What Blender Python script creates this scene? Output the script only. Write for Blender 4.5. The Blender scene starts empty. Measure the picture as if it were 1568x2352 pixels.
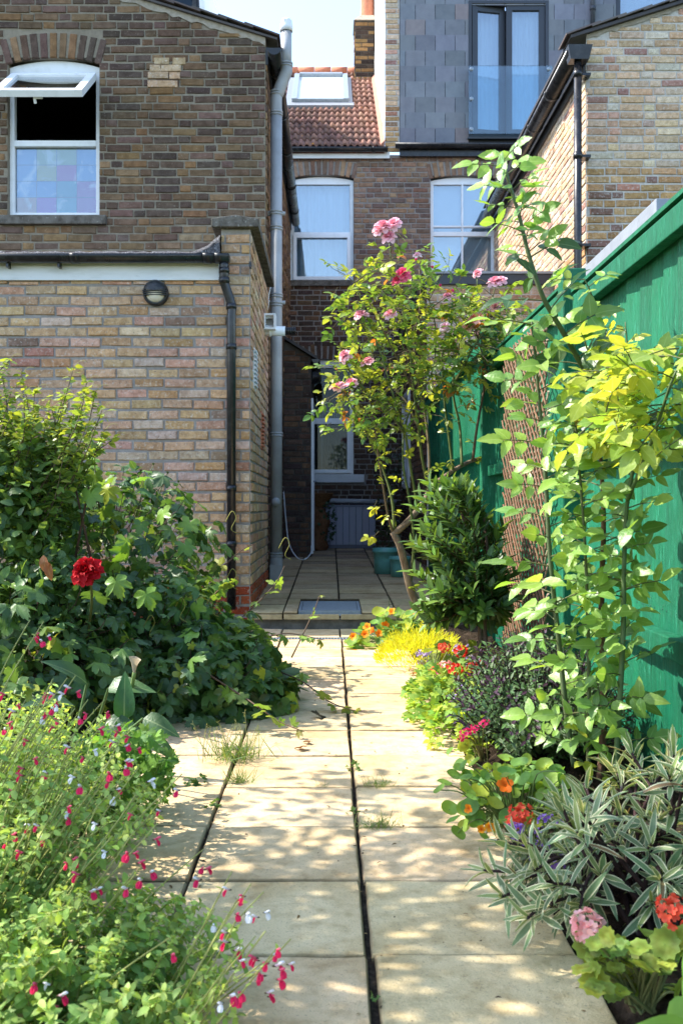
import bpy, bmesh, math, random
import numpy as np
from mathutils import Vector, Matrix

S = bpy.context.scene
COL = S.collection
R = math.radians

# ------------------------------------------------------------------ camera
CAM_H = 0.86
cam_d = bpy.data.cameras.new('camera')
cam = bpy.data.objects.new('camera', cam_d)
COL.objects.link(cam)
cam.location = (0, 0, CAM_H)
cam.rotation_euler = (R(90), 0, 0)
cam_d.sensor_fit = 'VERTICAL'
cam_d.sensor_height = 36.0
cam_d.sensor_width = 24.0
cam_d.lens = 36.0
cam_d.shift_x = 0.0102
cam_d.shift_y = -0.004
cam_d.clip_start = 0.05
cam_d.clip_end = 2000
cam_d.dof.use_dof = True
cam_d.dof.focus_distance = 4.6
cam_d.dof.aperture_fstop = 10
S.camera = cam

# ------------------------------------------------------------------ sky and sun
SUN_EL = R(48)
SUN_AZ = R(9)            # the sun stands to the left (-X), a little beyond the facades (+Y)
sun_dir = Vector((-math.cos(SUN_AZ) * math.cos(SUN_EL), math.sin(SUN_AZ) * math.cos(SUN_EL), math.sin(SUN_EL)))
world = bpy.data.worlds.new('World')
S.world = world
world.use_nodes = True
wn = world.node_tree
sky = wn.nodes.new('ShaderNodeTexSky')
sky.sky_type = 'NISHITA'
sky.sun_disc = False
sky.sun_elevation = SUN_EL
sky.sun_rotation = math.atan2(sun_dir.x, sun_dir.y)
sky.altitude = 0
sky.air_density = 1.0
sky.dust_density = 0.9
sky.ozone_density = 1.3
wn.links.new(sky.outputs[0], wn.nodes['Background'].inputs[0])
wn.nodes['Background'].inputs[1].default_value = 0.14
sun_l = bpy.data.lights.new('sun', 'SUN')
sun_l.energy = 2.75
sun_l.angle = R(0.53)
sun_l.color = (1.0, 0.95, 0.86)
sun = bpy.data.objects.new('sun', sun_l)
COL.objects.link(sun)
sun.rotation_euler = (-sun_dir).to_track_quat('-Z', 'Y').to_euler()
sun.location = (-20, 5, 20)

vs = S.view_settings
S.display_settings.display_device = 'sRGB'
vs.view_transform = 'Standard'
vs.look = 'None'
vs.exposure = 2.05
vs.gamma = 1.0
vs.use_curve_mapping = False
S.render.engine = 'CYCLES'
S.cycles.use_denoising = True
try:
    S.cycles.denoiser = 'OPENIMAGEDENOISE'
except Exception:
    pass
S.cycles.max_bounces = 8
S.cycles.diffuse_bounces = 4
S.cycles.glossy_bounces = 3
S.cycles.transmission_bounces = 4
S.cycles.transparent_max_bounces = 12
S.cycles.sample_clamp_indirect = 8

# ------------------------------------------------------------------ measuring helpers
F, CX, CY = 2352.0, 760.0, 1167.0


def W(x, y, Y):
    """a point of the photograph (on a 1568 x 2352 sheet) taken at its real distance Y"""
    return Vector(((x - CX) * Y / F, Y, CAM_H - (y - CY) * Y / F))


def XW(x, Y):
    return (x - CX) * Y / F


def ZW(y, Y):
    return CAM_H - (y - CY) * Y / F


def in_frame(p, m=20):
    if p[1] < 0.2:
        return False
    x = CX + p[0] * F / p[1]
    y = CY - (p[2] - CAM_H) * F / p[1]
    return -m < x < 1568 + m and -m < y < 2352 + m


def lin(r, g, b):
    f = lambda c: (c / 255 / 12.92) if c / 255 < 0.04045 else ((c / 255 + 0.055) / 1.055) ** 2.4
    return (f(r), f(g), f(b))


def jit(rng, c, a=0.15, h=0.05):
    k = 1 + rng.uniform(-a, a)
    return tuple(max(0.0, v * k * (1 + rng.uniform(-h, h))) for v in c)


def mixc(a, b, t):
    return tuple(x + (y - x) * t for x, y in zip(a, b))


# ------------------------------------------------------------------ object helpers
ORG = {}


def thing(name, label, cat, loc=(0, 0, 0), group=None):
    o = bpy.data.objects.new(name, None)
    o.empty_display_size = 0.1
    COL.objects.link(o)
    o.location = loc
    ORG[o.name] = Vector(loc)
    o['label'] = label
    o['category'] = cat
    if group:
        o['group'] = group
    return o


def tag(o, label, cat, group=None):
    o['label'] = label
    o['category'] = cat
    if group:
        o['group'] = group
    return o


def org(o):
    return ORG.get(o.name, Vector((0, 0, 0))) if o is not None else Vector((0, 0, 0))


def put(name, me, parent=None, at=(0, 0, 0), color=None, kind=None, rot=None, matrix=None):
    """link a mesh whose coordinates are world coordinates relative to AT"""
    o = bpy.data.objects.new(name, me)
    COL.objects.link(o)
    at = Vector(at)
    if parent is not None:
        o.parent = parent
    po = org(parent)
    if matrix is not None:
        m = matrix.copy()
        m.translation = m.translation - po
        o.matrix_local = m
        ORG[o.name] = matrix.translation.copy()
    else:
        o.location = at - po
        if rot is not None:
            o.rotation_euler = rot
        ORG[o.name] = at
    if color is not None:
        o.color = (color[0], color[1], color[2], 1)
    if kind:
        o['kind'] = kind
    return o


class Tpl:
    """a small piece of geometry that is repeated: flat arrays"""
    def __init__(s, V, faces, uv=None, col=None):
        s.V = np.array(V, dtype=np.float64)
        s.loops = np.array([i for f in faces for i in f], dtype=np.int32)
        s.sizes = np.array([len(f) for f in faces], dtype=np.int32)
        n = len(s.V)
        s.uv = np.array(uv, dtype=np.float32) if uv is not None else np.zeros((n, 2), np.float32)
        s.col = np.array(col, dtype=np.float32) if col is not None else np.ones((n, 3), np.float32)
        s.mesh = {}

    def get(s, name, mat, smooth=True):
        k = (name, mat.name)
        if k not in s.mesh:
            s.mesh[k] = raw_mesh(name, s.V, s.loops, s.sizes, s.uv, s.col, mat, smooth)
        return s.mesh[k]


def raw_mesh(name, V, loops, sizes, uv, col, mat, smooth=True):
    me = bpy.data.meshes.new(name)
    n, nl, nf = len(V), len(loops), len(sizes)
    me.vertices.add(n)
    me.vertices.foreach_set('co', np.asarray(V, np.float32).ravel())
    me.loops.add(nl)
    me.loops.foreach_set('vertex_index', np.asarray(loops, np.int32))
    me.polygons.add(nf)
    st = np.zeros(nf, np.int32)
    st[1:] = np.cumsum(sizes)[:-1]
    me.polygons.foreach_set('loop_start', st)
    me.polygons.foreach_set('use_smooth', np.full(nf, smooth, dtype=bool))
    me.update(calc_edges=True)
    a = me.attributes.new('col', 'FLOAT_COLOR', 'POINT')
    c4 = np.ones((n, 4), np.float32)
    c4[:, :3] = col
    a.data.foreach_set('color', c4.ravel())
    b = me.attributes.new('luv', 'FLOAT2', 'POINT')
    b.data.foreach_set('vector', np.asarray(uv, np.float32).ravel())
    me.materials.append(mat)
    return me


def merged(name, items, mat, parent, kind='stuff', smooth=True):
    """items: (tpl, 4x4 Matrix or ndarray, colour) -> ONE mesh object"""
    if not items:
        return None
    groups = {}
    for t, m, c in items:
        groups.setdefault(id(t), (t, [], []))
        groups[id(t)][1].append(np.array(m, dtype=np.float64))
        groups[id(t)][2].append(c[:3])
    Vs, Ls, Ss, Us, Cs = [], [], [], [], []
    base = 0
    for t, ms, cs in groups.values():
        ms = np.array(ms)
        cs = np.array(cs, np.float32)
        n, k = len(ms), len(t.V)
        v = np.einsum('nij,kj->nki', ms[:, :3, :3], t.V) + ms[:, None, :3, 3]
        Vs.append(v.reshape(-1, 3))
        Ls.append((t.loops[None, :] + (np.arange(n) * k)[:, None] + base).ravel())
        Ss.append(np.tile(t.sizes, n))
        Us.append(np.tile(t.uv, (n, 1)))
        Cs.append((t.col[None] * cs[:, None, :]).reshape(-1, 3))
        base += n * k
    o_ = org(parent)
    V = np.concatenate(Vs) - np.array(o_)
    me = raw_mesh(name, V, np.concatenate(Ls), np.concatenate(Ss), np.concatenate(Us), np.concatenate(Cs), mat, smooth)
    o = put(name, me, parent, o_)
    if kind:
        o['kind'] = kind
    return o


class MB:
    """collects hard shapes, then links them as one mesh"""
    def __init__(s):
        s.v, s.f, s.sm, s.mi = [], [], [], []
        s.cur = 0

    def add(s, V, Fs, smooth=False):
        b = len(s.v)
        s.v += [tuple(p) for p in V]
        for f in Fs:
            s.f.append([i + b for i in f])
            s.sm.append(smooth)
            s.mi.append(s.cur)

    def hexa(s, p):
        s.add(p, [(3, 2, 1, 0), (4, 5, 6, 7), (0, 1, 5, 4), (1, 2, 6, 5), (2, 3, 7, 6), (3, 0, 4, 7)])

    def box(s, x0, x1, y0, y1, z0, z1):
        s.hexa([(x0, y0, z0), (x1, y0, z0), (x1, y1, z0), (x0, y1, z0), (x0, y0, z1), (x1, y0, z1), (x1, y1, z1), (x0, y1, z1)])

    def quad(s, *p):
        s.add(p, [tuple(range(len(p)))])

    def frame(s, x0, x1, z0, z1, y0, y1, t, tb=None, tt=None):
        tb = t if tb is None else tb
        tt = t if tt is None else tt
        s.box(x0, x0 + t, y0, y1, z0, z1)
        s.box(x1 - t, x1, y0, y1, z0, z1)
        s.box(x0 + t, x1 - t, y0, y1, z0, z0 + tb)
        s.box(x0 + t, x1 - t, y0, y1, z1 - tt, z1)

    def tube(s, pts, r, n=10, cap=True, squash=None):
        pts = [Vector(p) for p in pts]
        m = len(pts)
        rr = r if isinstance(r, (list, tuple)) else [r] * m
        b = len(s.v)
        up = None
        for i, p in enumerate(pts):
            d = (pts[min(i + 1, m - 1)] - pts[max(i - 1, 0)])
            d = d.normalized() if d.length > 1e-9 else Vector((0, 0, 1))
            if up is None:
                up = Vector((0, 0, 1)) if abs(d.z) < 0.9 else Vector((0, 1, 0))
            a = d.cross(up)
            if a.length < 1e-6:
                a = d.orthogonal()
            a.normalize()
            c = a.cross(d).normalized()
            up = c
            for k in range(n):
                t = 2 * math.pi * k / n
                s.v.append(tuple(p + (a * math.cos(t) + c * math.sin(t)) * rr[i]))
        for i in range(m - 1):
            for k in range(n):
                k2 = (k + 1) % n
                s.f.append([b + i * n + k, b + i * n + k2, b + (i + 1) * n + k2, b + (i + 1) * n + k])
                s.sm.append(True)
                s.mi.append(s.cur)
        if cap:
            s.f.append([b + k for k in reversed(range(n))]); s.sm.append(False); s.mi.append(s.cur)
            s.f.append([b + (m - 1) * n + k for k in range(n)]); s.sm.append(False); s.mi.append(s.cur)

    def lathe(s, prof, c, n=20, axis='Z', smooth=True, arc=None):
        """prof: (radius, height) along AXIS from C"""
        c = Vector(c)
        b = len(s.v)
        a0, a1 = arc or (0, 2 * math.pi)
        nn = n if arc is None else n + 1
        for (r, h) in prof:
            for k in range(nn):
                t = a0 + (a1 - a0) * k / n
                x, y = r * math.cos(t), r * math.sin(t)
                p = {'Z': (x, y, h), 'Y': (x, h, y), 'X': (h, x, y)}[axis]
                s.v.append(tuple(c + Vector(p)))
        for i in range(len(prof) - 1):
            for k in range(n):
                k2 = (k + 1) % nn
                s.f.append([b + i * nn + k, b + i * nn + k2, b + (i + 1) * nn + k2, b + (i + 1) * nn + k])
                s.sm.append(smooth)
                s.mi.append(s.cur)

    def halfpipe(s, p0, p1, r, th=0.004, n=10):
        """open half-round gutter from p0 to p1 (hollow side up)"""
        p0, p1 = Vector(p0), Vector(p1)
        d = (p1 - p0).normalized()
        a = d.cross(Vector((0, 0, 1))).normalized()
        b = len(s.v)
        for p in (p0, p1):
            for rad in (r, r - th):
                for k in range(n + 1):
                    t = math.pi * k / n
                    s.v.append(tuple(p + a * math.cos(t) * rad + Vector((0, 0, -1)) * math.sin(t) * rad))
        m = n + 1
        for k in range(n):
            for (i, j) in ((0, 2), (1, 3)):
                s.f.append([b + i * m + k, b + i * m + k + 1, b + j * m + k + 1, b + j * m + k]); s.sm.append(True); s.mi.append(s.cur)
        for k in (0, n):
            s.f.append([b + k, b + m + k, b + 3 * m + k, b + 2 * m + k]); s.sm.append(False); s.mi.append(s.cur)
        for (q, z) in ((0, 1), (2, 3)):
            s.f.append([b + q * m + k for k in range(m)]); s.sm.append(False); s.mi.append(s.cur)

    def build(s, name, mat, parent=None, color=None, kind=None, bev=0, at=None, merge=False):
        o_ = org(parent) if at is None else Vector(at)
        me = bpy.data.meshes.new(name)
        me.from_pydata([tuple(Vector(p) - o_) for p in s.v], [], s.f)
        me.polygons.foreach_set('use_smooth', s.sm)
        mats = mat if isinstance(mat, (list, tuple)) else [mat]
        for m in mats:
            me.materials.append(m)
        if len(mats) > 1:
            me.polygons.foreach_set('material_index', s.mi)
        if bev:
            bm = bmesh.new()
            bm.from_mesh(me)
            bmesh.ops.bevel(bm, geom=[e for e in bm.edges if e.is_manifold and e.calc_face_angle(0) > 0.6], offset=bev, segments=2, affect='EDGES', profile=0.6)
            bm.to_mesh(me)
            bm.free()
        bm = bmesh.new()
        bm.from_mesh(me)
        bmesh.ops.recalc_face_normals(bm, faces=bm.faces)
        bm.to_mesh(me)
        bm.free()
        a = me.attributes.new('col', 'FLOAT_COLOR', 'POINT')
        a.data.foreach_set('color', np.ones(len(me.vertices) * 4, np.float32))
        return put(name, me, parent, o_, color, kind)


def smooth(pts, per=4):
    """Catmull-Rom through the points"""
    p = [Vector(q) for q in pts]
    if len(p) < 3:
        return [p[0].lerp(p[-1], i / per) for i in range(per + 1)]
    out = []
    for i in range(len(p) - 1):
        p0, p1, p2, p3 = p[max(i - 1, 0)], p[i], p[i + 1], p[min(i + 2, len(p) - 1)]
        for k in range(per):
            t = k / per
            out.append(0.5 * ((2 * p1) + (p2 - p0) * t + (2 * p0 - 5 * p1 + 4 * p2 - p3) * t * t + (3 * p1 - p0 - 3 * p2 + p3) * t ** 3))
    out.append(p[-1])
    return out


def taper(n, a, b):
    return [a + (b - a) * i / max(n - 1, 1) for i in range(n)]


# ------------------------------------------------------------------ materials
def nd(nt, t, ins=None, **props):
    n = nt.nodes.new(t)
    for k, v in props.items():
        setattr(n, k, v)
    for k, v in (ins or {}).items():
        if isinstance(v, bpy.types.NodeSocket):
            nt.links.new(v, n.inputs[k])
        else:
            n.inputs[k].default_value = v
    return n


def c4(c):
    return (c[0], c[1], c[2], 1)


def mixn(nt, mode, fac, a, b):
    n = nd(nt, 'ShaderNodeMix', data_type='RGBA', blend_type=mode)
    for i, v in ((0, fac), (6, a), (7, b)):
        if isinstance(v, bpy.types.NodeSocket):
            nt.links.new(v, n.inputs[i])
        else:
            n.inputs[i].default_value = c4(v) if isinstance(v, (tuple, list)) else v
    return n.outputs[2]


def ramp(nt, fac, stops):
    n = nd(nt, 'ShaderNodeValToRGB', {'Fac': fac})
    e = n.color_ramp.elements
    while len(e) < len(stops):
        e.new(0.5)
    for el, (p, c) in zip(e, stops):
        el.position = p
        el.color = c4(c) if isinstance(c, (tuple, list)) else (c, c, c, 1)
    return n.outputs['Color']


def start(name):
    m = bpy.data.materials.new(name)
    m.use_nodes = True
    nt = m.node_tree
    nt.nodes.clear()
    out = nd(nt, 'ShaderNodeOutputMaterial')
    return m, nt, out


def pos_socket(nt, scale=(1, 1, 1), obj=False):
    if obj:
        src = nd(nt, 'ShaderNodeTexCoord').outputs['Object']
    else:
        src = nd(nt, 'ShaderNodeNewGeometry').outputs['Position']
    return nd(nt, 'ShaderNodeMapping', {'Vector': src, 'Scale': scale}).outputs[0]


def tint_socket(nt):
    a = nd(nt, 'ShaderNodeAttribute', attribute_name='col').outputs['Color']
    o = nd(nt, 'ShaderNodeObjectInfo').outputs['Color']
    return mixn(nt, 'MULTIPLY', 1.0, o, a)


def surf(name, color=(0.5, 0.5, 0.5), tint=False, rough=0.7, spec=0.3, metal=0.0, layers=(), bump=(), stretch=(1, 1, 1), coat=0.0, rough_var=0.0):
    """layers: (noise scale, detail, lo, hi, colour or None, amount, mode) ; bump: (scale, strength, distance)"""
    m, nt, out = start(name)
    p = pos_socket(nt, stretch)
    c = tint_socket(nt) if tint else None
    if c is None:
        rgb = nd(nt, 'ShaderNodeRGB')
        rgb.outputs[0].default_value = c4(color)
        c = rgb.outputs[0]
    for (sc, det, lo, hi, lc, amt, mode) in layers:
        nz = nd(nt, 'ShaderNodeTexNoise', {'Vector': p, 'Scale': sc, 'Detail': det, 'Roughness': 0.6})
        f = ramp(nt, nz.outputs[0], [(lo, 0.0), (hi, 1.0)])
        f2 = nd(nt, 'ShaderNodeMath', {0: f, 1: amt}, operation='MULTIPLY').outputs[0]
        c = mixn(nt, mode, f2, c, lc)
    b = nd(nt, 'ShaderNodeBsdfPrincipled', {'Base Color': c, 'Roughness': rough, 'Specular IOR Level': spec, 'Metallic': metal, 'Coat Weight': coat})
    if rough_var:
        nz = nd(nt, 'ShaderNodeTexNoise', {'Vector': p, 'Scale': 9.0, 'Detail': 5.0})
        rr = nd(nt, 'ShaderNodeMapRange', {'Value': nz.outputs[0], 'From Min': 0.3, 'From Max': 0.7, 'To Min': max(rough - rough_var, 0.02), 'To Max': min(rough + rough_var, 1)})
        nt.links.new(rr.outputs[0], b.inputs['Roughness'])
    prev = None
    for (sc, st, dist) in bump:
        nz = nd(nt, 'ShaderNodeTexNoise', {'Vector': p, 'Scale': sc, 'Detail': 6.0, 'Roughness': 0.65})
        ins = {'Height': nz.outputs[0], 'Strength': st, 'Distance': dist}
        if prev is not None:
            ins['Normal'] = prev
        prev = nd(nt, 'ShaderNodeBump', ins).outputs[0]
    if prev is not None:
        nt.links.new(prev, b.inputs['Normal'])
    nt.links.new(b.outputs[0], out.inputs[0])
    return m


def leaf_mat(name, trans=0.38, rough=0.45, spec=0.35, vein=0.25, edge=None, back=(1.7, 1.5, 0.7), mott=0.3, spots=0.0):
    m, nt, out = start(name)
    p = pos_socket(nt)
    c = tint_socket(nt)
    uv = nd(nt, 'ShaderNodeAttribute', attribute_name='luv').outputs['Vector']
    sx = nd(nt, 'ShaderNodeSeparateXYZ', {0: uv})
    ay = nd(nt, 'ShaderNodeMath', {0: sx.outputs[1]}, operation='ABSOLUTE').outputs[0]
    if mott:
        nz = nd(nt, 'ShaderNodeTexNoise', {'Vector': p, 'Scale': 45.0, 'Detail': 4.0})
        f = ramp(nt, nz.outputs[0], [(0.35, 0.0), (0.65, 1.0)])
        f2 = nd(nt, 'ShaderNodeMath', {0: f, 1: mott}, operation='MULTIPLY').outputs[0]
        c = mixn(nt, 'MULTIPLY', f2, c, (0.62, 0.66, 0.6))
    if edge is not None:
        nz = nd(nt, 'ShaderNodeTexNoise', {'Vector': p, 'Scale': 60.0, 'Detail': 3.0})
        e = nd(nt, 'ShaderNodeMath', {0: nz.outputs[0], 1: 0.3, 2: 0.0}, operation='MULTIPLY_ADD').outputs[0]
        s2 = nd(nt, 'ShaderNodeMath', {0: ay, 1: e}, operation='ADD').outputs[0]
        f = ramp(nt, s2, [(0.78, 0.0), (0.88, 1.0)])
        c = mixn(nt, 'MIX', f, c, edge)
    if vein:
        f = ramp(nt, ay, [(0.03, 1.0), (0.10, 0.0)])
        f2 = nd(nt, 'ShaderNodeMath', {0: f, 1: vein}, operation='MULTIPLY').outputs[0]
        c = mixn(nt, 'SCREEN', f2, c, (0.35, 0.4, 0.2))
    if spots:
        nz = nd(nt, 'ShaderNodeTexNoise', {'Vector': p, 'Scale': 90.0, 'Detail': 2.0})
        f = ramp(nt, nz.outputs[0], [(0.66, 0.0), (0.72, 1.0)])
        f2 = nd(nt, 'ShaderNodeMath', {0: f, 1: spots}, operation='MULTIPLY').outputs[0]
        c = mixn(nt, 'MIX', f2, c, (0.09, 0.05, 0.02))
    wv = nd(nt, 'ShaderNodeTexNoise', {'Vector': p, 'Scale': 120.0, 'Detail': 3.0})
    bm = nd(nt, 'ShaderNodeBump', {'Height': wv.outputs[0], 'Strength': 0.35, 'Distance': 0.004}).outputs[0]
    b = nd(nt, 'ShaderNodeBsdfPrincipled', {'Base Color': c, 'Roughness': rough, 'Specular IOR Level': spec, 'Normal': bm})
    tc = mixn(nt, 'MULTIPLY', 1.0, c, back)
    t = nd(nt, 'ShaderNodeBsdfTranslucent', {'Color': tc})
    mx = nd(nt, 'ShaderNodeMixShader', {0: trans, 1: b.outputs[0], 2: t.outputs[0]})
    nt.links.new(mx.outputs[0], out.inputs[0])
    return m


def glass_mat(name, refl=0.3, tintc=(0.85, 0.92, 0.95), rough=0.01):
    m, nt, out = start(name)
    g = nd(nt, 'ShaderNodeBsdfGlossy', {'Color': (0.95, 0.97, 1, 1), 'Roughness': rough})
    t = nd(nt, 'ShaderNodeBsdfTransparent', {'Color': c4(tintc)})
    lw = nd(nt, 'ShaderNodeFresnel', {'IOR': 1.5})
    f = nd(nt, 'ShaderNodeMath', {0: lw.outputs[0], 1: refl}, operation='ADD', use_clamp=True)
    mx = nd(nt, 'ShaderNodeMixShader', {0: f.outputs[0], 1: t.outputs[0], 2: g.outputs[0]})
    nt.links.new(mx.outputs[0], out.inputs[0])
    return m


DK = (0.25, 0.23, 0.2)
m_brick = surf('brick', tint=True, rough=0.9, spec=0.15,
               layers=[(22, 6, .38, .66, (.58, .52, .46), .75, 'MULTIPLY'), (95, 4, .60, .68, (.13, .10, .085), .8, 'MIX'), (48, 4, .55, .70, (.72, .68, .6), .45, 'MIX'), (1.3, 4, .45, .7, (.82, .8, .78), .5, 'MULTIPLY')],
               bump=[(50, .8, .01), (200, .5, .003)])
m_brick_sooty = surf('brick_sooty', tint=True, rough=0.92, spec=0.12,
                     layers=[(16, 6, .38, .66, (.42, .38, .36), .6, 'MULTIPLY'), (75, 4, .6, .72, (.5, .42, .33), .35, 'MIX'), (130, 3, .62, .7, (.03, .028, .028), .6, 'MIX'), (1.1, 4, .45, .7, (.7, .66, .62), .5, 'MULTIPLY')],
                     bump=[(60, .6, .008), (220, .35, .002)])


def mortar(name, c):
    return surf(name, c, rough=0.95, spec=0.1, layers=[(30, 5, .4, .7, (.6, .57, .53), .6, 'MULTIPLY'), (2.2, 4, .45, .7, (.72, .7, .68), .6, 'MULTIPLY')], bump=[(90, .6, .006), (260, .4, .003)])


m_mortar_out = mortar('mortar_grey', lin(152, 146, 140))
m_mortar_old = mortar('mortar_buff', lin(142, 132, 116))
m_mortar_main = mortar('mortar_main', lin(146, 140, 134))
m_mortar_right = mortar('mortar_pale', lin(196, 190, 182))
m_mortar_dark = mortar('mortar_dark', lin(84, 78, 72))
m_stone = surf('weathered_stone', lin(112, 106, 98), rough=.95, spec=.1, layers=[(14, 6, .4, .65, (.3, .28, .26), .7, 'MULTIPLY'), (50, 4, .6, .72, (.6, .6, .55), .5, 'MIX')], bump=[(60, .7, .01), (200, .4, .003)])
m_felt = surf('roof_felt', lin(92, 90, 92), rough=.9, spec=.2, layers=[(40, 5, .4, .65, (.35, .34, .33), .8, 'MULTIPLY'), (120, 3, .55, .65, (.55, .55, .56), .5, 'MIX')], bump=[(70, 1.0, .02), (25, .7, .03)])
m_lead = surf('lead_sheet', lin(140, 145, 152), rough=.5, spec=.4, metal=.2, layers=[(12, 5, .4, .7, (.7, .7, .72), .5, 'MULTIPLY')], bump=[(30, .3, .01)])
m_black = surf('black_plastic', (0.012, 0.012, 0.014), rough=.32, spec=.45, layers=[(20, 4, .5, .75, (.06, .058, .055), .5, 'MIX')], rough_var=.1)
m_blackpaint = surf('black_painted_iron', (0.016, 0.017, 0.018), rough=.45, spec=.4, layers=[(35, 5, .5, .75, (.09, .085, .08), .5, 'MIX')], bump=[(80, .3, .003)])
m_grey = surf('grey_plastic', lin(158, 159, 160), rough=.42, spec=.4, layers=[(6, 6, .42, .7, (.62, .6, .56), .55, 'MULTIPLY'), (40, 4, .6, .75, (.3, .29, .27), .3, 'MIX')], rough_var=.12)
m_white = surf('white_upvc', (.78, .79, .8), rough=.35, spec=.4, layers=[(8, 5, .5, .75, (.78, .77, .74), .6, 'MULTIPLY')])
m_whitew = surf('white_painted_wood', (.66, .67, .67), rough=.55, spec=.3, layers=[(9, 6, .42, .7, (.72, .72, .68), .7, 'MULTIPLY'), (34, 4, .6, .74, (.42, .44, .4), .5, 'MIX')], stretch=(.35, 1, 1.6), bump=[(60, .3, .004)])
m_anth = surf('anthracite_frame', lin(52, 56, 64), rough=.4, spec=.4)
m_curtain = surf('curtain_white', (.52, .56, .63), rough=.9, spec=.1)
m_room = surf('room_dark', (.03, .03, .035), rough=.9, spec=.1)
m_roomcard = surf('room_wall', (.12, .11, .1), rough=.9, spec=.1)
m_glass = glass_mat('window_glass', .13)
m_glass2 = glass_mat('balcony_glass', .03, (.80, .90, .94))
m_glassd = glass_mat('dark_glass', -.025, (.6, .68, .72))
m_slate = surf('slate', tint=True, rough=.55, spec=.35, layers=[(9, 6, .4, .7, (.75, .76, .8), .6, 'MULTIPLY'), (40, 4, .6, .74, (1.3, 1.3, 1.3), .5, 'MULTIPLY')], bump=[(40, .3, .004)], rough_var=.1)
m_tile = surf('roof_tile', tint=True, rough=.85, spec=.2, layers=[(9, 5, .38, .64, (.42, .4, .42), .85, 'MULTIPLY'), (60, 4, .6, .72, (.55, .5, .42), .55, 'MIX'), (11, 2, .70, .74, (.62, .28, .03), .8, 'MIX')], bump=[(90, .5, .006)])
m_render = surf('whitewashed_render', (.74, .72, .67), rough=.9, spec=.1, layers=[(18, 5, .45, .7, (.8, .76, .68), .7, 'MULTIPLY')], bump=[(25, .5, .02)])
m_terra = surf('terracotta', lin(196, 128, 100), rough=.85, spec=.15, layers=[(20, 5, .4, .7, (.7, .65, .6), .6, 'MULTIPLY')])
m_cement = surf('cement', lin(164, 154, 140), rough=.95, spec=.1, layers=[(25, 5, .4, .7, (.6, .57, .54), .7, 'MULTIPLY')], bump=[(50, .6, .01)])
m_slab = surf('paving_slab', tint=True, rough=.88, spec=.18,
              layers=[(4, 6, .42, .66, (.74, .68, .58), .9, 'MULTIPLY'), (22, 6, .48, .72, (.62, .56, .46), .7, 'MULTIPLY'), (150, 3, .60, .70, (.2, .17, .12), .55, 'MIX'), (330, 2, .62, .7, (.12, .1, .08), .6, 'MIX')],
              bump=[(9, .35, .02), (60, .5, .006), (240, .5, .002)])
m_concrete = surf('concrete', lin(120, 116, 110), rough=.95, spec=.1, layers=[(10, 6, .4, .65, (.5, .48, .45), .8, 'MULTIPLY')], bump=[(60, .6, .008)])
m_joint = surf('joint_dirt', (.028, .022, .016), rough=1, spec=.05, layers=[(60, 5, .45, .7, (.09, .07, .05), .7, 'MIX')], bump=[(90, 1, .01)])
m_soil = surf('soil', (.045, .032, .022), rough=1, spec=.05, layers=[(30, 6, .45, .7, (.11, .08, .055), .8, 'MIX'), (120, 4, .5, .7, (.02, .014, .01), .8, 'MIX')], bump=[(40, 1, .03), (150, .8, .008)])
m_lawn = surf('garden_ground', (.05, .075, .025), rough=1, spec=.05, layers=[(8, 6, .4, .7, (.09, .08, .04), .8, 'MIX')], bump=[(60, 1, .03)])
m_green = surf('green_fence_paint', tint=True, rough=.55, spec=.3,
               layers=[(24, 6, .40, .66, (.50, .66, .62), .75, 'MULTIPLY'), (60, 5, .58, .70, (.06, .34, .22), .6, 'MIX'), (110, 4, .66, .71, (.015, .02, .015), .9, 'MIX'), (2.4, 5, .42, .66, (.66, .78, .80), .8, 'MULTIPLY')],
               bump=[(42, .9, .009), (150, .6, .004)], stretch=(1, 1.9, .22), rough_var=.15)
m_willow = surf('willow_rod', tint=True, rough=.75, spec=.2, layers=[(60, 4, .4, .7, (.55, .45, .38), .6, 'MULTIPLY')], bump=[(120, .4, .002)])
m_bark = surf('grey_brown_bark', tint=True, rough=.95, spec=.1, layers=[(30, 6, .4, .66, (.45, .4, .36), .8, 'MULTIPLY'), (90, 4, .6, .72, (.5, .46, .4), .4, 'MIX')], bump=[(60, 1, .006), (18, .6, .01)], stretch=(1, 1, .35))
m_stem = surf('green_stem', tint=True, rough=.6, spec=.3, layers=[(25, 4, .4, .7, (.7, .6, .5), .5, 'MULTIPLY')])
m_teal = surf('teal_glaze', lin(104, 166, 156), rough=.35, spec=.5, layers=[(14, 5, .45, .7, (.6, .62, .6), .6, 'MULTIPLY')])
m_panel = surf('grey_painted_boards', tint=True, rough=.6, spec=.25, layers=[(9, 5, .4, .7, (.75, .75, .75), .5, 'MULTIPLY')], stretch=(1, 1, .3))
m_wick = surf('wicker', lin(120, 84, 52), rough=.8, spec=.2, layers=[(60, 4, .4, .7, (.45, .4, .35), .8, 'MULTIPLY')], bump=[(80, .8, .008)])
m_steel = surf('galvanised_metal', lin(150, 160, 168), rough=.38, spec=.5, metal=.3, layers=[(30, 5, .4, .7, (.6, .6, .6), .6, 'MULTIPLY')], bump=[(120, .4, .003)])
m_frost = surf('frosted_glass', (.62, .58, .48), rough=.35, spec=.45)
m_film = None


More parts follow.
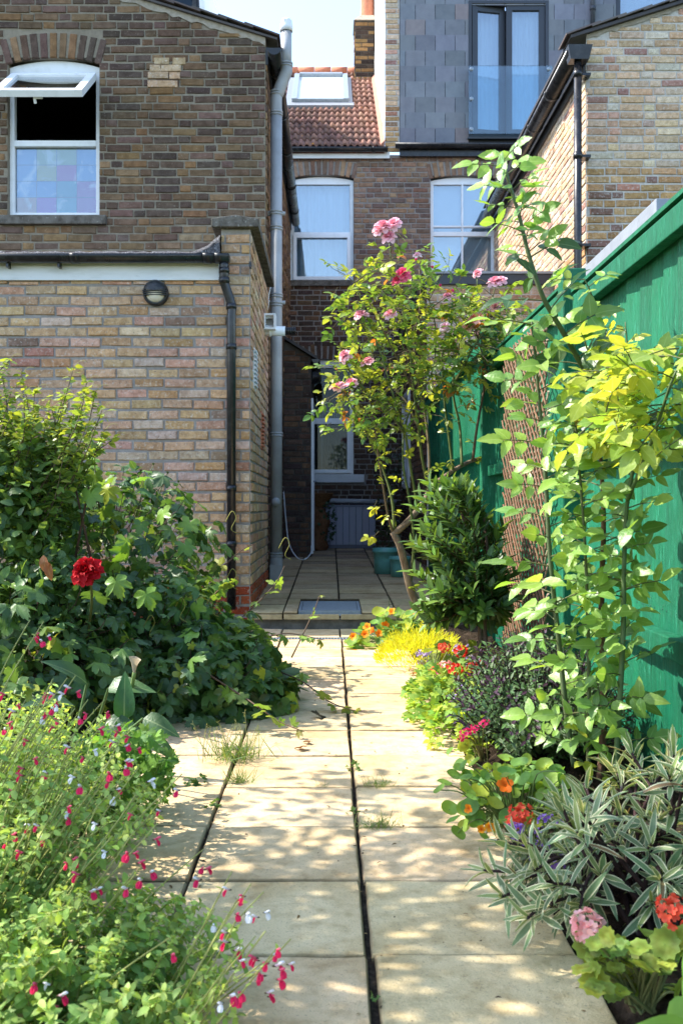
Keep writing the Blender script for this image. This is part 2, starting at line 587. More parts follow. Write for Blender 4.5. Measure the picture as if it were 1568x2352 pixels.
def film_mat():
    m, nt, out = start('coloured_film')
    c = nd(nt, 'ShaderNodeObjectInfo').outputs['Color']
    p = pos_socket(nt, (1, 1, 1))
    nz = nd(nt, 'ShaderNodeTexNoise', {'Vector': p, 'Scale': 5.0, 'Detail': 5.0, 'Distortion': 1.2})
    f = ramp(nt, nz.outputs[0], [(.52, 0.0), (.66, .6)])
    cc = mixn(nt, 'MIX', f, c, (.55, .66, .75))
    b = nd(nt, 'ShaderNodeBsdfPrincipled', {'Base Color': cc, 'Roughness': .45, 'Specular IOR Level': .2})
    nt.links.new(b.outputs[0], out.inputs[0])
    return m


m_film = film_mat()
L_rose = leaf_mat('rose_leaf', .46, .36, .5, .2, spots=.2)
L_big = leaf_mat('rose_shoot_leaf', .42, .38, .5, .28)
L_vine = leaf_mat('vine_leaf', .34, .4, .45, .18, mott=.4)
L_shrub = leaf_mat('shrub_leaf', .40, .38, .45, .2)
L_bay = leaf_mat('bay_leaf', .28, .4, .4, .25)
L_salvia = leaf_mat('salvia_leaf', .38, .55, .25, .15)
L_hebe = leaf_mat('hebe_leaf', .2, .5, .3, .15)
L_varieg = leaf_mat('variegated_leaf', .3, .5, .3, .1, edge=(.62, .60, .40), mott=.35)
L_round = leaf_mat('nasturtium_leaf', .42, .5, .3, .12)
L_soft = leaf_mat('bedding_leaf', .42, .55, .25, .12)
L_grass = leaf_mat('grass_blade', .35, .5, .3, .05)
L_dry = leaf_mat('dry_leaf', .2, .8, .15, .2)
L_petal = leaf_mat('petal', .35, .6, .2, 0.0, back=(1.1, 1.0, 1.0), mott=.12)
# ------------------------------------------------------------------ bricks
def brick_tpl(L, Hh, seed, rough=1.0, proud=0.008):
    rg = random.Random(seed)
    a, b = L / 2, Hh / 2
    ring = [(-1, -1), (0, -1), (1, -1), (1, 0), (1, 1), (0, 1), (-1, 1), (-1, 0)]
    V, Fs = [], []
    j = lambda k: rg.uniform(-k, k) * rough
    for (x, z) in ring:
        V.append((x * a, 0.02, z * b))
    for (x, z) in ring:
        V.append((x * (a - .001) + j(.0015), -proud + .006, z * (b - .001) + j(.0015)))
    for (x, z) in ring:
        V.append((x * (a - .006) + j(.0035), -proud + j(.0018), z * (b - .006) + j(.003)))
    V.append((j(.02), -proud - .0012 + j(.002), j(.008)))
    for k in range(8):
        k2 = (k + 1) % 8
        Fs.append((k, k2, 8 + k2, 8 + k))
        Fs.append((8 + k, 8 + k2, 16 + k2, 16 + k))
        Fs.append((16 + k, 16 + k2, 24))
    return Tpl(V, Fs)


STR = [brick_tpl(.215, .065, i) for i in range(6)]
HDR = [brick_tpl(.1025, .065, 20 + i) for i in range(4)]


def pick(rng, pal):
    t = rng.random() * sum(w for w, _ in pal)
    for w, c in pal:
        t -= w
        if t <= 0:
            return jit(rng, c, .16, .05)
    return jit(rng, pal[-1][1], .16, .05)


FACE = {'F': (lambda o, s, d, z: Vector((o.x + s, o.y - d, o.z + z)), 0.0),
        'L': (lambda o, s, d, z: Vector((o.x - d, o.y + s, o.z + z)), -math.pi / 2),
        'R': (lambda o, s, d, z: Vector((o.x + d, o.y + s, o.z + z)), math.pi / 2)}


def brick_wall(root, o, face, L, Hh, pal, mort, holes=(), nobrick=(), top=None, bond='stretcher', course=.075, quota=300, seed=1,
               mat=None, th=.22, zb=0.0, rough=1.0, back=True, ground=0.0):
    """a wall: a recessed mortar sheet with holes (the part 'wall'), and its bricks as children.
    o: lower start corner on the face plane; holes (s0,s1,z0,z1); pal: function z -> palette; zb: bricks start at this height"""
    rng = random.Random(seed)
    o = Vector(o)
    mat = mat or m_brick
    P, rz = FACE[face]
    top = top or (lambda s: Hh)
    mb = MB()
    ss = sorted(set([0, L] + [v for h in list(holes) + list(nobrick) for v in h[:2] if 0 < v < L]))
    zhi = max([h[3] for h in holes] + [0])
    for i in range(len(ss) - 1):
        a, b = ss[i], ss[i + 1]
        hs = sorted([h for h in holes if h[0] < (a + b) / 2 < h[1]], key=lambda h: h[2])
        z = ground
        for h in hs + [None]:
            z1 = h[2] if h else None
            if z1 is None:
                mb.quad(P(o, a, 0, z), P(o, b, 0, z), P(o, b, 0, top(b - .001)), P(o, a, 0, top(a + .001)))
            elif z1 > z:
                mb.quad(P(o, a, 0, z), P(o, b, 0, z), P(o, b, 0, z1), P(o, a, 0, z1))
            z = h[3] if h else z
    for h in holes:
        a, b, z0, z1 = max(h[0], 0), min(h[1], L), h[2], h[3]
        for (p, q) in (((a, z0), (b, z0)), ((b, z0), (b, z1)), ((b, z1), (a, z1)), ((a, z1), (a, z0))):
            mb.quad(P(o, p[0], 0, p[1]), P(o, q[0], 0, q[1]), P(o, q[0], -th, q[1]), P(o, p[0], -th, p[1]))
    if back:
        mb.quad(P(o, 0, -th, ground), P(o, 0, 0, ground), P(o, 0, 0, top(0)), P(o, 0, -th, top(0)))
        mb.quad(P(o, L, -th, ground), P(o, L, 0, ground), P(o, L, 0, top(L)), P(o, L, -th, top(L)))
        mb.quad(P(o, 0, 0, top(0)), P(o, L, 0, top(L)), P(o, L, -th, top(L)), P(o, 0, -th, top(0)))
    wall = mb.build('wall', mort, root)
    items = []
    n = int(Hh / course) + 1
    full = .225
    for k in range(int(zb / course), n):
        zc = k * course + course / 2
        seq = []
        if bond == 'stretcher':
            s = -(k % 2) * full / 2 + rng.uniform(-.012, .012)
            while s < L:
                seq.append((s, s + full))
                s += full
        else:
            s = -(k % 2) * .169 + rng.uniform(-.03, .03)
            t = k % 2
            while s < L:
                w = full if t % 2 == 0 else .1125
                if rng.random() < .08:
                    w = full
                seq.append((s, s + w))
                s += w
                t += 1
        for (a, b) in seq:
            segs = [(max(a, 0) + .005, min(b, L) - .005)]
            for h in list(holes) + list(nobrick):
                if h[2] < zc < h[3]:
                    ns = []
                    for (p, q) in segs:
                        if h[1] <= p or h[0] >= q:
                            ns.append((p, q))
                        else:
                            if h[0] - p > .02:
                                ns.append((p, h[0]))
                            if q - h[1] > .02:
                                ns.append((h[1], q))
                    segs = ns
            for (p, q) in segs:
                w = q - p
                if w < .025:
                    continue
                lim = min(top(p), top(q)) - .01
                hgt = .0625
                z = zc
                if zc + .0325 > lim:
                    hgt = lim - (zc - .0325)
                    if hgt < .02:
                        continue
                    z = zc - .0325 + hgt / 2
                tp = rng.choice(STR if w > .16 else HDR)
                nom = .215 if w > .16 else .1025
                M = (Matrix.Translation(P(o, (p + q) / 2 , rng.uniform(-.003, .004) * rough, z + rng.uniform(-.003, .003) * rough)) @ Matrix.Rotation(rz + rng.uniform(-.012, .012) * rough, 4, 'Z')
                     @ Matrix.Rotation(rng.uniform(-.014, .014) * rough, 4, 'Y') @ Matrix.Diagonal((w / nom * rng.uniform(.985, 1.0), 1, hgt / .065 * rng.uniform(.94, 1.02), 1)))
                items.append((tp, M, pick(rng, pal(o.z + z))))
    place_bricks(wall, items, mat, quota)
    return wall


def place_bricks(wall, items, mat, quota, name='brick', vis=None):
    def score(it):
        p = it[1].translation
        if not in_frame(p, 5):
            return 0
        if vis and not vis(p):
            return 0.0001
        return it[1].to_scale().x / max(p.y, .1)
    order = sorted(range(len(items)), key=lambda i: -score(items[i]))
    rest = []
    for r, i in enumerate(order):
        t, M, c = items[i]
        if r < quota and score(items[i]) > 0.001:
            put(name, t.get(name, mat, False), wall, matrix=M, color=c)
        else:
            rest.append(items[i])
    merged(name + 'work', rest, mat, wall, 'stuff', False)


def arch(wall, o, s0, s1, zs, rise, pal, mat, seed=5, hgt=.215):
    """segmental arch of bricks on edge above an opening (front faces)"""
    rng = random.Random(seed)
    w = s1 - s0
    Rr = (w * w / 4 + rise * rise) / (2 * rise)
    half = math.asin(w / 2 / Rr)
    c = Vector((o[0] + (s0 + s1) / 2, o[1], o[2] + zs + rise - Rr))
    n = int(w / .078)
    for i in range(n):
        a = -half + 2 * half * (i + .5) / n
        rad = Rr + hgt / 2 + .004
        p = c + Vector((math.sin(a) * rad, -.002 + rng.uniform(-.003, .003), math.cos(a) * rad))
        M = Matrix.Translation(p) @ Matrix.Rotation(a - math.pi / 2, 4, 'Y') @ Matrix.Diagonal((hgt / .215, 1, 1.0 * rng.uniform(.93, 1.02), 1))
        t = rng.choice(STR)
        put('arch_brick', t.get('arch_brick', mat, False), wall, matrix=M, color=pick(rng, pal))


# palettes (base colours)
P_OUT = [(6, lin(190, 162, 116)), (5, lin(196, 170, 132)), (3.2, lin(194, 158, 130)), (2.4, lin(206, 190, 162)), (2.4, lin(182, 144, 94)), (1.4, lin(158, 132, 106)),
         (2.2, lin(192, 152, 136)), (.7, lin(178, 122, 106)), (.9, lin(120, 108, 98)), (.35, lin(84, 78, 78)), (1.5, lin(196, 184, 168))]
P_RED = [(1, lin(176, 84, 54)), (1, lin(190, 98, 62)), (1, lin(164, 74, 50))]
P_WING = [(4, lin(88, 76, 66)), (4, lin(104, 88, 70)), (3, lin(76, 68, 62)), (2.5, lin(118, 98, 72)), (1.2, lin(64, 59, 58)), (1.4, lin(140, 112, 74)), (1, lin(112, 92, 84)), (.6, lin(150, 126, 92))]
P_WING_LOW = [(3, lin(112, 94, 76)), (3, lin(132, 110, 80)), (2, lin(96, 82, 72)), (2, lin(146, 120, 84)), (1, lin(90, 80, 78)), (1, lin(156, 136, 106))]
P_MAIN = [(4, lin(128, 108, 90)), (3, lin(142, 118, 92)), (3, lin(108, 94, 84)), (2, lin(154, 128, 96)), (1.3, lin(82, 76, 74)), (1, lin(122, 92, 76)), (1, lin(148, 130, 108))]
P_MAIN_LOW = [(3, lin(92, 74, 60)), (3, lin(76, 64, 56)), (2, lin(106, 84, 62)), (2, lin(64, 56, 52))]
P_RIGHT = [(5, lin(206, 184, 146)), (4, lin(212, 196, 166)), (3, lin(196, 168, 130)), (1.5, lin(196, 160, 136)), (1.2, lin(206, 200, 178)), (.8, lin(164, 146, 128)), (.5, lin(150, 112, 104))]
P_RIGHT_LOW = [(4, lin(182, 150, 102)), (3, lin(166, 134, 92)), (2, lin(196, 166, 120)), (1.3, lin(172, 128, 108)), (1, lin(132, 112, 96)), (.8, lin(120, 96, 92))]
P_EXT = [(3, lin(190, 158, 132)), (3, lin(204, 178, 148)), (2, lin(178, 138, 114)), (1, lin(214, 198, 176))]
P_STACK = [(3, lin(132, 104, 70)), (3, lin(76, 64, 56)), (2, lin(150, 116, 76)), (2, lin(58, 50, 46))]


def soften(p, k, gain=1.0):
    w = sum(q for q, _ in p)
    m = tuple(sum(q * c[i] for q, c in p) / w for i in range(3))
    return [(q, tuple(v * gain * h for v, h in zip(mixc(c, m, k), (1.05, .97, 1.0)))) for q, c in p]


P_WING = soften(P_WING, .35, 1.12)
P_WING_LOW = soften(P_WING_LOW, .3, 1.08)
P_MAIN = soften(P_MAIN, .35, 1.12)
P_MAIN_LOW = soften(P_MAIN_LOW, .2, 1.15)
P_OUT = soften(P_OUT, .4, 1.06)
P_RIGHT = soften(P_RIGHT, .2, 1.04)
P_RIGHT_LOW = soften(P_RIGHT_LOW, .2, 1.04)


def curtain(mb, x0, x1, z0, z1, y, amp=.025, waves=8, seed=0):
    rg = random.Random(seed)
    n = waves * 8
    pr = []
    ph = rg.uniform(0, 6)
    for i in range(n + 1):
        t = i / n
        pr.append((x0 + (x1 - x0) * t, y + amp * math.sin(t * waves * 2 * math.pi + ph + .8 * math.sin(t * 9 + ph)) * (.6 + .4 * math.sin(t * 5 + ph))))
    V = [(x, yy, z0) for x, yy in pr] + [(x, yy, z1) for x, yy in pr]
    mb.add(V, [(i, i + 1, n + 2 + i, n + 1 + i) for i in range(n)], True)


def room(parent, x0, x1, z0, z1, y, depth=2.0, mat=None):
    mb = MB()
    x0 -= .4; x1 += .4; z0 -= .5; z1 += .15
    y1 = y + depth
    mb.quad((x0, y1, z0), (x1, y1, z0), (x1, y1, z1), (x0, y1, z1))
    mb.quad((x0, y, z0), (x0, y1, z0), (x0, y1, z1), (x0, y, z1))
    mb.quad((x1, y, z0), (x1, y1, z0), (x1, y1, z1), (x1, y, z1))
    mb.quad((x0, y, z0), (x1, y, z0), (x1, y1, z0), (x0, y1, z0))
    mb.quad((x0, y, z1), (x1, y, z1), (x1, y1, z1), (x0, y1, z1))
    return mb.build('room_interior', mat or m_room, parent)


def arch_top(mb, x0, x1, z, rise, y0, y1, t):
    """curved head of a window frame"""
    n = 10
    w = x1 - x0
    V = []
    for i in range(n + 1):
        u = i / n
        x = x0 + w * u
        zz = z + rise * (1 - (2 * u - 1) ** 2)
        V += [(x, y0, z - t), (x, y1, z - t), (x, y1, zz), (x, y0, zz)]
    Fs = [(0, 1, 2, 3), tuple(4 * n + k for k in (3, 2, 1, 0))]
    for i in range(n):
        for k in range(4):
            k2 = (k + 1) % 4
            Fs.append((4 * i + k, 4 * i + 4 + k, 4 * i + 4 + k2, 4 * i + k2))
    mb.add(V, Fs)


def pane(parent, x0, x1, z0, z1, y, mat=None, name='pane'):
    mb = MB()
    mb.box(x0, x1, y, y + .006, z0, z1)
    return mb.build(name, mat or m_glass, parent)


# ------------------------------------------------------------------ ground, path, patio
mb = MB()
mb.quad((-150, -150, -.09), (150, -150, -.09), (150, 150, -.09), (-150, 150, -.09))
g = mb.build('ground', m_lawn)
g['kind'] = 'structure'


def soil_sheet(name, x0, x1, y0, y1, base, amp, nx, ny, seed):
    rg = random.Random(seed)
    V, Fs = [], []
    ph = [rg.uniform(0, 6) for _ in range(6)]
    for j in range(ny + 1):
        for i in range(nx + 1):
            x, y = x0 + (x1 - x0) * i / nx, y0 + (y1 - y0) * j / ny
            e = min(i, nx - i, 3) / 3
            z = base + e * amp * (.5 + .3 * math.sin(x * 9 + ph[0]) * math.sin(y * 7 + ph[1]) + .3 * math.sin(x * 23 + ph[2]) * math.sin(y * 19 + ph[3]) + rg.uniform(-.25, .25)) - (1 - e) * .03
            V.append((x, y, z))
    for j in range(ny):
        for i in range(nx):
            a = j * (nx + 1) + i
            Fs.append((a, a + 1, a + nx + 2, a + nx + 1))
    mb = MB()
    mb.add(V, Fs, True)
    o = mb.build(name, m_soil)
    o['kind'] = 'structure'
    return o


soil_sheet('soil_bed', .475, 1.08, .3, 7.25, .0, .06, 24, 200, 3)
soil_sheet('soil_bed', -4.2, -.735, .2, 7.42, .0, .06, 90, 160, 4)

mb = MB()
mb.box(-.745, .485, .2, 7.32, -.085, -.014)
path = mb.build('path', m_joint)
path['kind'] = 'structure'


def slab_tpl(seed, nx=6, ny=6, dirt=.78):
    """unit slab 1 x 1 (scaled later), top at z=0, bevelled and slightly riven edge"""
    rg = random.Random(seed)
    V, Fs = [], []
    ring = []
    for k in range(4):
        for i in range(nx):
            t = i / nx
            ring.append([(-.5 + t, -.5), (.5, -.5 + t), (.5 - t, .5), (-.5, .5 - t)][k])
    n = len(ring)
    j = lambda a: rg.uniform(-a, a)
    for (x, y) in ring:
        V.append((x, y, -.04))
    for (x, y) in ring:
        V.append((x * (1 + j(.004)), y * (1 + j(.004)), -.007 + j(.002)))
    for (x, y) in ring:
        V.append((x * (.978 + j(.006)), y * (.978 + j(.006)), 0 + j(.0008)))
    for (x, y) in ring:
        V.append((x * .945, y * .945, j(.0008)))
    V.append((0, 0, .0005))
    for k in range(n):
        k2 = (k + 1) % n
        for r in range(3):
            Fs.append((r * n + k, r * n + k2, (r + 1) * n + k2, (r + 1) * n + k))
        Fs.append((3 * n + k, 3 * n + k2, 4 * n))
    col = [(dirt * .4,) * 3] * n + [(dirt * .5,) * 3] * n + [(rg.uniform(dirt, 1),) * 3 for _ in range(n)] + [(1, 1, 1)] * (n + 1)
    return Tpl(V, Fs, None, col)


SLABS = [slab_tpl(i) for i in range(6)]
PATIO_SLABS = [slab_tpl(20 + i, dirt=.45) for i in range(6)]
rs = random.Random(11)
C_SLAB = lin(208, 184, 146)


def slab(parent, x0, x1, y0, y1, z, tilt=.006, col=None, slope=0.0):
    M = (Matrix.Translation(((x0 + x1) / 2, (y0 + y1) / 2, z + rs.uniform(-.0025, .0025))) @ Matrix.Rotation(rs.uniform(-.006, .006), 4, 'Z')
         @ Matrix.Rotation(rs.uniform(-tilt, tilt), 4, 'Y') @ Matrix.Rotation(math.atan(slope) + rs.uniform(-tilt, tilt) * .6, 4, 'X')
         @ Matrix.Diagonal((x1 - x0, y1 - y0, 1, 1)))
    t = rs.choice(PATIO_SLABS if slope else SLABS)
    c = jit(rs, col or C_SLAB, .15, .035)
    put('paving_slab', t.get('paving_slab', m_slab, False), parent, matrix=M, color=c)


xcols = [(-.732, -.3305), (-.3255, .0665), (.0755, .472)]
for k in range(-4, 12):
    for c, (a, b) in enumerate(xcols):
        y0 = 1.968 + .397 * k + (.004, 0, .006)[c]
        y1 = y0 + .397 - .0065
        dx = [rs.uniform(-.002, .001), rs.uniform(-.002, .002), rs.uniform(-.002, .003)][c]
        if c == 2 and k < 0:
            dx += .005
        if k == 11:
            y1 = min(y1, 6.70)
        slab(path, a + dx, b + dx, y0, y1, 0.0)
for c, (a, b) in enumerate([(-.70, -.345), (-.339, .058), (.066, .47)]):
    slab(path, a, b, 6.80, 7.27, 0.0)

# drainage channel in front of the step
dr = thing('drain_channel', 'narrow slotted drainage channel set across the path before the step', 'drain', (-.1, 6.755, 0))
mb = MB()
mb.box(-.73, .48, 6.712, 6.722, -.03, .001); mb.box(-.73, .48, 6.788, 6.798, -.03, .001)
mb.build('frame', m_steel, dr)
mb = MB()
for i in range(60):
    x = -.725 + i * .02
    mb.box(x, x + .009, 6.722, 6.788, -.012, -.001)
mb.build('grating_bars', m_steel, dr, kind='stuff')

# patio: falls gently from the house towards the garden
PZ0, PY0, PS = .115, 7.28, .0227


def patio_z(y):
    return PZ0 + PS * (y - PY0)


mb = MB()
mb.hexa([(-.59, 7.34, -.1), (1.1, 7.34, -.1), (1.1, 15.1, -.1), (-.59, 15.1, -.1), (-.59, 7.34, patio_z(7.34) - .034), (1.1, 7.34, patio_z(7.34) - .034), (1.1, 15.1, patio_z(15.1) - .034), (-.59, 15.1, patio_z(15.1) - .034)])
patio = mb.build('patio', m_joint)
patio['kind'] = 'structure'
mb = MB()
mb.box(-.585, 1.03, 7.315, 7.345, -.02, PZ0 - .045)
mb.build('step_riser', m_concrete, patio, bev=.004)
pcols = [(-.58, -.345), (-.337, .060), (.068, .465), (.473, .87), (.878, 1.04)]
manhole = (-.235, .215, 7.37, 7.98)
for k in range(20):
    y0 = 7.275 + .4 * k
    y1 = y0 + (.094 if k == 0 else .394)
    if k > 0:
        y0 = 7.375 + .4 * (k - 1)
        y1 = y0 + .390
    if y0 > 14.95:
        break
    y1 = min(y1, 15.0)
    for c, (a, b) in enumerate(pcols):
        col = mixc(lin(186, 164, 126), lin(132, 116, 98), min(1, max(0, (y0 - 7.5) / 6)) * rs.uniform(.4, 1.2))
        z = patio_z((y0 + y1) / 2)
        if manhole[2] - .1 < (y0 + y1) / 2 < manhole[3] and c in (1, 2):
            if c == 1:
                slab(patio, a, manhole[0] - .006, y0, y1, z, .002, col, PS)
            else:
                slab(patio, manhole[1] + .006, b, y0, y1, z, .002, col, PS)
            continue
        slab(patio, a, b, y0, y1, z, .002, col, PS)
    # front edge of the nosing slabs gets its own thickness
mb = MB()
for (a, b) in pcols:
    mb.box(a + .002, b - .002, 7.268, 7.30, PZ0 - .048, PZ0 - .012)
mb.build('step_nosing', surf('nosing_stone', lin(178, 160, 124), rough=.9, spec=.12, layers=[(20, 5, .4, .7, (.6, .56, .5), .7, 'MULTIPLY')], bump=[(70, .6, .006)]), patio, bev=.004)
mh = thing('manhole_cover', 'grey metal inspection cover set flush in the shaded patio behind the step', 'manhole cover', (-.01, 7.68, patio_z(7.68)))
a, b, y0, y1 = manhole
mb = MB()
for (x0_, x1_, ya, yb) in ((a, a + .02, y0, y1), (b - .02, b, y0, y1), (a + .02, b - .02, y0, y0 + .02), (a + .02, b - .02, y1 - .02, y1)):
    mb.hexa([(x0_, ya, patio_z(ya) - .05), (x1_, ya, patio_z(ya) - .05), (x1_, yb, patio_z(yb) - .05), (x0_, yb, patio_z(yb) - .05), (x0_, ya, patio_z(ya) + .003), (x1_, ya, patio_z(ya) + .003), (x1_, yb, patio_z(yb) + .003), (x0_, yb, patio_z(yb) + .003)])
mb.build('frame', m_steel, mh)
mb = MB()
mb.hexa([(a + .024, y0 + .024, patio_z(y0) - .05), (b - .024, y0 + .024, patio_z(y0) - .05), (b - .024, y1 - .024, patio_z(y1) - .05), (a + .024, y1 - .024, patio_z(y1) - .05),
         (a + .024, y0 + .024, patio_z(y0) + .001), (b - .024, y0 + .024, patio_z(y0) + .001), (b - .024, y1 - .024, patio_z(y1) + .001), (a + .024, y1 - .024, patio_z(y1) + .001)])
mb.build('plate', m_steel, mh)

# ------------------------------------------------------------------ outbuilding on the left
YO = 7.43
ob = thing('brick_outbuilding', 'low yellow stock brick outbuilding behind the vine with black gutter and white fascia', 'outbuilding', (-1.9, YO, 0))
X0 = -3.35
XR = -.584
XP = -.796
pal_out = lambda z: P_RED if z < .27 else P_OUT
brick_wall(ob, (X0, YO, 0), 'F', XR - X0, 2.88, pal_out, m_mortar_out, top=lambda s: 2.88 if s > XP - X0 - .0005 else 2.515, holes=(), nobrick=((0, XP - X0, 2.515, 3.0),), quota=300, seed=3, back=False, rough=1.7)
brick_wall(ob, (XR, YO, 0), 'R', 9.4 - YO, 2.88, pal_out, m_mortar_out, quota=0, seed=4, back=False)
mb = MB()   # coping of the end wall
mb.add([(-.86, 7.37, 2.885), (-.52, 7.37, 2.885), (-.52, 7.37, 2.945), (-.69, 7.37, 2.972), (-.86, 7.37, 2.945), (-.86, 9.4, 2.885), (-.52, 9.4, 2.885), (-.52, 9.4, 2.945), (-.69, 9.4, 2.972), (-.86, 9.4, 2.945)],
       [(0, 1, 2, 3, 4), (9, 8, 7, 6, 5), (0, 5, 6, 1), (1, 6, 7, 2), (2, 7, 8, 3), (3, 8, 9, 4), (4, 9, 5, 0)])
mb.build('coping_stone', m_stone, ob, bev=.006)
mb = MB()   # side upstand closing the parapet towards the roof
mb.box(XP, XP + .02, YO + .001, 9.4, 2.5, 2.884)
mb.build('parapet_inner_face', m_cement, ob)
# felt roof, its front edge lumpy
mb = MB()
n = 60
V = []
rg = random.Random(8)
for i in range(n + 1):
    x = X0 + (XP - X0) * i / n
    up = max(0, (i - n + 5) / 5) ** 1.6 * .12
    j1 = rg.uniform(-.006, .006)
    V += [(x, 7.34, 2.645 + up * .3), (x, 7.33, 2.672 + j1 + up), (x, 7.37, 2.705 + j1 + up), (x, 7.5, 2.715 + up), (x, 9.4, 2.93 + up)]
mb.add(V, [(5 * i + k, 5 * i + 5 + k, 5 * i + 6 + k, 5 * i + 1 + k) for i in range(n) for k in range(4)], True)
mb.build('felt_roof', m_felt, ob)
mb = MB()
mb.box(X0, XP - .012, 7.395, 7.425, 2.505, 2.635)
mb.build('fascia', m_whitew, ob, bev=.003)
mb = MB()
gx1 = XW(528, 7.34)
mb.halfpipe((X0, 7.325, 2.668), (gx1, 7.325, 2.668), .056)
for xj in (XW(175, 7.34), XW(478, 7.34), XW(505, 7.34)):
    mb.halfpipe((xj - .03, 7.325, 2.6685), (xj + .03, 7.325, 2.6685), .061)
gt = mb.build('gutter', m_black, ob)
mb = MB()
for xb in (137, 575, 20):
    x = XW(xb, 7.36)
    mb.box(x - .008, x + .008, 7.33, 7.394, 2.585, 2.625)
mb.build('gutter_bracket', m_black, gt)
xt, xl = XW(516, 7.36), XW(531, 7.36)
mb = MB()
mb.tube(smooth([(xt, 7.33, 2.62), (xt, 7.335, 2.53), (xt, 7.345, 2.475), (xl, 7.37, 2.33), (xl, 7.372, 2.25)], 3) + [(xl, 7.372, .13)], .033, 14)
for z in (2.56, 2.49, 2.31, 2.02, 1.0, .6):
    mb.lathe([(.033, -.02), (.039, -.02), (.039, .02), (.033, .02)], (xl if z < 2.4 else xt, 7.372 if z < 2.4 else 7.335, z), 14)
dp = mb.build('downpipe', m_black, ob)
# bulkhead lamp with eyelid hood
lx, lz = XW(360, YO), ZW(676, YO)
lamp = thing('bulkhead_lamp', 'round black eyelid wall lamp with frosted glass on the yellow brick wall', 'wall lamp', (lx, YO - .01, lz))
mb = MB()
mb.lathe([(.0, .0), (.092, .0), (.092, -.03), (.084, -.05), (.074, -.052), (.074, -.02)], (lx, YO - .008, lz), 32, 'Y')
mb.build('body', m_blackpaint, lamp)
mb = MB()
mb.lathe([(.074, -.03), (.066, -.055), (.045, -.075), (.02, -.083), (.0005, -.085)], (lx, YO - .008, lz), 28, 'Y')
mb.build('lens', m_frost, lamp)
mb = MB()   # hood: upper half dome and louvres
prof = [(.088, -.035), (.086, -.06), (.07, -.085), (.045, -.10), (.001, -.106)]
mb.lathe(prof, (lx, YO - .008, lz + .004), 20, 'Y', arc=(R(12), R(168)))
for k, dz in enumerate((.002, -.012, -.026)):
    w = .086 - .003 * k
    mb.box(lx - w, lx + w, YO - .105 + .006 * k, YO - .04, lz + dz + .002, lz + dz + .008)
mb.build('hood', m_blackpaint, lamp)
# things on the side wall of the outbuilding
for (zz, yv) in ((1.9, 7.72), (1.5, 8.55)):
    gr = thing('air_vent', 'small terracotta louvred air vent on the outbuilding side wall' + (' near its front corner' if yv < 8 else ' behind the grey soil pipe'), 'vent', (XR, yv, zz))
    mb = MB()
    mb.box(XR - .01, XR + .012, yv - .11, yv + .11, zz - .15, zz + .16)
    mb.build('plate', m_terra if yv > 8 else m_whitew, gr)
    for k in range(9):
        mb = MB()
        z = zz - .13 + k * .032
        mb.box(XR + .012, XR + .028, yv - .10, yv + .10, z, z + .014)
        mb.build('slat', m_terra if yv > 8 else m_whitew, gr)
yb = 8.85
bx = thing('flue_box', 'white plastic flue box with an oval opening on the outbuilding side wall', 'vent box', (XR, yb, ZW(737, yb)))
x0, x1 = XR, XW(633, yb)
z0, z1 = ZW(757, yb), ZW(720, yb)
mb = MB()
mb.frame(x0, x1, z0, z1, yb - .01, yb + .16, .018)
mb.box(x0 + .018, x1 - .018, yb + .14, yb + .16, z0 + .018, z1 - .018)
mb.build('casing', m_white, bx, bev=.003)
mb = MB()
cx_, cz_ = (x0 + x1) / 2, (z0 + z1) / 2
V = [(cx_ + .045 * math.cos(t * math.pi / 8), yb + .03, cz_ + .032 * math.sin(t * math.pi / 8)) for t in range(16)]
hw, hh = (x1 - x0) / 2 - .02, (z1 - z0) / 2 - .02
V2 = [(cx_ + max(-hw, min(hw, 2 * hw * math.cos(t * math.pi / 8))), yb + .03, cz_ + max(-hh, min(hh, 2 * hh * math.sin(t * math.pi / 8)))) for t in range(16)]
mb.add(V + V2, [(i, (i + 1) % 16, 16 + (i + 1) % 16, 16 + i) for i in range(16)])
mb.build('front_plate', m_whitew, bx)
yf = 8.95
fl = thing('boiler_flue', 'white boiler flue pipe with black terminal sticking out beside the grey soil pipe', 'flue', (XR, yf, ZW(761, yf)))
zf = ZW(761, yf)
mb = MB()
mb.tube([(XR - .05, yf, zf), (XW(655, yf), yf, zf)], .042, 18)
mb.lathe([(.042, -.02), (.05, -.02), (.05, .0), (.042, 0)], (XR + .06, yf, zf), 18, 'X')
mb.build('pipe', m_white, fl)
mb = MB()
for k in range(5):
    xx = XW(655, yf) + k * .019
    mb.tube([(xx, yf, zf), (xx + .015, yf, zf)], .036 - .0005 * k, 16)
mb.tube([(XW(655, yf), yf, zf), (XW(678, yf), yf, zf)], .029, 16)
mb.build('terminal', m_black, fl)

# ------------------------------------------------------------------ left wing of the house
YL = 9.4
lw = thing('left_brick_wing', 'soot-dark brick rear wing on the left with an open white sash window', 'house', (-2.2, YL, 0))
XL0, XLR = -4.0, -.60
zv = lambda x: 5.135 - (x - (-.52)) * .305
wx0, wx1 = XW(18, YL), XW(229, YL)
wz0, wz1 = ZW(497, YL), ZW(150, YL)
SX = lambda x: x - XL0
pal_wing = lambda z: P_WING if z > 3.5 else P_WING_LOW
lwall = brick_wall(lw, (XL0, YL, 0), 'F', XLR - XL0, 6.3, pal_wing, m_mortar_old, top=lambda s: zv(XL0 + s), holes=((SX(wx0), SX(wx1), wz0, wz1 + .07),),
                   nobrick=((SX(wx0) - .04, SX(wx1) + .03, wz1 + .0, wz1 + .30), (SX(wx0) - .04, SX(wx1) + .06, wz0 - .09, wz0)), zb=2.55, bond='flemish', quota=300, seed=9, mat=m_brick_sooty, rough=1.5)
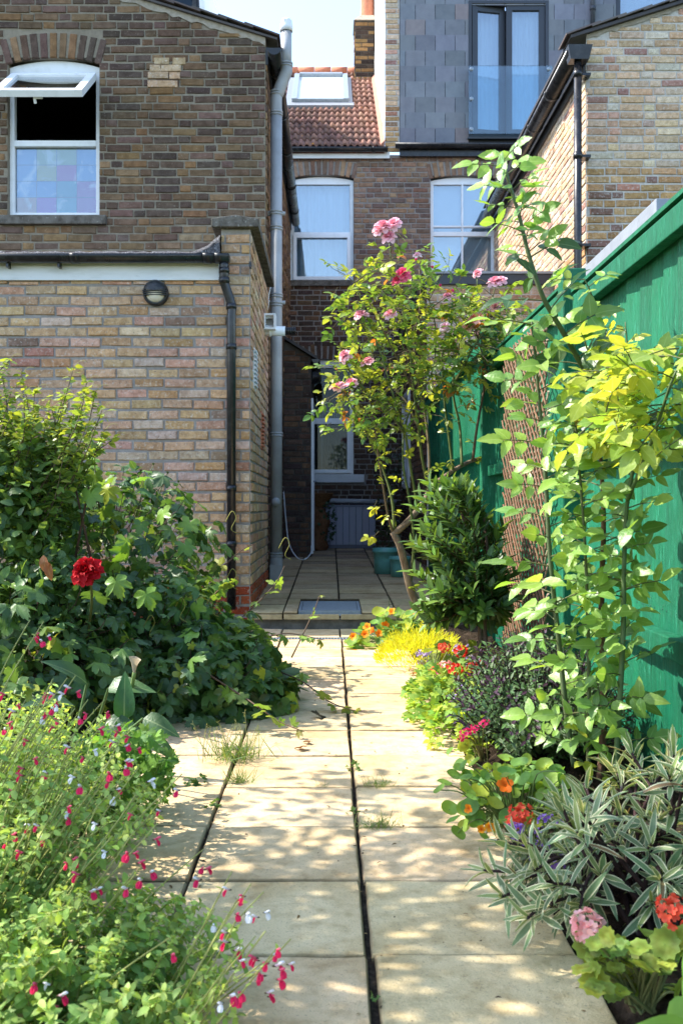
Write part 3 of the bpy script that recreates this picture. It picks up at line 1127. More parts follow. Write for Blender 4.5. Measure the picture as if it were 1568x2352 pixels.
arch(lwall, (XL0, YL, 0), SX(wx0) - .02, SX(wx1) + .02, wz1 + .0, .065, P_WING, m_brick_sooty, 3, .225)
# pale patch of replaced bricks
rg = random.Random(5)
for (x, y, w) in ((345, 150, .1), (381, 150, .19), (352, 166, .19), (390, 167, .1), (340, 186, .1), (372, 186, .2), (360, 134, .14), (400, 134, .12)):
    M = Matrix.Translation((XW(x + 12, YL), YL - .009, ZW(y + 8, YL))) @ Matrix.Diagonal((w / .215, 1, 1, 1))
    put('pale_brick', STR[rg.randrange(6)].get('brick', m_brick, False), lwall, matrix=M, color=jit(rg, lin(196, 166, 132), .12))
brick_wall(lw, (XLR, YL, 0), 'R', 15 - YL, 5.1, lambda z: P_WING_LOW if z > 2.0 else P_MAIN_LOW, m_mortar_old, quota=0, seed=10, mat=m_brick_sooty, back=False, rough=1.4)
mb = MB()
mb.box(wx0 - .06, wx1 + .07, YL - .06, YL + .1, wz0 - .085, wz0 - .002)
mb.build('window_sill', m_stone, lw, bev=.008)
# window
wroot = MB()
yw0, yw1 = YL + .06, YL + .13
wroot.box(wx0 + .002, wx0 + .045, yw0, yw1, wz0 + .002, wz1 - .045)
wroot.box(wx1 - .045, wx1 - .002, yw0, yw1, wz0 + .002, wz1 - .045)
wroot.box(wx0 + .045, wx1 - .045, yw0, yw1, wz0 + .002, wz0 + .05)
arch_top(wroot, wx0 + .002, wx1 - .002, wz1, .065, yw0, yw1, .045)
ztr = ZW(324, YL)
wroot.box(wx0 + .045, wx1 - .045, yw0 - .004, yw1, ztr - .03, ztr + .025)
win = wroot.build('window', m_white, lw, bev=.003)
room(win, wx0, wx1, wz0, wz1 + .1, YL + .22, 2.2)
pane(win, wx0 + .05, wx1 - .05, wz0 + .055, ztr - .035, YL + .10, glass_mat('film_glass', .07, (.95, .97, .98)))
fcol = [['b', 'g', 'g', 'b'], ['b', 'y', 'm', 'b'], ['b', 'b', 't', 'p'], ['o', 'v', 't', 'p']]
fc = {'b': lin(84, 142, 190), 'g': lin(128, 156, 120), 'y': lin(150, 156, 104), 'm': lin(150, 84, 140), 't': lin(60, 138, 160), 'p': lin(140, 96, 150), 'o': lin(160, 132, 120), 'v': lin(140, 88, 166)}
fw, fh = (wx1 - wx0 - .1) / 4, (ztr - .035 - wz0 - .055) / 4
for r_ in range(4):
    for q in range(4):
        mb = MB()
        xa, za = wx0 + .05 + q * fw, wz0 + .055 + (3 - r_) * fh
        mb.box(xa + .003, xa + fw - .003, YL + .108, YL + .112, za + .003, za + fh - .003)
        mb.build('coloured_pane', m_film, win, color=fc[fcol[r_][q]])
mb = MB()
mb.box(wx0 + .05, wx1 - .05, YL + .114, YL + .116, wz0 + .055, ztr - .035)
mb.build('film_backing', surf('film_lead', lin(70, 100, 130), rough=.5), win)
# the open top-hung light
zt = ZW(172, YL)
LL, th_ = .66, R(55)
hx0, hx1 = wx0 + .035, wx1 - .035
Mh = Matrix.Translation((0, YL + .03, zt)) @ Matrix.Rotation(-th_, 4, 'X')


def hung(mbx, x0, x1, y0, y1, z0, z1):
    p = [(x0, y0, z0), (x1, y0, z0), (x1, y1, z0), (x0, y1, z0), (x0, y0, z1), (x1, y0, z1), (x1, y1, z1), (x0, y1, z1)]
    mbx.hexa([Mh @ Vector(q) for q in p])


mb = MB()
t = .07
hung(mb, hx0, hx0 + t, -.03, .03, -LL, 0)
hung(mb, hx1 - t, hx1, -.03, .03, -LL, 0)
hung(mb, hx0 + t, hx1 - t, -.03, .03, -LL, -LL + t)
hung(mb, hx0 + t, hx1 - t, -.03, .03, -t, 0)
hung(mb, (hx0 + hx1) / 2 - .06, (hx0 + hx1) / 2 + .06, .03, .045, -.04, -.015)
sash = mb.build('open_sash', m_white, win, bev=.003)
mb = MB()
hung(mb, hx0 + t, hx1 - t, -.006, .006, -LL + t, -t)
mb.build('sash_glass', glass_mat('sash_glass', .32, (.6, .68, .7)), win)
mb = MB()
hung(mb, (hx0 + hx1) / 2 - .05, (hx0 + hx1) / 2 + .03, .03, .05, -LL + .02, -LL + .04)
hung(mb, (hx0 + hx1) / 2 - .05, (hx0 + hx1) / 2 - .03, .05, .09, -LL + .02, -LL + .04)
mb.build('handle', m_white, win)
# roof of the wing: slates with a stepped verge
mb = MB()
xe = XLR + .11
ze = zv(xe) + .012
mb.hexa([(XL0, YL - .045, zv(XL0) + .015), (xe, YL - .045, ze), (xe, 15, ze), (XL0, 15, zv(XL0) + .015), (XL0, YL - .045, zv(XL0) + .035), (xe, YL - .045, ze + .02), (xe, 15, ze + .02), (XL0, 15, zv(XL0) + .035)])
lroof = mb.build('roof', m_slate, lw, color=lin(78, 72, 70))
al = math.atan(.305)
sl = Tpl([(-.5, -.5, 0), (.5, -.5, 0), (.5, .5, 0), (-.5, .5, 0), (-.5, -.5, 1), (.5, -.5, 1), (.5, .5, 1), (-.5, .5, 1)], [(3, 2, 1, 0), (4, 5, 6, 7), (0, 1, 5, 4), (1, 2, 6, 5), (2, 3, 7, 6), (3, 0, 4, 7)])
for k in range(13):
    x = xe - .14 - k * .24
    M = Matrix.Translation((x, YL + .1, zv(x) + .046 + .008)) @ Matrix.Rotation(al + .05, 4, 'Y') @ Matrix.Diagonal((.34, .34, .014, 1))
    put('slate', sl.get('slate', m_slate, False), lroof, matrix=M, color=jit(rg, lin(84, 74, 68), .2))
mb = MB()
V, Fs = [], []
for i in range(61):
    x = XL0 + (XLR - XL0) * i / 60
    V += [(x, YL - .012, zv(x) + .012), (x, YL - .012, zv(x) - .045 + rg.uniform(-.02, .015))]
mb.add(V, [(2 * i, 2 * i + 1, 2 * i + 3, 2 * i + 2) for i in range(60)])
mb.build('verge_mortar', m_cement, lroof)
# eaves gutter running to the main wall
mb = MB()
gxl = -.515
mb.halfpipe((gxl, 9.28, 5.03), (gxl, 14.95, 5.03), .062, n=12)
for yy in (9.75, 10.8, 11.9, 13.2, 14.3):
    mb.halfpipe((gxl, yy, 5.031), (gxl, yy + .06, 5.031), .069, n=12)
mb.build('gutter', m_black, lw)
mb = MB()
mb.box(XLR + .002, XLR + .022, YL, 15, 4.93, 5.09)
mb.build('eaves_board', m_blackpaint, lw)
# grey soil and vent pipe beside the wing
yp = 9.62
sp = thing('soil_pipe', 'tall grey plastic soil pipe with white vent cap beside the left wing', 'pipe', (XW(635, yp), yp, patio_z(yp)))
xp0, xp1 = XW(634.5, yp), XW(657.5, yp)
zb0 = patio_z(yp)
mb = MB()
mb.tube([(xp0, yp, zb0 + .01), (xp0, yp, ZW(262, yp))], .055, 20)
mb.tube(smooth([(xp0, yp, ZW(262, yp)), (xp0, yp, ZW(225, yp)), (xp0 + .02, yp, ZW(212, yp)), (xp1 - .02, yp, ZW(178, yp)), (xp1, yp, ZW(165, yp)), (xp1, yp, ZW(150, yp))], 4), .0555, 20)
mb.tube([(xp1, yp, ZW(165, yp)), (xp1, yp, ZW(72, yp))], .050, 20)
for (z, x) in ((ZW(262, yp), xp0), (ZW(215, yp), xp0), (ZW(490, yp), xp0), (ZW(525, yp), xp0), (ZW(680, yp), xp0), (ZW(700, yp), xp0), (ZW(150, yp), xp1), (1.55, xp0), (.42, xp0)):
    for d in (-.012, .012):
        mb.lathe([(.054, d - .008), (.0615, d - .008), (.0615, d + .008), (.054, d + .008)], (x, yp, z), 20)
mb.build('pipe', m_grey, sp)
mb = MB()
mb.lathe([(.054, -.03), (.06, -.03), (.06, .02), (.05, .05), (.0505, .07), (.045, .085), (.001, .088)], (xp1, yp, ZW(66, yp)), 20)
for k in range(10):
    a_ = k * math.pi / 5
    mb.box(xp1 + .05 * math.cos(a_) - .004, xp1 + .05 * math.cos(a_) + .004, yp + .05 * math.sin(a_) - .004, yp + .05 * math.sin(a_) + .004, ZW(66, yp) + .03, ZW(66, yp) + .075)
mb.build('vent_cap', m_white, sp)
for z in (ZW(490, yp), ZW(695, yp)):
    mb = MB()
    mb.tube([(xp0 - .085, yp + .01, z), (xp0 + .085, yp + .01, z)], .018, 12)
    mb.box(XLR - .01, xp0 - .05, yp + .0, yp + .03, z - .02, z + .02)
    mb.build('bracket', m_grey, sp)
mb = MB()
zi = ZW(1153, yp)
mb.lathe([(.0, -.085), (.036, -.085), (.04, -.07), (.04, .0)], (xp0, yp, zi), 16, 'Y')
mb.build('access_cap', m_grey, sp)
mb = MB()
mb.box(xp0 - .058, xp0 + .058, yp - .062, yp + .05, zb0 - .01, zb0 + .16)
mb.lathe([(.06, 0), (.062, .05), (.056, .07)], (xp0, yp, zb0 + .16), 18)
mb.build('base', m_grey, sp, bev=.006)
cab = MB()
yc = 9.5
cab.tube(smooth([W(613, 627, yc), W(622, 650, yc), W(617, 680, yc), W(613, 720, yc), W(618, 690, yc - .02), W(615, 705, yc)], 5), .006, 6)
tag(cab.build('wall_cable', m_white, None, at=W(613, 720, yc)), 'thin white cable looping down beside the grey soil pipe at coping height', 'cable')
# ------------------------------------------------------------------ main house
YM = 15.0
mh_ = thing('main_brick_house', 'brown brick rear wall of the terraced house with white sash windows and tiled roof', 'house', (.6, YM, .28))
XM0, XM1 = -.75, 5.2
SM = lambda x: x - XM0
ztop = 6.03
w1 = (-.60, .332, ZW(645, YM), ZW(412, YM))
w2 = (XW(988, YM), XW(1137, YM), ZW(632, YM), ZW(413, YM))
w3 = (-.60, .332, ZW(1090, YM), ZW(835, YM))
holes = [(SM(w[0]), SM(w[1]), w[2], w[3] + .06) for w in (w1, w2, w3)]
nob = [(SM(w[0]) - .04, SM(w[1]) + .04, w[3] + .0, w[3] + .27) for w in (w1, w2, w3)]
nob += [(SM(w1[0]), SM(w1[1]) + .1, w1[2] - .1, w1[2]), (SM(w3[0]), SM(w3[1]) + .17, w3[2] - .13, w3[2])]
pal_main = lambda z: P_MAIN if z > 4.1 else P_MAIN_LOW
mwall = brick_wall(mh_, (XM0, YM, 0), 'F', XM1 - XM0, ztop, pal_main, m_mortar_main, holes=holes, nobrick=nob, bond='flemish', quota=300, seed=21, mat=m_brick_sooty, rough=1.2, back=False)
for i, w in enumerate((w1, w2, w3)):
    arch(mwall, (XM0, YM, 0), SM(w[0]) - .03, SM(w[1]) + .03, w[3] + .0, .06, P_MAIN if i < 2 else P_MAIN_LOW, m_brick_sooty, 30 + i, .22)


def sash_frame(w, zmid, t=.055, muntin=False, low_frame=0.0):
    x0, x1, z0, z1 = w
    mb = MB()
    y0, y1 = YM + .07, YM + .14
    mb.box(x0 + .003, x0 + t, y0, y1, z0 + .003, z1 - t)
    mb.box(x1 - t, x1 - .003, y0, y1, z0 + .003, z1 - t)
    mb.box(x0 + t, x1 - t, y0, y1, z0 + .003, z0 + t)
    arch_top(mb, x0 + .003, x1 - .003, z1, .055, y0, y1, t)
    mb.box(x0 + t, x1 - t, y0 - .006, y1, zmid - .032, zmid + .032)
    if low_frame:
        q = low_frame
        mb.frame(x0 + t - .01, x1 - t + .01, z0 + t * .4, zmid - .005, y0 - .03, y0 - .001, q)
    if muntin:
        xm = (x0 + x1) / 2
        mb.box(xm - .014, xm + .014, y0 + .004, y1 - .01, z0 + t, zmid - .032)
        mb.box(xm - .014, xm + .014, y0 + .004, y1 - .01, zmid + .032, z1 - t)
        mb.box(x0 + t, x1 - t, y0 + .002, y1 - .01, zmid + .10, zmid + .125)
    return mb.build('window', m_white, mh_, bev=.002)


z1m = ZW(536, YM)
win1 = sash_frame(w1, z1m, low_frame=.05)
pane(win1, w1[0] + .06, w1[1] - .06, z1m + .032, w1[3] - .05, YM + .105)
pane(win1, w1[0] + .06, w1[1] - .06, w1[2] + .06, z1m - .032, YM + .095)
mb = MB(); curtain(mb, w1[0], w1[1], w1[2], w1[3] + .05, YM + .24, .03, 9, 3); mb.build('curtain', m_curtain, win1)
room(win1, w1[0], w1[1], w1[2], w1[3], YM + .3)
mb = MB(); mb.box(w1[0], w1[1] + .09, YM - .05, YM + .08, w1[2] - .085, w1[2] - .003); mb.build('window_sill', m_stone, mh_, bev=.006)
z2m = ZW(535, YM)
win2 = sash_frame(w2, z2m, .05, True)
pane(win2, w2[0] + .05, w2[1] - .05, z2m + .032, w2[3] - .05, YM + .105)
pane(win2, w2[0] + .05, w2[1] - .05, w2[2] + .05, z2m - .032, YM + .095)
mb = MB(); mb.quad((w2[0], YM + .2, w2[2]), (w2[1], YM + .2, w2[2]), (w2[1], YM + .2, w2[3] + .05), (w2[0], YM + .2, w2[3] + .05)); mb.build('roller_blind', m_curtain, win2)
room(win2, w2[0], w2[1], w2[2], w2[3], YM + .3)
z3m = ZW(965, YM)
win3 = sash_frame(w3, z3m, low_frame=.05)
pane(win3, w3[0] + .06, w3[1] - .06, z3m + .032, w3[3] - .05, YM + .105, m_glassd)
pane(win3, w3[0] + .06, w3[1] - .06, w3[2] + .06, z3m - .032, YM + .095, m_glassd)
mb = MB(); curtain(mb, w3[0] + .45, w3[1] - .04, w3[2], z3m, YM + .30, .015, 7, 4); mb.build('net_curtain', surf('net_curtain', (.10, .12, .14), rough=.9), win3)
room(win3, w3[0], w3[1], w3[2], w3[3], YM + .38, mat=m_roomcard)
mb = MB(); mb.box(w3[0], w3[1] + .15, YM - .07, YM + .08, w3[2] - .12, w3[2] - .003); mb.build('window_sill', m_whitew, mh_, bev=.006)
# macrame moon hanging behind the glass
mc = thing('macrame_moon', 'white macrame crescent with fringe hanging inside the dark ground floor window', 'wall hanging', (-.18, YM + .2, 2.2))
mb = MB()
cx_, cz_, rr = -.05, ZW(905, YM), .24
pts = [(cx_ + rr * math.cos(a_), YM + .2, cz_ + rr * math.sin(a_)) for a_ in [R(100 + k * 15) for k in range(17)]]
mb.tube(pts, .011, 8)
mb.build('hoop', m_white, mc)
mb = MB()
rg = random.Random(3)
for k in range(16):
    x = cx_ - .20 + k * .026
    z = cz_ - math.sqrt(max(rr * rr - (x - cx_) ** 2, 0)) if abs(x - cx_) < rr else cz_
    mb.tube([(x, YM + .2, z), (x + .004, YM + .2, z - .16 - rg.uniform(0, .04))], .006, 5)
mb.build('fringe', m_white, mc, kind='stuff')

# eaves of the tiled roof
RP = R(35)
EY, EZ = 14.88, 6.10
xa, xb = -.9, .775
mb = MB()
mb.box(xa, XW(895, 14.9), 14.93, 14.96, ZW(362, 14.9), ZW(347, 14.9))
mb.build('fascia', m_whitew, mh_)
mb = MB()
mb.halfpipe((xa, 14.87, ZW(340, 14.87)), (XW(890, 14.87), 14.87, ZW(340, 14.87)), .06)
for x in (XW(740, 14.87), XW(858, 14.87)):
    mb.halfpipe((x - .02, 14.87, ZW(340, 14.87)), (x + .02, 14.87, ZW(340, 14.87)), .066)
mb.build('gutter', m_black, mh_)
rl = 4.74
TR = Matrix.Translation((0, EY, EZ)) @ Matrix.Rotation(RP, 4, 'X')      # local x along the eaves, y up the slope, z off the roof
mb = MB()
p = [TR @ Vector(q) for q in ((xa, 0, -.1), (xb, 0, -.1), (xb, rl, -.1), (xa, rl, -.1), (xa, 0, 0), (xb, 0, 0), (xb, rl, 0), (xa, rl, 0))]
mb.hexa(p)
troof = mb.build('roof', m_tile, mh_, color=lin(110, 60, 50))
V, Fs = [], []
pw, pl = .0915, .316
ns = 6
for (y, lift) in ((-.02, .036), (pl, .008)):
    for i in range(ns + 1):
        u = i / ns
        V.append((-pw / 2 + pw * u, y, lift + .030 * math.sin(math.pi * min(1, u / .72)) if u < .72 else lift - .004))
for i in range(ns + 1):
    x, y, z = V[i]
    V.append((x, y + .004, z - .022))
Fs = [(i, i + 1, ns + 2 + i, ns + 1 + i) for i in range(ns)] + [(i + 1, i, 2 * ns + 2 + i, 2 * ns + 3 + i) for i in range(ns)]
tile_t = Tpl(V, Fs)
rg = random.Random(44)
items = []
sk = (XW(672, 17.2), XW(800, 17.2), 2.35, 4.15)
for r_ in range(15):
    for q in range(18):
        x, y = xb - .06 - pw * (q + .5), r_ * pl
        if sk[0] - .06 < x < sk[1] + .08 and sk[2] - .25 < y < sk[3]:
            continue
        M = TR @ Matrix.Translation((x, y, .0 + rg.uniform(-.002, .003))) @ Matrix.Rotation(rg.uniform(-.01, .01), 4, 'Z')
        tile_shadow = max(0, min(1, (.9 - (x + .8) * .55 - r_ * .045)))  # diagonal roof shadow put into the tile colours, darkest at the lower left
        c = mixc(lin(164, 122, 104), lin(96, 74, 72), min(1, max(0, rg.uniform(.0, .5) + tile_shadow * .6)))
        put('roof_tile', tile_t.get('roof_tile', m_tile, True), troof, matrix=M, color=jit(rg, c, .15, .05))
mb = MB()
for q in range(6):
    x0_ = xa + q * .3
    mb.tube([TR @ Vector((x0_, rl, .03)), TR @ Vector((min(x0_ + .295, xb), rl, .03))], .085, 12)
mb.build('ridge_tile', m_terra, troof)
mb = MB()   # mortar fillet and brick-red flashing against the parapet
p = [TR @ Vector(q) for q in ((xb - .06, 0, .0), (xb + .002, 0, .0), (xb + .002, rl, .0), (xb - .06, rl, .0), (xb - .05, 0, .05), (xb + .002, 0, .10), (xb + .002, rl, .10), (xb - .05, rl, .05))]
mb.hexa(p)
mb.build('parapet_flashing', surf('flashing_red', lin(176, 128, 110), rough=.9, layers=[(30, 4, .4, .7, (.7, .6, .55), .7, 'MULTIPLY')]), troof)
sky_w = thing('roof_window', 'white-lit skylight with grey frame set in the red tiled roof', 'skylight', TR @ Vector(((sk[0] + sk[1]) / 2, sk[2], 0)))


def rbox(mbx, x0, x1, y0, y1, z0, z1):
    p = [(x0, y0, z0), (x1, y0, z0), (x1, y1, z0), (x0, y1, z0), (x0, y0, z1), (x1, y0, z1), (x1, y1, z1), (x0, y1, z1)]
    mbx.hexa([TR @ Vector(q) for q in p])


mb = MB()
t = .09
rbox(mb, sk[0], sk[0] + t, sk[2], sk[3], .0, .13); rbox(mb, sk[1] - t, sk[1], sk[2], sk[3], .0, .13)
rbox(mb, sk[0] + t, sk[1] - t, sk[2], sk[2] + t, 0, .12); rbox(mb, sk[0] + t, sk[1] - t, sk[3] - t, sk[3], .0, .15)
mb.build('frame', m_steel, sky_w, bev=.006)
mb = MB(); rbox(mb, sk[0] + t, sk[1] - t, sk[2] + t, sk[3] - t, .03, .09)
mb.build('pane', surf('skylight_pane', (.55, .6, .66), rough=.06, spec=1.0), sky_w)
mb = MB(); rbox(mb, sk[0] - .08, sk[1] + .08, sk[2] - .2, sk[2], .012, .07); rbox(mb, sk[0] - .1, sk[0], sk[2], sk[3], 0, .06); rbox(mb, sk[1], sk[1] + .06, sk[2], sk[3], 0, .06)
mb.build('flashing', m_lead, sky_w)

# chimney stack at the ridge
yc = 18.3
cx0, cx1 = XW(815, yc), XW(862, yc)
cz0, cz1 = ZW(215, yc), ZW(48, yc)
ch = thing('chimney_stack', 'soot-stained brick chimney stack with a clay pot above the tiled roof', 'chimney', ((cx0 + cx1) / 2, yc, cz0))
brick_wall(ch, (cx0, yc, cz0), 'F', cx1 - cx0, cz1 - cz0, lambda z: P_STACK, m_mortar_dark, quota=100, seed=50, mat=m_brick_sooty, back=False)
brick_wall(ch, (cx0, yc, cz0), 'L', .6, cz1 - cz0, lambda z: P_STACK, m_mortar_dark, quota=0, seed=51, mat=m_brick_sooty, back=False)
mb = MB()
mb.hexa([(cx0 - .03, yc - .04, cz1), (cx1, yc - .04, cz1), (cx1, yc + .6, cz1), (cx0 - .03, yc + .6, cz1), (cx0 + .1, yc + .08, cz1 + .14), (cx1 - .02, yc + .08, cz1 + .14), (cx1 - .02, yc + .5, cz1 + .14), (cx0 + .1, yc + .5, cz1 + .14)])
mb.build('flaunching', m_cement, ch, bev=.01)
mb = MB()
mb.lathe([(.13, .1), (.12, .4), (.115, .7), (.14, .72), (.14, .8), (.1, .8), (.1, .4)], ((cx0 + cx1) / 2 + .05, yc + .25, cz1), 20)
mb.build('chimney_pot', m_terra, ch)
mb = MB()
mb.hexa([(cx0 - .1, yc - .09, cz0 - .35), (cx1, yc - .09, cz0 - .35), (cx1, yc + .5, cz0 - .1), (cx0 - .1, yc + .5, cz0 - .1), (cx0 - .012, yc - .012, cz0 + .12), (cx1, yc - .012, cz0 + .12), (cx1, yc + .5, cz0 + .2), (cx0 - .012, yc + .5, cz0 + .2)])
mb.build('mortar_skirt', m_cement, ch, bev=.02)

# party-wall parapet between the tiled roof and the slate loft
pp = thing('party_wall_parapet', 'tall pale brick party wall with whitewashed side rising beside the tiled roof', 'wall', (.88, YM, 5.95))
px0, px1 = .785, 1.0
brick_wall(pp, (px0, YM - .03, 6.06), 'F', px1 - px0, 4.0, lambda z: P_RIGHT if z > 6.7 else P_RIGHT_LOW, m_mortar_right, bond='flemish', quota=150, seed=60, back=False)
mb = MB()
V = []
for j in range(14):
    for i in range(20):
        y, z = YM - .02 + i * .22, 6.06 + j * .31
        V.append((px0 - .004 + random.Random(i * 31 + j).uniform(-.008, .008), y, z))
mb.add(V, [(j * 20 + i, j * 20 + i + 1, j * 20 + i + 21, j * 20 + i + 20) for j in range(13) for i in range(19)], True)
mb.build('whitewashed_side', m_render, pp)

# slate-clad loft extension
YS = 14.97
lo = thing('slate_loft_extension', 'blue-grey slate-hung loft extension with dark French doors', 'loft extension', (3, YS, 6.1))
mb = MB()
fd = (XW(1075, YS), XW(1258, YS), ZW(318, YS), ZW(3, YS))
rw = (XW(1413, YS), 5.7, ZW(66, YS), ZW(-60, YS))
xs0, xs1, zs0, zs1 = 1.0, 6.2, 6.1, 9.4
for (a, b, c, d) in ((xs0, fd[0], zs0, zs1), (fd[0], fd[1], zs0, fd[2]), (fd[0], fd[1], fd[3], zs1), (fd[1], rw[0], zs0, zs1), (rw[0], rw[1], zs0, rw[2]), (rw[0], rw[1], rw[3], zs1), (rw[1], xs1, zs0, zs1)):
    mb.quad((a, YS, c), (b, YS, c), (b, YS, d), (a, YS, d))
lwl = mb.build('wall', surf('batten_dark', (.03, .032, .036), rough=.9), lo)
rg = random.Random(70)
sw, sh = .289, .226
for r_ in range(15):
    z = ZW(332, YS) + r_ * sh
    x = xs0 - (sw / 2 if r_ % 2 else .0) - .06
    while x < xs1:
        a, b = max(x + .0015, xs0 + .004), min(x + sw - .0015, xs1)
        segs = [(a, b)]
        for (h0, h1, hz0, hz1) in (fd, rw):
            if hz0 - .1 < z + sh / 2 < hz1 + .03:
                ns_ = []
                for (p_, q_) in segs:
                    if q_ <= h0 or p_ >= h1:
                        ns_.append((p_, q_))
                    else:
                        if h0 - p_ > .02: ns_.append((p_, h0))
                        if q_ - h1 > .02: ns_.append((h1, q_))
                segs = ns_
        for (p_, q_) in segs:
            if q_ - p_ < .02:
                continue
            base = lin(116, 119, 126) if rg.random() > .04 else lin(126, 116, 116)
            M = Matrix.Translation(((p_ + q_) / 2, YS - .014, z + sh / 2)) @ Matrix.Rotation(.045, 4, 'X') @ Matrix.Rotation(rg.uniform(-.006, .006), 4, 'Y') @ Matrix.Rotation(rg.uniform(-.012, .012), 4, 'Z') @ Matrix.Diagonal((q_ - p_ - .004, .014, sh + .012, 1)) @ Matrix.Translation((0, 0, -.5))
            put('slate', sl.get('slate', m_slate, False), lwl, matrix=M, color=jit(rg, base, .15, .04))
        x += sw
# French doors (frame, two leaves, the left one ajar), curtains, glass balustrade
x0, x1, z0, z1 = fd
mb = MB()
mb.frame(x0, x1, z0, z1, YS - .03, YS + .10, .045)
xm = XW(1162, YS)
mb.box(x0 - .02, x1 + .02, YS - .07, YS - .031, z0 - .03, z0)
fdo = mb.build('french_window', m_anth, lo, bev=.003)
mb = MB()
mb.frame(xm, x1 - .047, z0 + .047, z1 - .047, YS + .0, YS + .06, .085)
d2 = mb.build('door_leaf', m_anth, fdo, bev=.003)
mb = MB()
Md = Matrix.Translation((x0 + .05, YS + .02, 0)) @ Matrix.Rotation(R(11), 4, 'Z')
wd = xm - x0 - .05
for (a, b, c, d) in ((0, .085, z0 + .05, z1 - .05), (wd - .085, wd, z0 + .05, z1 - .05), (.085, wd - .085, z0 + .05, z0 + .14), (.085, wd - .085, z1 - .14, z1 - .05)):
    mb.hexa([Md @ Vector(q) for q in ((a, -.03, c), (b, -.03, c), (b, .03, c), (a, .03, c), (a, -.03, d), (b, -.03, d), (b, .03, d), (a, .03, d))])
mb.build('open_door_leaf', m_anth, fdo, bev=.003)
mb = MB()
mb.hexa([Md @ Vector(q) for q in ((.085, -.004, z0 + .14), (wd - .085, -.004, z0 + .14), (wd - .085, .004, z0 + .14), (.085, .004, z0 + .14), (.085, -.004, z1 - .14), (wd - .085, -.004, z1 - .14), (wd - .085, .004, z1 - .14), (.085, .004, z1 - .14))])
mb.build('pane', m_glass, fdo)
pane(fdo, xm + .085, x1 - .132, z0 + .132, z1 - .132, YS + .03)
mb = MB(); curtain(mb, xm + .03, x1 - .05, z0 + .05, z1, YS + .16, .03, 6, 8); mb.build('curtain', m_curtain, fdo)
mb = MB(); curtain(mb, x0 + .10, xm - .02, z0 + .06, z1, YS + .26, .03, 5, 9); mb.build('curtain', m_curtain, fdo)
room(fdo, x0, x1, z0, z1, YS + .6, 2.5, m_roomcard)
ba = thing('glass_balustrade', 'clear glass Juliet balcony panel fixed across the French doors with round clamps', 'balcony', ((x0 + x1) / 2, YS - .13, z0))
bz1 = ZW(152, YS - .12)
mb = MB(); mb.box(x0 - .015, x1 + .03, YS - .135, YS - .12, z0 + .02, bz1); mb.build('glass_panel', m_glass2, ba)
for xx in (x0 + .025, x1 - .02):
    for yy in (168, 236, 305):
        zz = ZW(yy, YS)
        mb = MB(); mb.lathe([(.001, -.012), (.028, -.012), (.03, -.004), (.03, .0), (.012, .0), (.012, .11)], (xx, YS - .136, zz), 16, 'Y'); mb.build('clamp', m_steel, ba)
# right-hand loft window
x0, x1, z0, z1 = rw
mb = MB(); mb.frame(x0, x1, z0, z1, YS - .03, YS + .08, .06); rwin = mb.build('window', m_anth, lo, bev=.003)
pane(rwin, x0 + .06, x1 - .06, z0 + .06, z1 - .06, YS + .03)
mb = MB(); curtain(mb, x0, x1, z0, z1, YS + .16, .03, 10, 10); mb.build('curtain', m_curtain, rwin)
room(rwin, x0, x1, z0, z1, YS + .25)
mb = MB()
xd = XW(1360, YS - .06)
mb.tube([(xd, YS - .07, ZW(120, YS)), (xd, YS - .07, 9.3)], .034, 12)
mb.lathe([(.034, -.03), (.042, -.03), (.042, .03), (.034, .03)], (xd, YS - .07, ZW(25, YS)), 12)
mb.build('downpipe', m_anth, lo)
mb = MB()
mb.box(XW(917, YS), 3.2, YS - .06, YS + .0, ZW(362, YS), ZW(340, YS))
mb.build('fascia', m_black, lo)
mb = MB()
mb.halfpipe((XW(906, YS), YS - .12, ZW(338, YS)), (3.2, YS - .12, ZW(338, YS)), .062)
mb.build('gutter', m_black, lo)

# neighbour's dormer seen over the left wing roof
yd = 14.2
dm = thing('neighbour_dormer', 'dark dormer with white edge just visible above the left wing roof', 'dormer', (XW(430, yd), yd, 7.4))
mb = MB()
mb.box(-4.4, XW(462, yd), yd, yd + 2, 6.6, 8.6)
mb.build('cheek', m_anth, dm)
mb = MB()
mb.hexa([(XW(462, yd), yd - .06, 7.5), (XW(474, yd), yd - .06, 7.5), (XW(474, yd), yd + 2, 7.5), (XW(462, yd), yd + 2, 7.5), (XW(452, yd), yd - .06, 8.7), (XW(462, yd), yd - .06, 8.7), (XW(462, yd), yd + 2, 8.7), (XW(452, yd), yd + 2, 8.7)])
mb.build('bargeboard', m_white, dm)
mb = MB()
mb.frame(-4.0, XW(452, yd), 7.2, 8.5, yd - .03, yd, .06)
mb.build('window_frame', m_blackpaint, dm)
pane(dm, -3.94, XW(452, yd) - .06, 7.26, 8.44, yd - .015, m_glassd)

# lean-to with its door beside the ground floor window
YT = 12.9
lt = thing('brick_lean_to', 'small dark brick lean-to at the end of the shaded side passage', 'lean-to', (-.42, YT, patio_z(YT)))
brick_wall(lt, (XLR, YT, 0), 'F', .35, 3.0, lambda z: P_MAIN_LOW, m_mortar_dark, top=lambda s: 2.98 - s * .62, bond='flemish', quota=120, seed=80, mat=m_brick_sooty, back=False)
mb = MB()
mb.box(-.262, -.25, YT + .02, 15, 0, 2.75)
mb.build('side_wall', m_mortar_dark, lt)
mb = MB()
mb.hexa([(-.6, YT - .07, 2.99), (-.17, YT - .07, 2.72), (-.17, 15, 2.72), (-.6, 15, 2.99), (-.6, YT - .07, 3.03), (-.17, YT - .07, 2.76), (-.17, 15, 2.76), (-.6, 15, 3.03)])
mb.build('roof', m_slate, lt, color=lin(60, 56, 54))
mb = MB()
mb.halfpipe((-.19, YT - .1, 2.72), (-.19, 14.9, 2.72), .05)
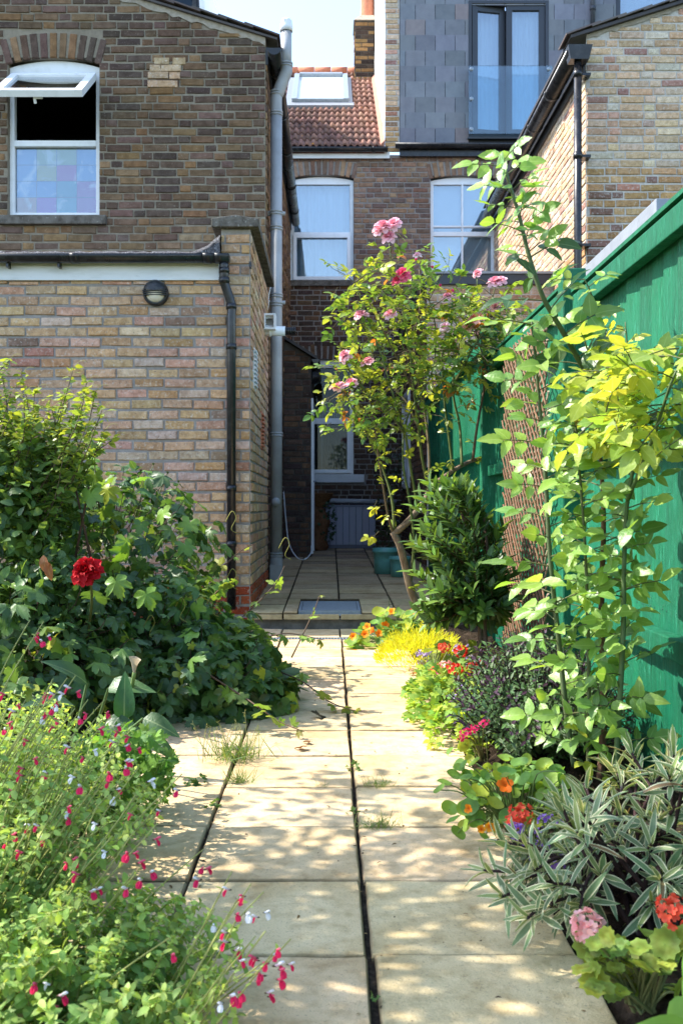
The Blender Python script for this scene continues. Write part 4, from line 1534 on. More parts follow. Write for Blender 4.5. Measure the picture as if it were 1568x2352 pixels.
mb.build('gutter', m_black, lt)
mb = MB()
mb.box(-.249, -.225, YT + .05, YT + .12, .28, 2.25); mb.box(-.249, -.225, YT + .9, YT + .97, .28, 2.25); mb.box(-.249, -.225, YT + .12, YT + .9, 2.18, 2.25)
dr_ = mb.build('door_frame', m_white, lt)
mb = MB(); mb.box(-.248, -.235, YT + .12, YT + .9, .3, 2.18); mb.build('door', m_white, lt)
mb = MB(); mb.tube([(-.235, YT + .2, 1.2), (-.19, YT + .2, 1.2), (-.19, YT + .3, 1.2)], .01, 8); mb.build('door_handle', m_steel, lt)
wl = thing('bulkhead_lamp', 'round black louvred lamp on the dark lean-to corner in the shaded passage', 'wall lamp', (-.2, YT + .05, ZW(865, YT)))
mb = MB()
mb.lathe([(.0, 0), (.085, 0), (.085, .03), (.075, .06), (.045, .085), (.001, .095)], (-.25, YT + .10, ZW(865, YT)), 20, 'X')
mb.build('body', m_blackpaint, wl)
mb = MB()
for k in range(4):
    mb.lathe([(.088 - .006 * k, .03 + .018 * k), (.092 - .006 * k, .036 + .018 * k), (.088 - .006 * k, .042 + .018 * k)], (-.25, YT + .10, ZW(865, YT)), 20, 'X')
mb.build('louvre', m_black, wl)
# white cable on the passage wall
mb = MB()
yq = 12.8
mb.tube(smooth([W(646, 1105, yq), W(651, 1130, yq), W(656, 1190, yq), W(664, 1250, yq), (XW(684, 12.5), 12.5, patio_z(12.5) + .012), (XW(702, 12.4), 12.4, patio_z(12.4) + .012), W(714, 1270, 12.6), W(715, 1255, 12.8)], 5), .008, 6)
tag(mb.build('hose', m_white, None, at=(XW(690, 12.6), 12.6, patio_z(12.6))), 'thin white hose hanging down the dark lean-to wall and curling on the patio', 'hose')

# boarded cupboard, pipe, basket and pots in the passage
yk = 14.6
cb = thing('boarded_cupboard', 'low grey tongue-and-groove cupboard under the ground floor window', 'cupboard', (.25, yk, patio_z(yk)))
kx0, kx1, kz0, kz1 = XW(742, yk), XW(862, yk), patio_z(yk) + .005, ZW(1160, yk)
rg = random.Random(90)
nb = 8
for i in range(nb):
    mb = MB()
    a = kx0 + (kx1 - kx0) * i / nb
    mb.box(a + .003, a + (kx1 - kx0) / nb - .003, yk, yk + .03, kz0 + .05, kz1 - .03)
    mb.build('plank', m_panel, cb, color=jit(rg, lin(150, 152, 166), .08, .02), bev=.003)
mb = MB(); mb.box(kx0 - .01, kx1 + .01, yk - .01, yk + .38, kz1 - .03, kz1); mb.build('top', m_panel, cb, color=lin(120, 122, 134))
mb = MB(); mb.box(kx0, kx1, yk + .035, yk + .38, kz0, kz1 - .03); mb.build('carcass', m_panel, cb, color=lin(60, 60, 66))
mb = MB(); mb.box(kx0 - .005, kx1 + .005, yk - .005, yk + .034, kz0, kz0 + .05); mb.build('plinth', m_panel, cb, color=lin(104, 106, 116))
mb = MB(); mb.box((kx0 + kx1) / 2 - .03, (kx0 + kx1) / 2 + .03, yk - .018, yk, kz0 + .06, kz0 + .075); mb.build('latch', m_steel, cb)
mb = MB()
zp = ZW(1150, 14.9)
mb.tube([(XW(716, 14.9), 14.93, zp), (.95, 14.93, zp - .02)], .035, 12)
tag(mb.build('waste_pipe', m_grey, None, at=(.3, 14.93, zp)), 'grey horizontal waste pipe along the wall just above the boarded cupboard', 'pipe')
yb_ = 14.2
st = thing('carved_stump', 'gnarled brown wooden stump standing by the boarded cupboard', 'stump', (XW(733, yb_), yb_, patio_z(yb_)))
mb = MB()
rg = random.Random(7)
bx_ = XW(732, yb_); zz0 = patio_z(yb_)
prof = [(.10, 0), (.13, .05), (.09, .16), (.11, .28), (.15, .40), (.12, .50), (.10, .58), (.001, .6)]
b0 = len(mb.v)
nn = 14
for (r_, h) in prof:
    for k in range(nn):
        a = 2 * math.pi * k / nn
        q = r_ * (1 + .25 * math.sin(3 * a + h * 9) + rg.uniform(-.08, .08))
        mb.v.append((bx_ + q * math.cos(a), yb_ + q * math.sin(a), zz0 + h))
for i in range(len(prof) - 1):
    for k in range(nn):
        k2 = (k + 1) % nn
        mb.f.append([b0 + i * nn + k, b0 + i * nn + k2, b0 + (i + 1) * nn + k2, b0 + (i + 1) * nn + k]); mb.sm.append(True); mb.mi.append(0)
mb.build('trunk', m_bark, st, color=lin(120, 84, 58))
bs = thing('wicker_basket', 'round wicker basket with trailing ivy on top of the wooden stump', 'basket', (bx_, yb_, zz0 + .6))
mb = MB()
for k in range(9):
    h = .605 + k * .022
    r_ = .10 + .012 * k
    mb.tube([(bx_ + r_ * math.cos(t * math.pi / 8), yb_ + r_ * math.sin(t * math.pi / 8), zz0 + h + .005 * (t % 2)) for t in range(17)], .012, 6, False)
mb.build('weave', m_wick, bs)
for i, (px, py, pr, ph_) in enumerate(((XW(885, 10.5), 10.5, .135, .26), (XW(918, 10.15), 10.15, .105, .2))):
    pz = patio_z(py)
    pt = thing('plant_pot', ('larger teal glazed pot' if i == 0 else 'smaller teal glazed pot') + (' behind its twin' if i == 0 else ' in front of its twin') + ' on the shaded patio', 'plant pot', (px, py, pz), 'teal pots on the patio')
    mb = MB()
    mb.lathe([(.001, 0), (pr * .86, 0), (pr * .9, ph_ * .5), (pr * .96, ph_ * .82), (pr * 1.02, ph_ * .83), (pr * 1.04, ph_ * .9), (pr * 1.0, ph_ * .92), (pr * 1.02, ph_), (pr * .92, ph_), (pr * .9, ph_ * .9)], (px, py, pz), 28)
    mb.build('body', m_teal, pt)
    mb = MB(); mb.lathe([(pr * .91, 0), (.001, .01)], (px, py, pz + ph_ * .88), 20); mb.build('soil', m_soil, pt)

# neighbour's flat-roofed extension along the right of the passage
ex = thing('flat_roof_extension', 'flat-roofed brick extension with grey fascia behind the pink rose', 'extension', (1.7, 11, 0))
brick_wall(ex, (1.03, 11, 0), 'F', 1.9, 3.25, lambda z: P_EXT, m_mortar_right, quota=160, seed=100, zb=1.5, back=False)
brick_wall(ex, (1.03, 11, 0), 'L', 4.0, 3.25, lambda z: P_MAIN if z > 1 else P_MAIN_LOW, m_mortar_main, quota=120, seed=101, back=False, mat=m_brick_sooty, holes=((2.25, 3.4, 1.12, 2.4),))
mb = MB(); mb.box(.985, 2.95, 10.94, 15, 3.25, 3.36); mb.build('fascia', m_anth, ex, bev=.004)
mb = MB(); mb.hexa([(.97, 10.92, 3.36), (2.96, 10.92, 3.36), (2.96, 15, 3.42), (.97, 15, 3.42), (.97, 10.92, 3.385), (2.96, 10.92, 3.385), (2.96, 15, 3.445), (.97, 15, 3.445)]); mb.build('flat_roof', m_lead, ex)
mb = MB()
for (a, b, c, d) in ((13.25, 13.32, 1.12, 2.4), (14.33, 14.4, 1.12, 2.4), (13.32, 14.33, 1.12, 1.19), (13.32, 14.33, 2.33, 2.4)):
    mb.box(.99, 1.06, a, b, c, d)
wn_ = mb.build('window', m_white, ex)
mb = MB(); mb.box(1.035, 1.041, 13.32, 14.33, 1.19, 2.33); mb.build('pane', m_glassd, wn_)
mb = MB(); mb.box(1.25, 1.27, 13.0, 14.8, .9, 2.6); mb.build('blind', m_roomcard, wn_)

# ------------------------------------------------------------------ right wing
YR = 9.6
rt = thing('right_brick_wing', 'pale yellow brick wing on the right with sloping black gutter and downpipe', 'house', (3.2, YR, 0))
xr0 = XW(1345, YR)
xr1 = 4.6
zr = lambda x: 5.28 + (x - xr0) * .315
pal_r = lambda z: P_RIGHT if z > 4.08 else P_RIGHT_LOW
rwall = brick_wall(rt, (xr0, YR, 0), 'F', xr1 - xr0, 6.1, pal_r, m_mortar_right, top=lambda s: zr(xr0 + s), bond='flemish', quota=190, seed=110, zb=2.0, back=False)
brick_wall(rt, (xr0, YR, 0), 'L', 15 - YR, 5.2, lambda z: P_RIGHT if z > 3.4 else P_RIGHT_LOW, m_mortar_right, bond='flemish', quota=110, seed=111, zb=1.5, back=False)
mb = MB()
xe = xr0 - .16
mb.hexa([(xe, YR - .06, zr(xe) + .01), (xr1, YR - .06, zr(xr1) + .01), (xr1, 15, zr(xr1) + .01), (xe, 15, zr(xe) + .01), (xe, YR - .06, zr(xe) + .04), (xr1, YR - .06, zr(xr1) + .04), (xr1, 15, zr(xr1) + .04), (xe, 15, zr(xe) + .04)])
rroof = mb.build('roof', m_slate, rt, color=lin(66, 62, 62))
rg = random.Random(2)
for k in range(10):
    x = xe + .12 + k * .24
    M = Matrix.Translation((x, YR + .09, zr(x) + .055)) @ Matrix.Rotation(-math.atan(.315) - .05, 4, 'Y') @ Matrix.Diagonal((.34, .34, .014, 1))
    put('slate', sl.get('slate', m_slate, False), rroof, matrix=M, color=jit(rg, lin(96, 88, 84), .2))
mb = MB()
V = []
for i in range(41):
    x = xr0 + (xr1 - xr0) * i / 40
    V += [(x, YR - .013, zr(x) + .01), (x, YR - .013, zr(x) - .03 + rg.uniform(-.02, .012))]
mb.add(V, [(2 * i, 2 * i + 1, 2 * i + 3, 2 * i + 2) for i in range(40)])
mb.build('verge_mortar', m_cement, rroof)
gxr = XW(1318, 9.5)
gz = ZW(118, 9.5)
mb = MB()
mb.halfpipe((gxr, 9.48, gz), (gxr, 14.98, gz - .02), .08, n=12)
for yy in (10.4, 11.3, 12.3, 13.3, 14.3):
    mb.halfpipe((gxr, yy, gz - .004), (gxr, yy + .07, gz - .004), .087, n=12)
mb.build('gutter', m_black, rt)
mb = MB(); mb.box(xr0 - .03, xr0 - .012, YR - .02, 15, gz - .16, gz + .05); mb.build('eaves_board', m_blackpaint, rt)
mb = MB()
xdp = XW(1326, 9.5)
mb.tube([(xdp, 9.5, gz - .02), (xdp, 9.5, 1.5)], .036, 14)
for yy in (170, 358, 562):
    mb.lathe([(.036, -.03), (.043, -.03), (.043, .03), (.036, .03)], (xdp, 9.5, ZW(yy, 9.5)), 14)
    mb.box(xdp, xr0 + .02, 9.5, 9.62, ZW(yy, 9.5) - .012, ZW(yy, 9.5) + .012)
mb.hexa([(gxr - .05, 9.43, gz - .10), (gxr + .12, 9.43, gz - .10), (gxr + .12, 9.56, gz - .10), (gxr - .05, 9.56, gz - .10), (gxr - .075, 9.42, gz + .03), (gxr + .15, 9.42, gz + .03), (gxr + .15, 9.58, gz + .03), (gxr - .075, 9.58, gz + .03)])
mb.build('downpipe', m_black, rt)

# neighbour's low wall with metal coping beyond the fence
cw = thing('coped_garden_wall', 'neighbour brick wall with sloping light grey metal coping showing above the green fence', 'wall', (1.35, 4.7, 0))
ya, yb2 = 4.1, 5.35
mb = MB(); mb.box(1.30, 1.46, ya, yb2, 2.03, 2.10); mb.build('coping', m_lead, cw, bev=.004)
mb = MB(); mb.box(1.32, 1.44, ya + .02, yb2 - .01, 0, 2.03); mb.build('wall', m_mortar_right, cw)

# ------------------------------------------------------------------ green fence
GREEN = (.003, .14, .064)
XF = 1.055
rg = random.Random(120)
fence_grp = 'green fence panels'


def fence_panel(y0, y1, base, top, rails, label):
    f = thing('wooden_fence', label, 'fence', (XF, (y0 + y1) / 2, base), fence_grp)
    nails = MB()
    y = y0
    while y < y1 - .02:
        w = min(rg.uniform(.10, .15), y1 - y)
        off = rg.uniform(-.006, .004)
        mb = MB()
        t0, t1 = rg.uniform(.006, .012) + off, rg.uniform(.018, .026) + off
        for zn in (rails[1][0] + .10, rails[2][0] + .12):
            for yn in (y + w * .25, y + w * .75):
                xn = XF - t0 - (t1 - t0) * (yn - y) / w
                nails.tube([(xn - .0016, yn, zn), (XF, yn, zn)], .003, 6)
        mb.hexa([(XF - t0, y, base), (XF + .01, y, base), (XF + .01, y + w - .007, base), (XF - t1, y + w - .007, base), (XF - t0, y, top), (XF + .01, y, top), (XF + .01, y + w - .007, top), (XF - t1, y + w - .007, top)])
        mb.build('board', m_green, f, color=jit(rg, GREEN, .2, .06), bev=.004)
        y += w
    for (za, zb_, d) in rails:
        mb = MB()
        mb.box(XF - .028 - d, XF - .028, y0 + .004, y1 - .004, za, zb_)
        mb.build('rail', m_green, f, color=jit(rg, GREEN, .06, .03), bev=.004)
    mb = MB()
    mb.hexa([(XF - .075, y0, top + .002), (XF + .04, y0, top + .002), (XF + .04, y1, top + .002), (XF - .075, y1, top + .002), (XF - .075, y0, top + .016), (XF + .04, y0, top + .03), (XF + .04, y1, top + .03), (XF - .075, y1, top + .016)])
    mb.build('capping', m_green, f, color=jit(rg, GREEN, .06, .03))
    nails.build('nail_heads', m_green, f, kind='stuff', color=(.003, .06, .035))
    return f


fence_panel(.2, 2.35, -.02, 1.738, ((1.655, 1.728, .042), (1.035, 1.10, .045), (.42, .485, .05)), 'nearest green wooden fence panel at the right edge')
fence_panel(2.36, 4.19, -.02, 1.738, ((1.655, 1.728, .042), (1.035, 1.10, .045), (.42, .485, .05)), 'green wooden fence panel behind the tall leafy rose shoots')
fence_panel(4.31, 6.45, .0, 1.80, ((1.72, 1.79, .042), (1.06, 1.125, .045), (.45, .515, .05)), 'green wooden fence panel behind the willow trellis and bay tree')
fence_panel(6.57, 8.9, .06, 1.98, ((1.90, 1.97, .042), (1.19, 1.255, .045), (.55, .615, .05)), 'green wooden fence panel behind the pink rose branches')
fence_panel(9.02, 10.9, .1, 1.98, ((1.90, 1.97, .042), (1.21, 1.275, .045), (.58, .645, .05)), 'farthest green wooden fence panel beside the brick extension')
for (yp_, top, lab) in ((2.36 - .005, 0, ''), (4.25, 1.845, 'green fence post with the willow trellis just behind it'), (6.51, 2.02, 'green fence post behind the bay tree and rose canes'), (8.96, 2.05, 'farthest green fence post behind the rose trunk')):
    if not lab:
        continue
    mb = MB()
    mb.box(XF - .105, XF - .01, yp_ - .05, yp_ + .05, -.05, top)
    tag(mb.build('fence_post', m_green, None, color=jit(rg, GREEN, .06, .03), bev=.006, at=(XF - .05, yp_, 0)), lab, 'fence post', 'green fence posts')

# expanding willow trellis leaning on the fence
tr = thing('willow_trellis', 'brown expanding willow trellis of crossed rods against the green fence', 'trellis', (.97, 5.1, .1))
ty0, ty1, tz0, tz1 = 4.48, 5.62, .12, 1.70
for fam in (1, -1):
    k = 0
    c = ty0 - 2.1
    while c < ty1 + 2.1:
        pts = []
        for i in range(49):
            z = tz0 + (tz1 - tz0) * i / 48
            y = c + fam * (z - tz0) * 1.25 - (0 if fam > 0 else 0)
            if ty0 <= y <= ty1:
                pts.append((XF - .115 + (.012 if fam < 0 else 0) + rg.uniform(-.003, .003), y + rg.uniform(-.004, .004), z))
        if len(pts) >= 2:
            mb = MB()
            mb.tube(pts, .0048, 6)
            mb.build('rod', m_willow, tr, color=jit(rg, lin(112, 84, 62) if fam > 0 else lin(176, 152, 130), .2, .06))
        c += .078
# ------------------------------------------------------------------ leaf and flower shapes
def leaf_tpl(n=5, wid=.5, prof=None, fold=.22, droop=.25, serr=0.0, wave=0.0, seed=0):
    rg = random.Random(seed)
    prof = prof or (lambda t: math.sin(math.pi * t ** .85) ** .8)
    V, uv = [(0, 0, 0)], [(0, 0)]
    for i in range(1, n):
        t = i / n
        w = wid / 2 * prof(t) * (1 + (serr if i % 2 else -serr))
        z0 = -droop * t * t
        for sgn in (1, 0, -1):
            V.append((t, sgn * w, z0 + abs(sgn) * (fold * w + wave * rg.uniform(-1, 1))))
            uv.append((t, sgn * .98))
    V.append((1, 0, -droop)); uv.append((1, 0))
    e = len(V) - 1
    Fs = [(0, 2, 1), (0, 3, 2)]
    for i in range(n - 2):
        a = 1 + 3 * i
        Fs += [(a, a + 1, a + 4, a + 3), (a + 1, a + 2, a + 5, a + 4)]
    a = 1 + 3 * (n - 2)
    Fs += [(a, a + 1, e), (a + 1, a + 2, e)]
    return Tpl(V, Fs, uv)


def lobed_tpl(seed=0, n=0, lobes=5, cup=.12, depth=.30, serr=.05):
    rg = random.Random(seed)
    half = [(0, 1.0), (7, .84), (13, .86), (20, .70), (27, .72), (34, .52), (42, .62), (50, .82), (58, .92), (66, .78), (73, .80), (82, .62), (90, .50), (101, .60), (114, .74), (128, .72), (143, .62), (158, .50), (170, .22)]
    if lobes == 3:
        half = [(0, 1.0), (12, .72), (22, .78), (34, .42), (48, .66), (60, .84), (74, .58), (88, .52), (106, .42), (140, .3), (170, .12)]
    ring = [(-a, r) for a, r in reversed(half[1:])] + half
    V, uv, col = [(.3, 0, .0)], [(0, .5)], [(1.25, 1.25, 1.1)]
    rip = rg.uniform(0, 6)
    for (a, r) in ring:
        th = math.radians(a)
        r = r * .66 * (1 + rg.uniform(-.05, .05))
        V.append((.3 + r * math.cos(th), r * math.sin(th) * 1.05, -cup * r * r * 2.2 + .05 * math.sin(3 * th + rip) + rg.uniform(-.025, .025)))
        uv.append((1, .5))
        col.append((1, 1, 1))
    n = len(ring)
    Fs = [(0, 1 + k, 2 + k) for k in range(n - 1)]
    return Tpl(V, Fs, uv, col)


def round_tpl(seed=0, n=14, dish=.12, scal=0.0, ring_col=None, wave=.03):
    rg = random.Random(seed)
    V, uv, col = [(0, 0, 0)], [(0, .5)], [(1.2, 1.2, 1.1)]
    for ri, (rr, c) in enumerate(((.55, ring_col or (1, 1, 1)), (1.0, (1, 1, 1)))):
        for k in range(n):
            th = 2 * math.pi * k / n
            r = .5 * rr * (1 + (scal if k % 2 else -scal) * (1 if ri else .3))
            V.append((r * math.cos(th), r * math.sin(th), dish * rr * rr + wave * math.sin(3 * th + seed) * rr + rg.uniform(-.01, .01)))
            uv.append((rr, .5)); col.append(c)
    Fs = []
    for k in range(n):
        k2 = (k + 1) % n
        Fs += [(0, 1 + k, 1 + k2), (1 + k, 1 + n + k, 1 + n + k2, 1 + k2)]
    return Tpl(V, Fs, uv, col)


def petal_grid(L, Wd, cup, curl, nu=3, nv=4, tip=.15):
    V = []
    for j in range(nv + 1):
        t = j / nv
        w = Wd / 2 * math.sin(math.pi * min(.92, .12 + .62 * t)) * (1 if t < .9 else 1 - tip)
        for i in range(nu + 1):
            u = 2 * i / nu - 1
            V.append((t * L, u * w, cup * (u * u) * w + curl * t * t * L))
    Fs = [(j * (nu + 1) + i, j * (nu + 1) + i + 1, (j + 1) * (nu + 1) + i + 1, (j + 1) * (nu + 1) + i) for j in range(nv) for i in range(nu)]
    return V, Fs


def joined(parts):
    V, Fs, col = [], [], []
    for (v, f, M, c) in parts:
        b = len(V)
        V += [tuple(M @ Vector(p)) for p in v]
        Fs += [tuple(i + b for i in q) for q in f]
        col += [c(p) if callable(c) else c for p in v]
    return Tpl(V, Fs, None, col)


def rose_tpl(seed, inner, outer, rows=((0, 3), (.18, 5), (.42, 6), (.72, 7), (.98, 7)), frill=0.0):
    """double bloom, unit radius, opening along +Z"""
    rg = random.Random(seed)
    parts = []
    for r, (open_, cnt) in enumerate(rows):
        for k in range(cnt):
            v, f = petal_grid(.55 + .5 * open_ + rg.uniform(-.05, .05), .62 + .3 * open_, .5 - .15 * open_, -.15 - .35 * open_ + rg.uniform(-.1, .1))
            if frill:
                v = [(x, y, z + rg.uniform(-frill, frill) * x) for x, y, z in v]
            tilt = R(84 - 74 * open_) + rg.uniform(-.12, .12)
            M = Matrix.Rotation(2 * math.pi * (k + .37 * r) / cnt + rg.uniform(-.2, .2), 4, 'Z') @ Matrix.Translation((.05 + .06 * open_, 0, .12 - .12 * open_)) @ Matrix.Rotation(-tilt, 4, 'Y')
            base = mixc(inner, outer, open_)
            base = jit(rg, base, .10, .03)
            parts.append((v, f, M, (lambda b_: (lambda p: mixc(mixc(b_, inner, .5), b_, min(1, p[0] * 1.4))))(base)))
    return joined(parts)


def cluster_tpl(seed, c1, c2, n=16, pet=5, flat=.55, size=.34, centre=None):
    """a rounded head of five-petalled florets, unit radius"""
    rg = random.Random(seed)
    parts = []
    for i in range(n):
        z = 1 - (i + .5) / n * 1.15
        a = i * 2.39996
        rr = math.sqrt(max(0, 1 - z * z))
        d = Vector((rr * math.cos(a), rr * math.sin(a), z))
        if i and rg.random() < .14:
            continue
        kk = rg.uniform(.55, .95)
        p = Vector((d.x * kk + rg.uniform(-.08, .08), d.y * kk + rg.uniform(-.08, .08), d.z * kk * flat + .1 + rg.uniform(-.08, .08)))
        q = d.to_track_quat('Z', 'Y').to_matrix().to_4x4()
        c = mixc(c1, c2, rg.random())
        for k in range(pet):
            v, f = petal_grid(size, size * .85, .25, .12 + rg.uniform(-.1, .1), 2, 2)
            M = Matrix.Translation(p) @ q @ Matrix.Rotation(2 * math.pi * k / pet + a, 4, 'Z') @ Matrix.Rotation(-R(20) + rg.uniform(-.3, .3), 4, 'Y')
            parts.append((v, f, M, jit(rg, c, .15, .05)))
        if centre:
            v, f = petal_grid(size * .25, size * .3, 0, 0, 2, 2)
            parts.append((v, f, Matrix.Translation(p + d * .03) @ q, centre))
    return joined(parts)


def funnel_tpl(seed, c1, throat):
    rg = random.Random(seed)
    parts = []
    for k in range(5):
        v, f = petal_grid(1.0, .85, .2, -.35 + rg.uniform(-.15, .15), 3, 4)
        v = [(x, y, z + rg.uniform(-.05, .05) * x) for x, y, z in v]
        M = Matrix.Rotation(2 * math.pi * k / 5 + rg.uniform(-.15, .15), 4, 'Z') @ Matrix.Rotation(-R(48), 4, 'Y')
        parts.append((v, f, M, lambda p: mixc(throat, c1, min(1, max(0, p[0] * 1.6 - .2)))))
    mb = MB(); mb.tube([(0, 0, .15), (.02, 0, -.3), (.12, 0, -.75)], [.18, .1, .03], 6)
    parts.append((mb.v, mb.f, Matrix.Identity(4), throat))
    return joined(parts)


def salvia_tpl(seed, hood, lip):
    """two-lipped flower pointing along +X, unit length"""
    rg = random.Random(seed)
    parts = []
    mb = MB(); mb.tube([(0, 0, 0), (.25, 0, .06), (.5, 0, .12)], [.09, .12, .15], 6)
    parts.append((mb.v, mb.f, Matrix.Identity(4), mixc(hood, lip, .3)))
    mb = MB(); mb.tube([(.42, 0, .14), (.62, 0, .26), (.85, 0, .34), (.98, 0, .3)], [.13, .15, .12, .02], 6)
    parts.append((mb.v, mb.f, Matrix.Identity(4), hood))
    for sg in (1, -1):
        v, f = petal_grid(.75, .62, .25, -.45, 3, 3)
        M = Matrix.Translation((.42, 0, .02)) @ Matrix.Rotation(sg * .38, 4, 'Z') @ Matrix.Rotation(R(38), 4, 'Y')
        parts.append((v, f, M, lip))
    mb = MB(); mb.tube([(-.15, 0, -.02), (.0, 0, 0), (.22, 0, .04)], [.06, .10, .11], 6)
    parts.append((mb.v, mb.f, Matrix.Identity(4), (.10, .06, .03)))
    return joined(parts)


T_ROSE = [leaf_tpl(6, .62, lambda t: math.sin(math.pi * t ** .8) ** .75, .25, .22, .05, .01, i) for i in range(4)]
T_BIG = [leaf_tpl(9, .50 + .05 * (i % 4), lambda t: math.sin(math.pi * t ** .72) ** .85, .10 + .12 * (i % 3), -.05 + .13 * (i % 5), .05, .016, 30 + i) for i in range(9)]
T_OVAL = [leaf_tpl(5, .56, None, .2, .3, 0, .02, 40 + i) for i in range(4)]
T_BAY = [leaf_tpl(5, .42, lambda t: math.sin(math.pi * t ** .95) ** .9, .3, .12, 0, .008, 50 + i) for i in range(4)]
T_SAL = [leaf_tpl(4, .58, lambda t: math.sin(math.pi * t ** .9) ** .6, .15, .25, 0, .02, 60 + i) for i in range(3)]
T_HEBE = [leaf_tpl(4, .36, lambda t: math.sin(math.pi * t ** .9) ** .8, .2, .1, 0, 0, 70 + i) for i in range(3)]
T_VAR = [leaf_tpl(7, .20 + .02 * (i % 3), lambda t: math.sin(math.pi * t ** 1.05) ** .7, .2 + .1 * (i % 3), -.1 + .13 * i, 0, .010, 80 + i) for i in range(6)]
T_VINE = [lobed_tpl(90 + i, cup=.05 + .1 * i) for i in range(6)]
T_SMALLLOBE = [lobed_tpl(120 + i, 16, 3, .2, .4, .08) for i in range(3)]
T_NAST = [round_tpl(130 + i, 12, .10 + .05 * i) for i in range(3)]
T_GER = [round_tpl(140 + i, 20, .10, .09, (.82, .72, .6), .07) for i in range(3)]
T_CALLA = [leaf_tpl(8, .46, lambda t: (math.sin(math.pi * t ** .6)) ** .8, .25, .3 + .1 * i, 0, .015, 150 + i) for i in range(3)]
T_BLADE = [leaf_tpl(4, .06, lambda t: 1 - t * .7, .3, .35 + .2 * i, 0, 0, 160 + i) for i in range(3)]
T_NEEDLE = [leaf_tpl(3, .12, lambda t: math.sin(math.pi * t) ** .6, 0, .1, 0, 0, 170)]


def frame_mat(p, d, nrm, size, wscale=1.0):
    d = Vector(d).normalized()
    z = Vector(nrm) - d * Vector(nrm).dot(d)
    if z.length < 1e-4:
        z = d.orthogonal()
    z.normalize()
    y = z.cross(d)
    return Matrix(((d.x * size, y.x * size * wscale, z.x * size, p[0]), (d.y * size, y.y * size * wscale, z.y * size, p[1]), (d.z * size, y.z * size * wscale, z.z * size, p[2]), (0, 0, 0, 1)))


def rv(rg, s=1.0):
    return Vector((rg.gauss(0, s), rg.gauss(0, s), rg.gauss(0, s)))


class Plant:
    def __init__(s, name, label, cat, loc, seed, group=None):
        s.root = thing(name, label, cat, loc, group)
        s.rg = random.Random(seed)
        s.items = []
        s.st = MB()
        s.stc = None

    def leaf(s, tpls, p, d, nrm, size, col, w=1.0):
        s.items.append((s.rg.choice(tpls), frame_mat(p, d, nrm, size, w), col))

    def twig(s, pts, r0, r1, n=5):
        s.st.tube(pts, taper(len(pts), r0, r1), n, False)

    def limb(s, name, pts, r0, r1, mat, col, n=8):
        mb = MB()
        mb.tube(pts, taper(len(pts), r0, r1), n)
        return mb.build(name, mat, s.root, color=col)

    def bloom(s, name, tpl, p, d, size, mat=None, col=(1, 1, 1)):
        q = Vector(d).normalized().to_track_quat('Z', 'Y').to_matrix().to_4x4()
        M = Matrix.Translation(p) @ q @ Matrix.Rotation(s.rg.uniform(0, 6.28), 4, 'Z') @ Matrix.Scale(size, 4)
        return put(name, tpl.get(name, mat or L_petal, True), s.root, matrix=M, color=col)

    def compound(s, tpls, p, d, nrm, size, col, n=5, pet=.5):
        """pinnate rose leaf: petiole, side pairs and a terminal leaflet"""
        rg = s.rg
        d = Vector(d).normalized()
        nrm = Vector(nrm)
        side = nrm.cross(d)
        if side.length < 1e-3:
            side = d.orthogonal()
        side.normalize()
        L = size * (pet + .55 * (n - 1) / 2)
        dr = Vector((0, 0, -.18))
        end = Vector(p) + d * L + dr * L * .6
        s.twig([p, Vector(p).lerp(end, .5) + Vector((0, 0, .04 * L)), end], .0016 * max(1, size / .05), .0009 * max(1, size / .05), 4)
        s.leaf(tpls, end, d + dr + rv(rg, .12), nrm + rv(rg, .2), size * rg.uniform(1.0, 1.15), jit(rg, col, .15, .06))
        for k in range((n - 1) // 2):
            t = 1 - .35 * (k) - .08
            q = Vector(p).lerp(end, max(.25, t - .05))
            for sg in (1, -1):
                s.leaf(tpls, q, side * sg + d * .45 + rv(rg, .15) + dr * .5, nrm + rv(rg, .25), size * rg.uniform(.75, .95) * (1 - .12 * k), jit(rg, col, .15, .06))

    def finish(s, mat, quota=300, stem_mat=None, stem_col=(.05, .07, .02), vis=None, leaf_name='leaf', mass='foliage', stems='stems'):
        if s.st.f:
            o = s.st.build(stems, stem_mat or m_stem, s.root, color=stem_col, kind='stuff')
        sc = []
        for (t, M, c) in s.items:
            p = M.translation
            if not in_frame(p, 5) or (vis and not vis(p)):
                sc.append(0)
            else:
                sc.append(M.col[0].to_3d().length / p.y ** 1.5)
        order = sorted(range(len(s.items)), key=lambda i: -sc[i])
        rest = []
        for r, i in enumerate(order):
            t, M, c = s.items[i]
            if r < quota and sc[i] > 0:
                put(leaf_name, t.get(leaf_name, mat, True), s.root, matrix=M, color=c)
            else:
                rest.append(s.items[i])
        merged(mass, rest, mat, s.root, 'stuff', True)


UP = Vector((0, 0, 1))

# ================================================================== pink rose over the path
G_ROSE = (.10, .21, .04)
G_YEL = (.42, .44, .05)
YRo = 6.3
pr = Plant('pink_rose_bush', 'tall pink rose with bare thorny trunk leaning over the patio step', 'rose bush', W(985, 1460, 6.5), 201)
BK = lin(128, 112, 94)
trunk = smooth([W(990, 1475, 6.5), W(975, 1420, 6.45), W(945, 1360, 6.4), W(930, 1300, 6.35), W(918, 1255, 6.3), W(902, 1222, 6.3)], 4)
pr.limb('trunk', trunk, .029, .020, m_bark, BK, 10)
pr.limb('trunk', smooth([W(996, 1478, 6.5), W(985, 1440, 6.48), W(968, 1400, 6.45), W(956, 1380, 6.42)], 4), .026, .022, m_bark, BK, 10)
pr.limb('branch', smooth([W(904, 1226, 6.3), W(940, 1195, 6.3), W(975, 1150, 6.32), W(990, 1120, 6.35), W(1035, 1085, 6.4), W(1075, 1062, 6.45), W(1110, 1050, 6.5)], 4), .022, .010, m_bark, BK, 8)
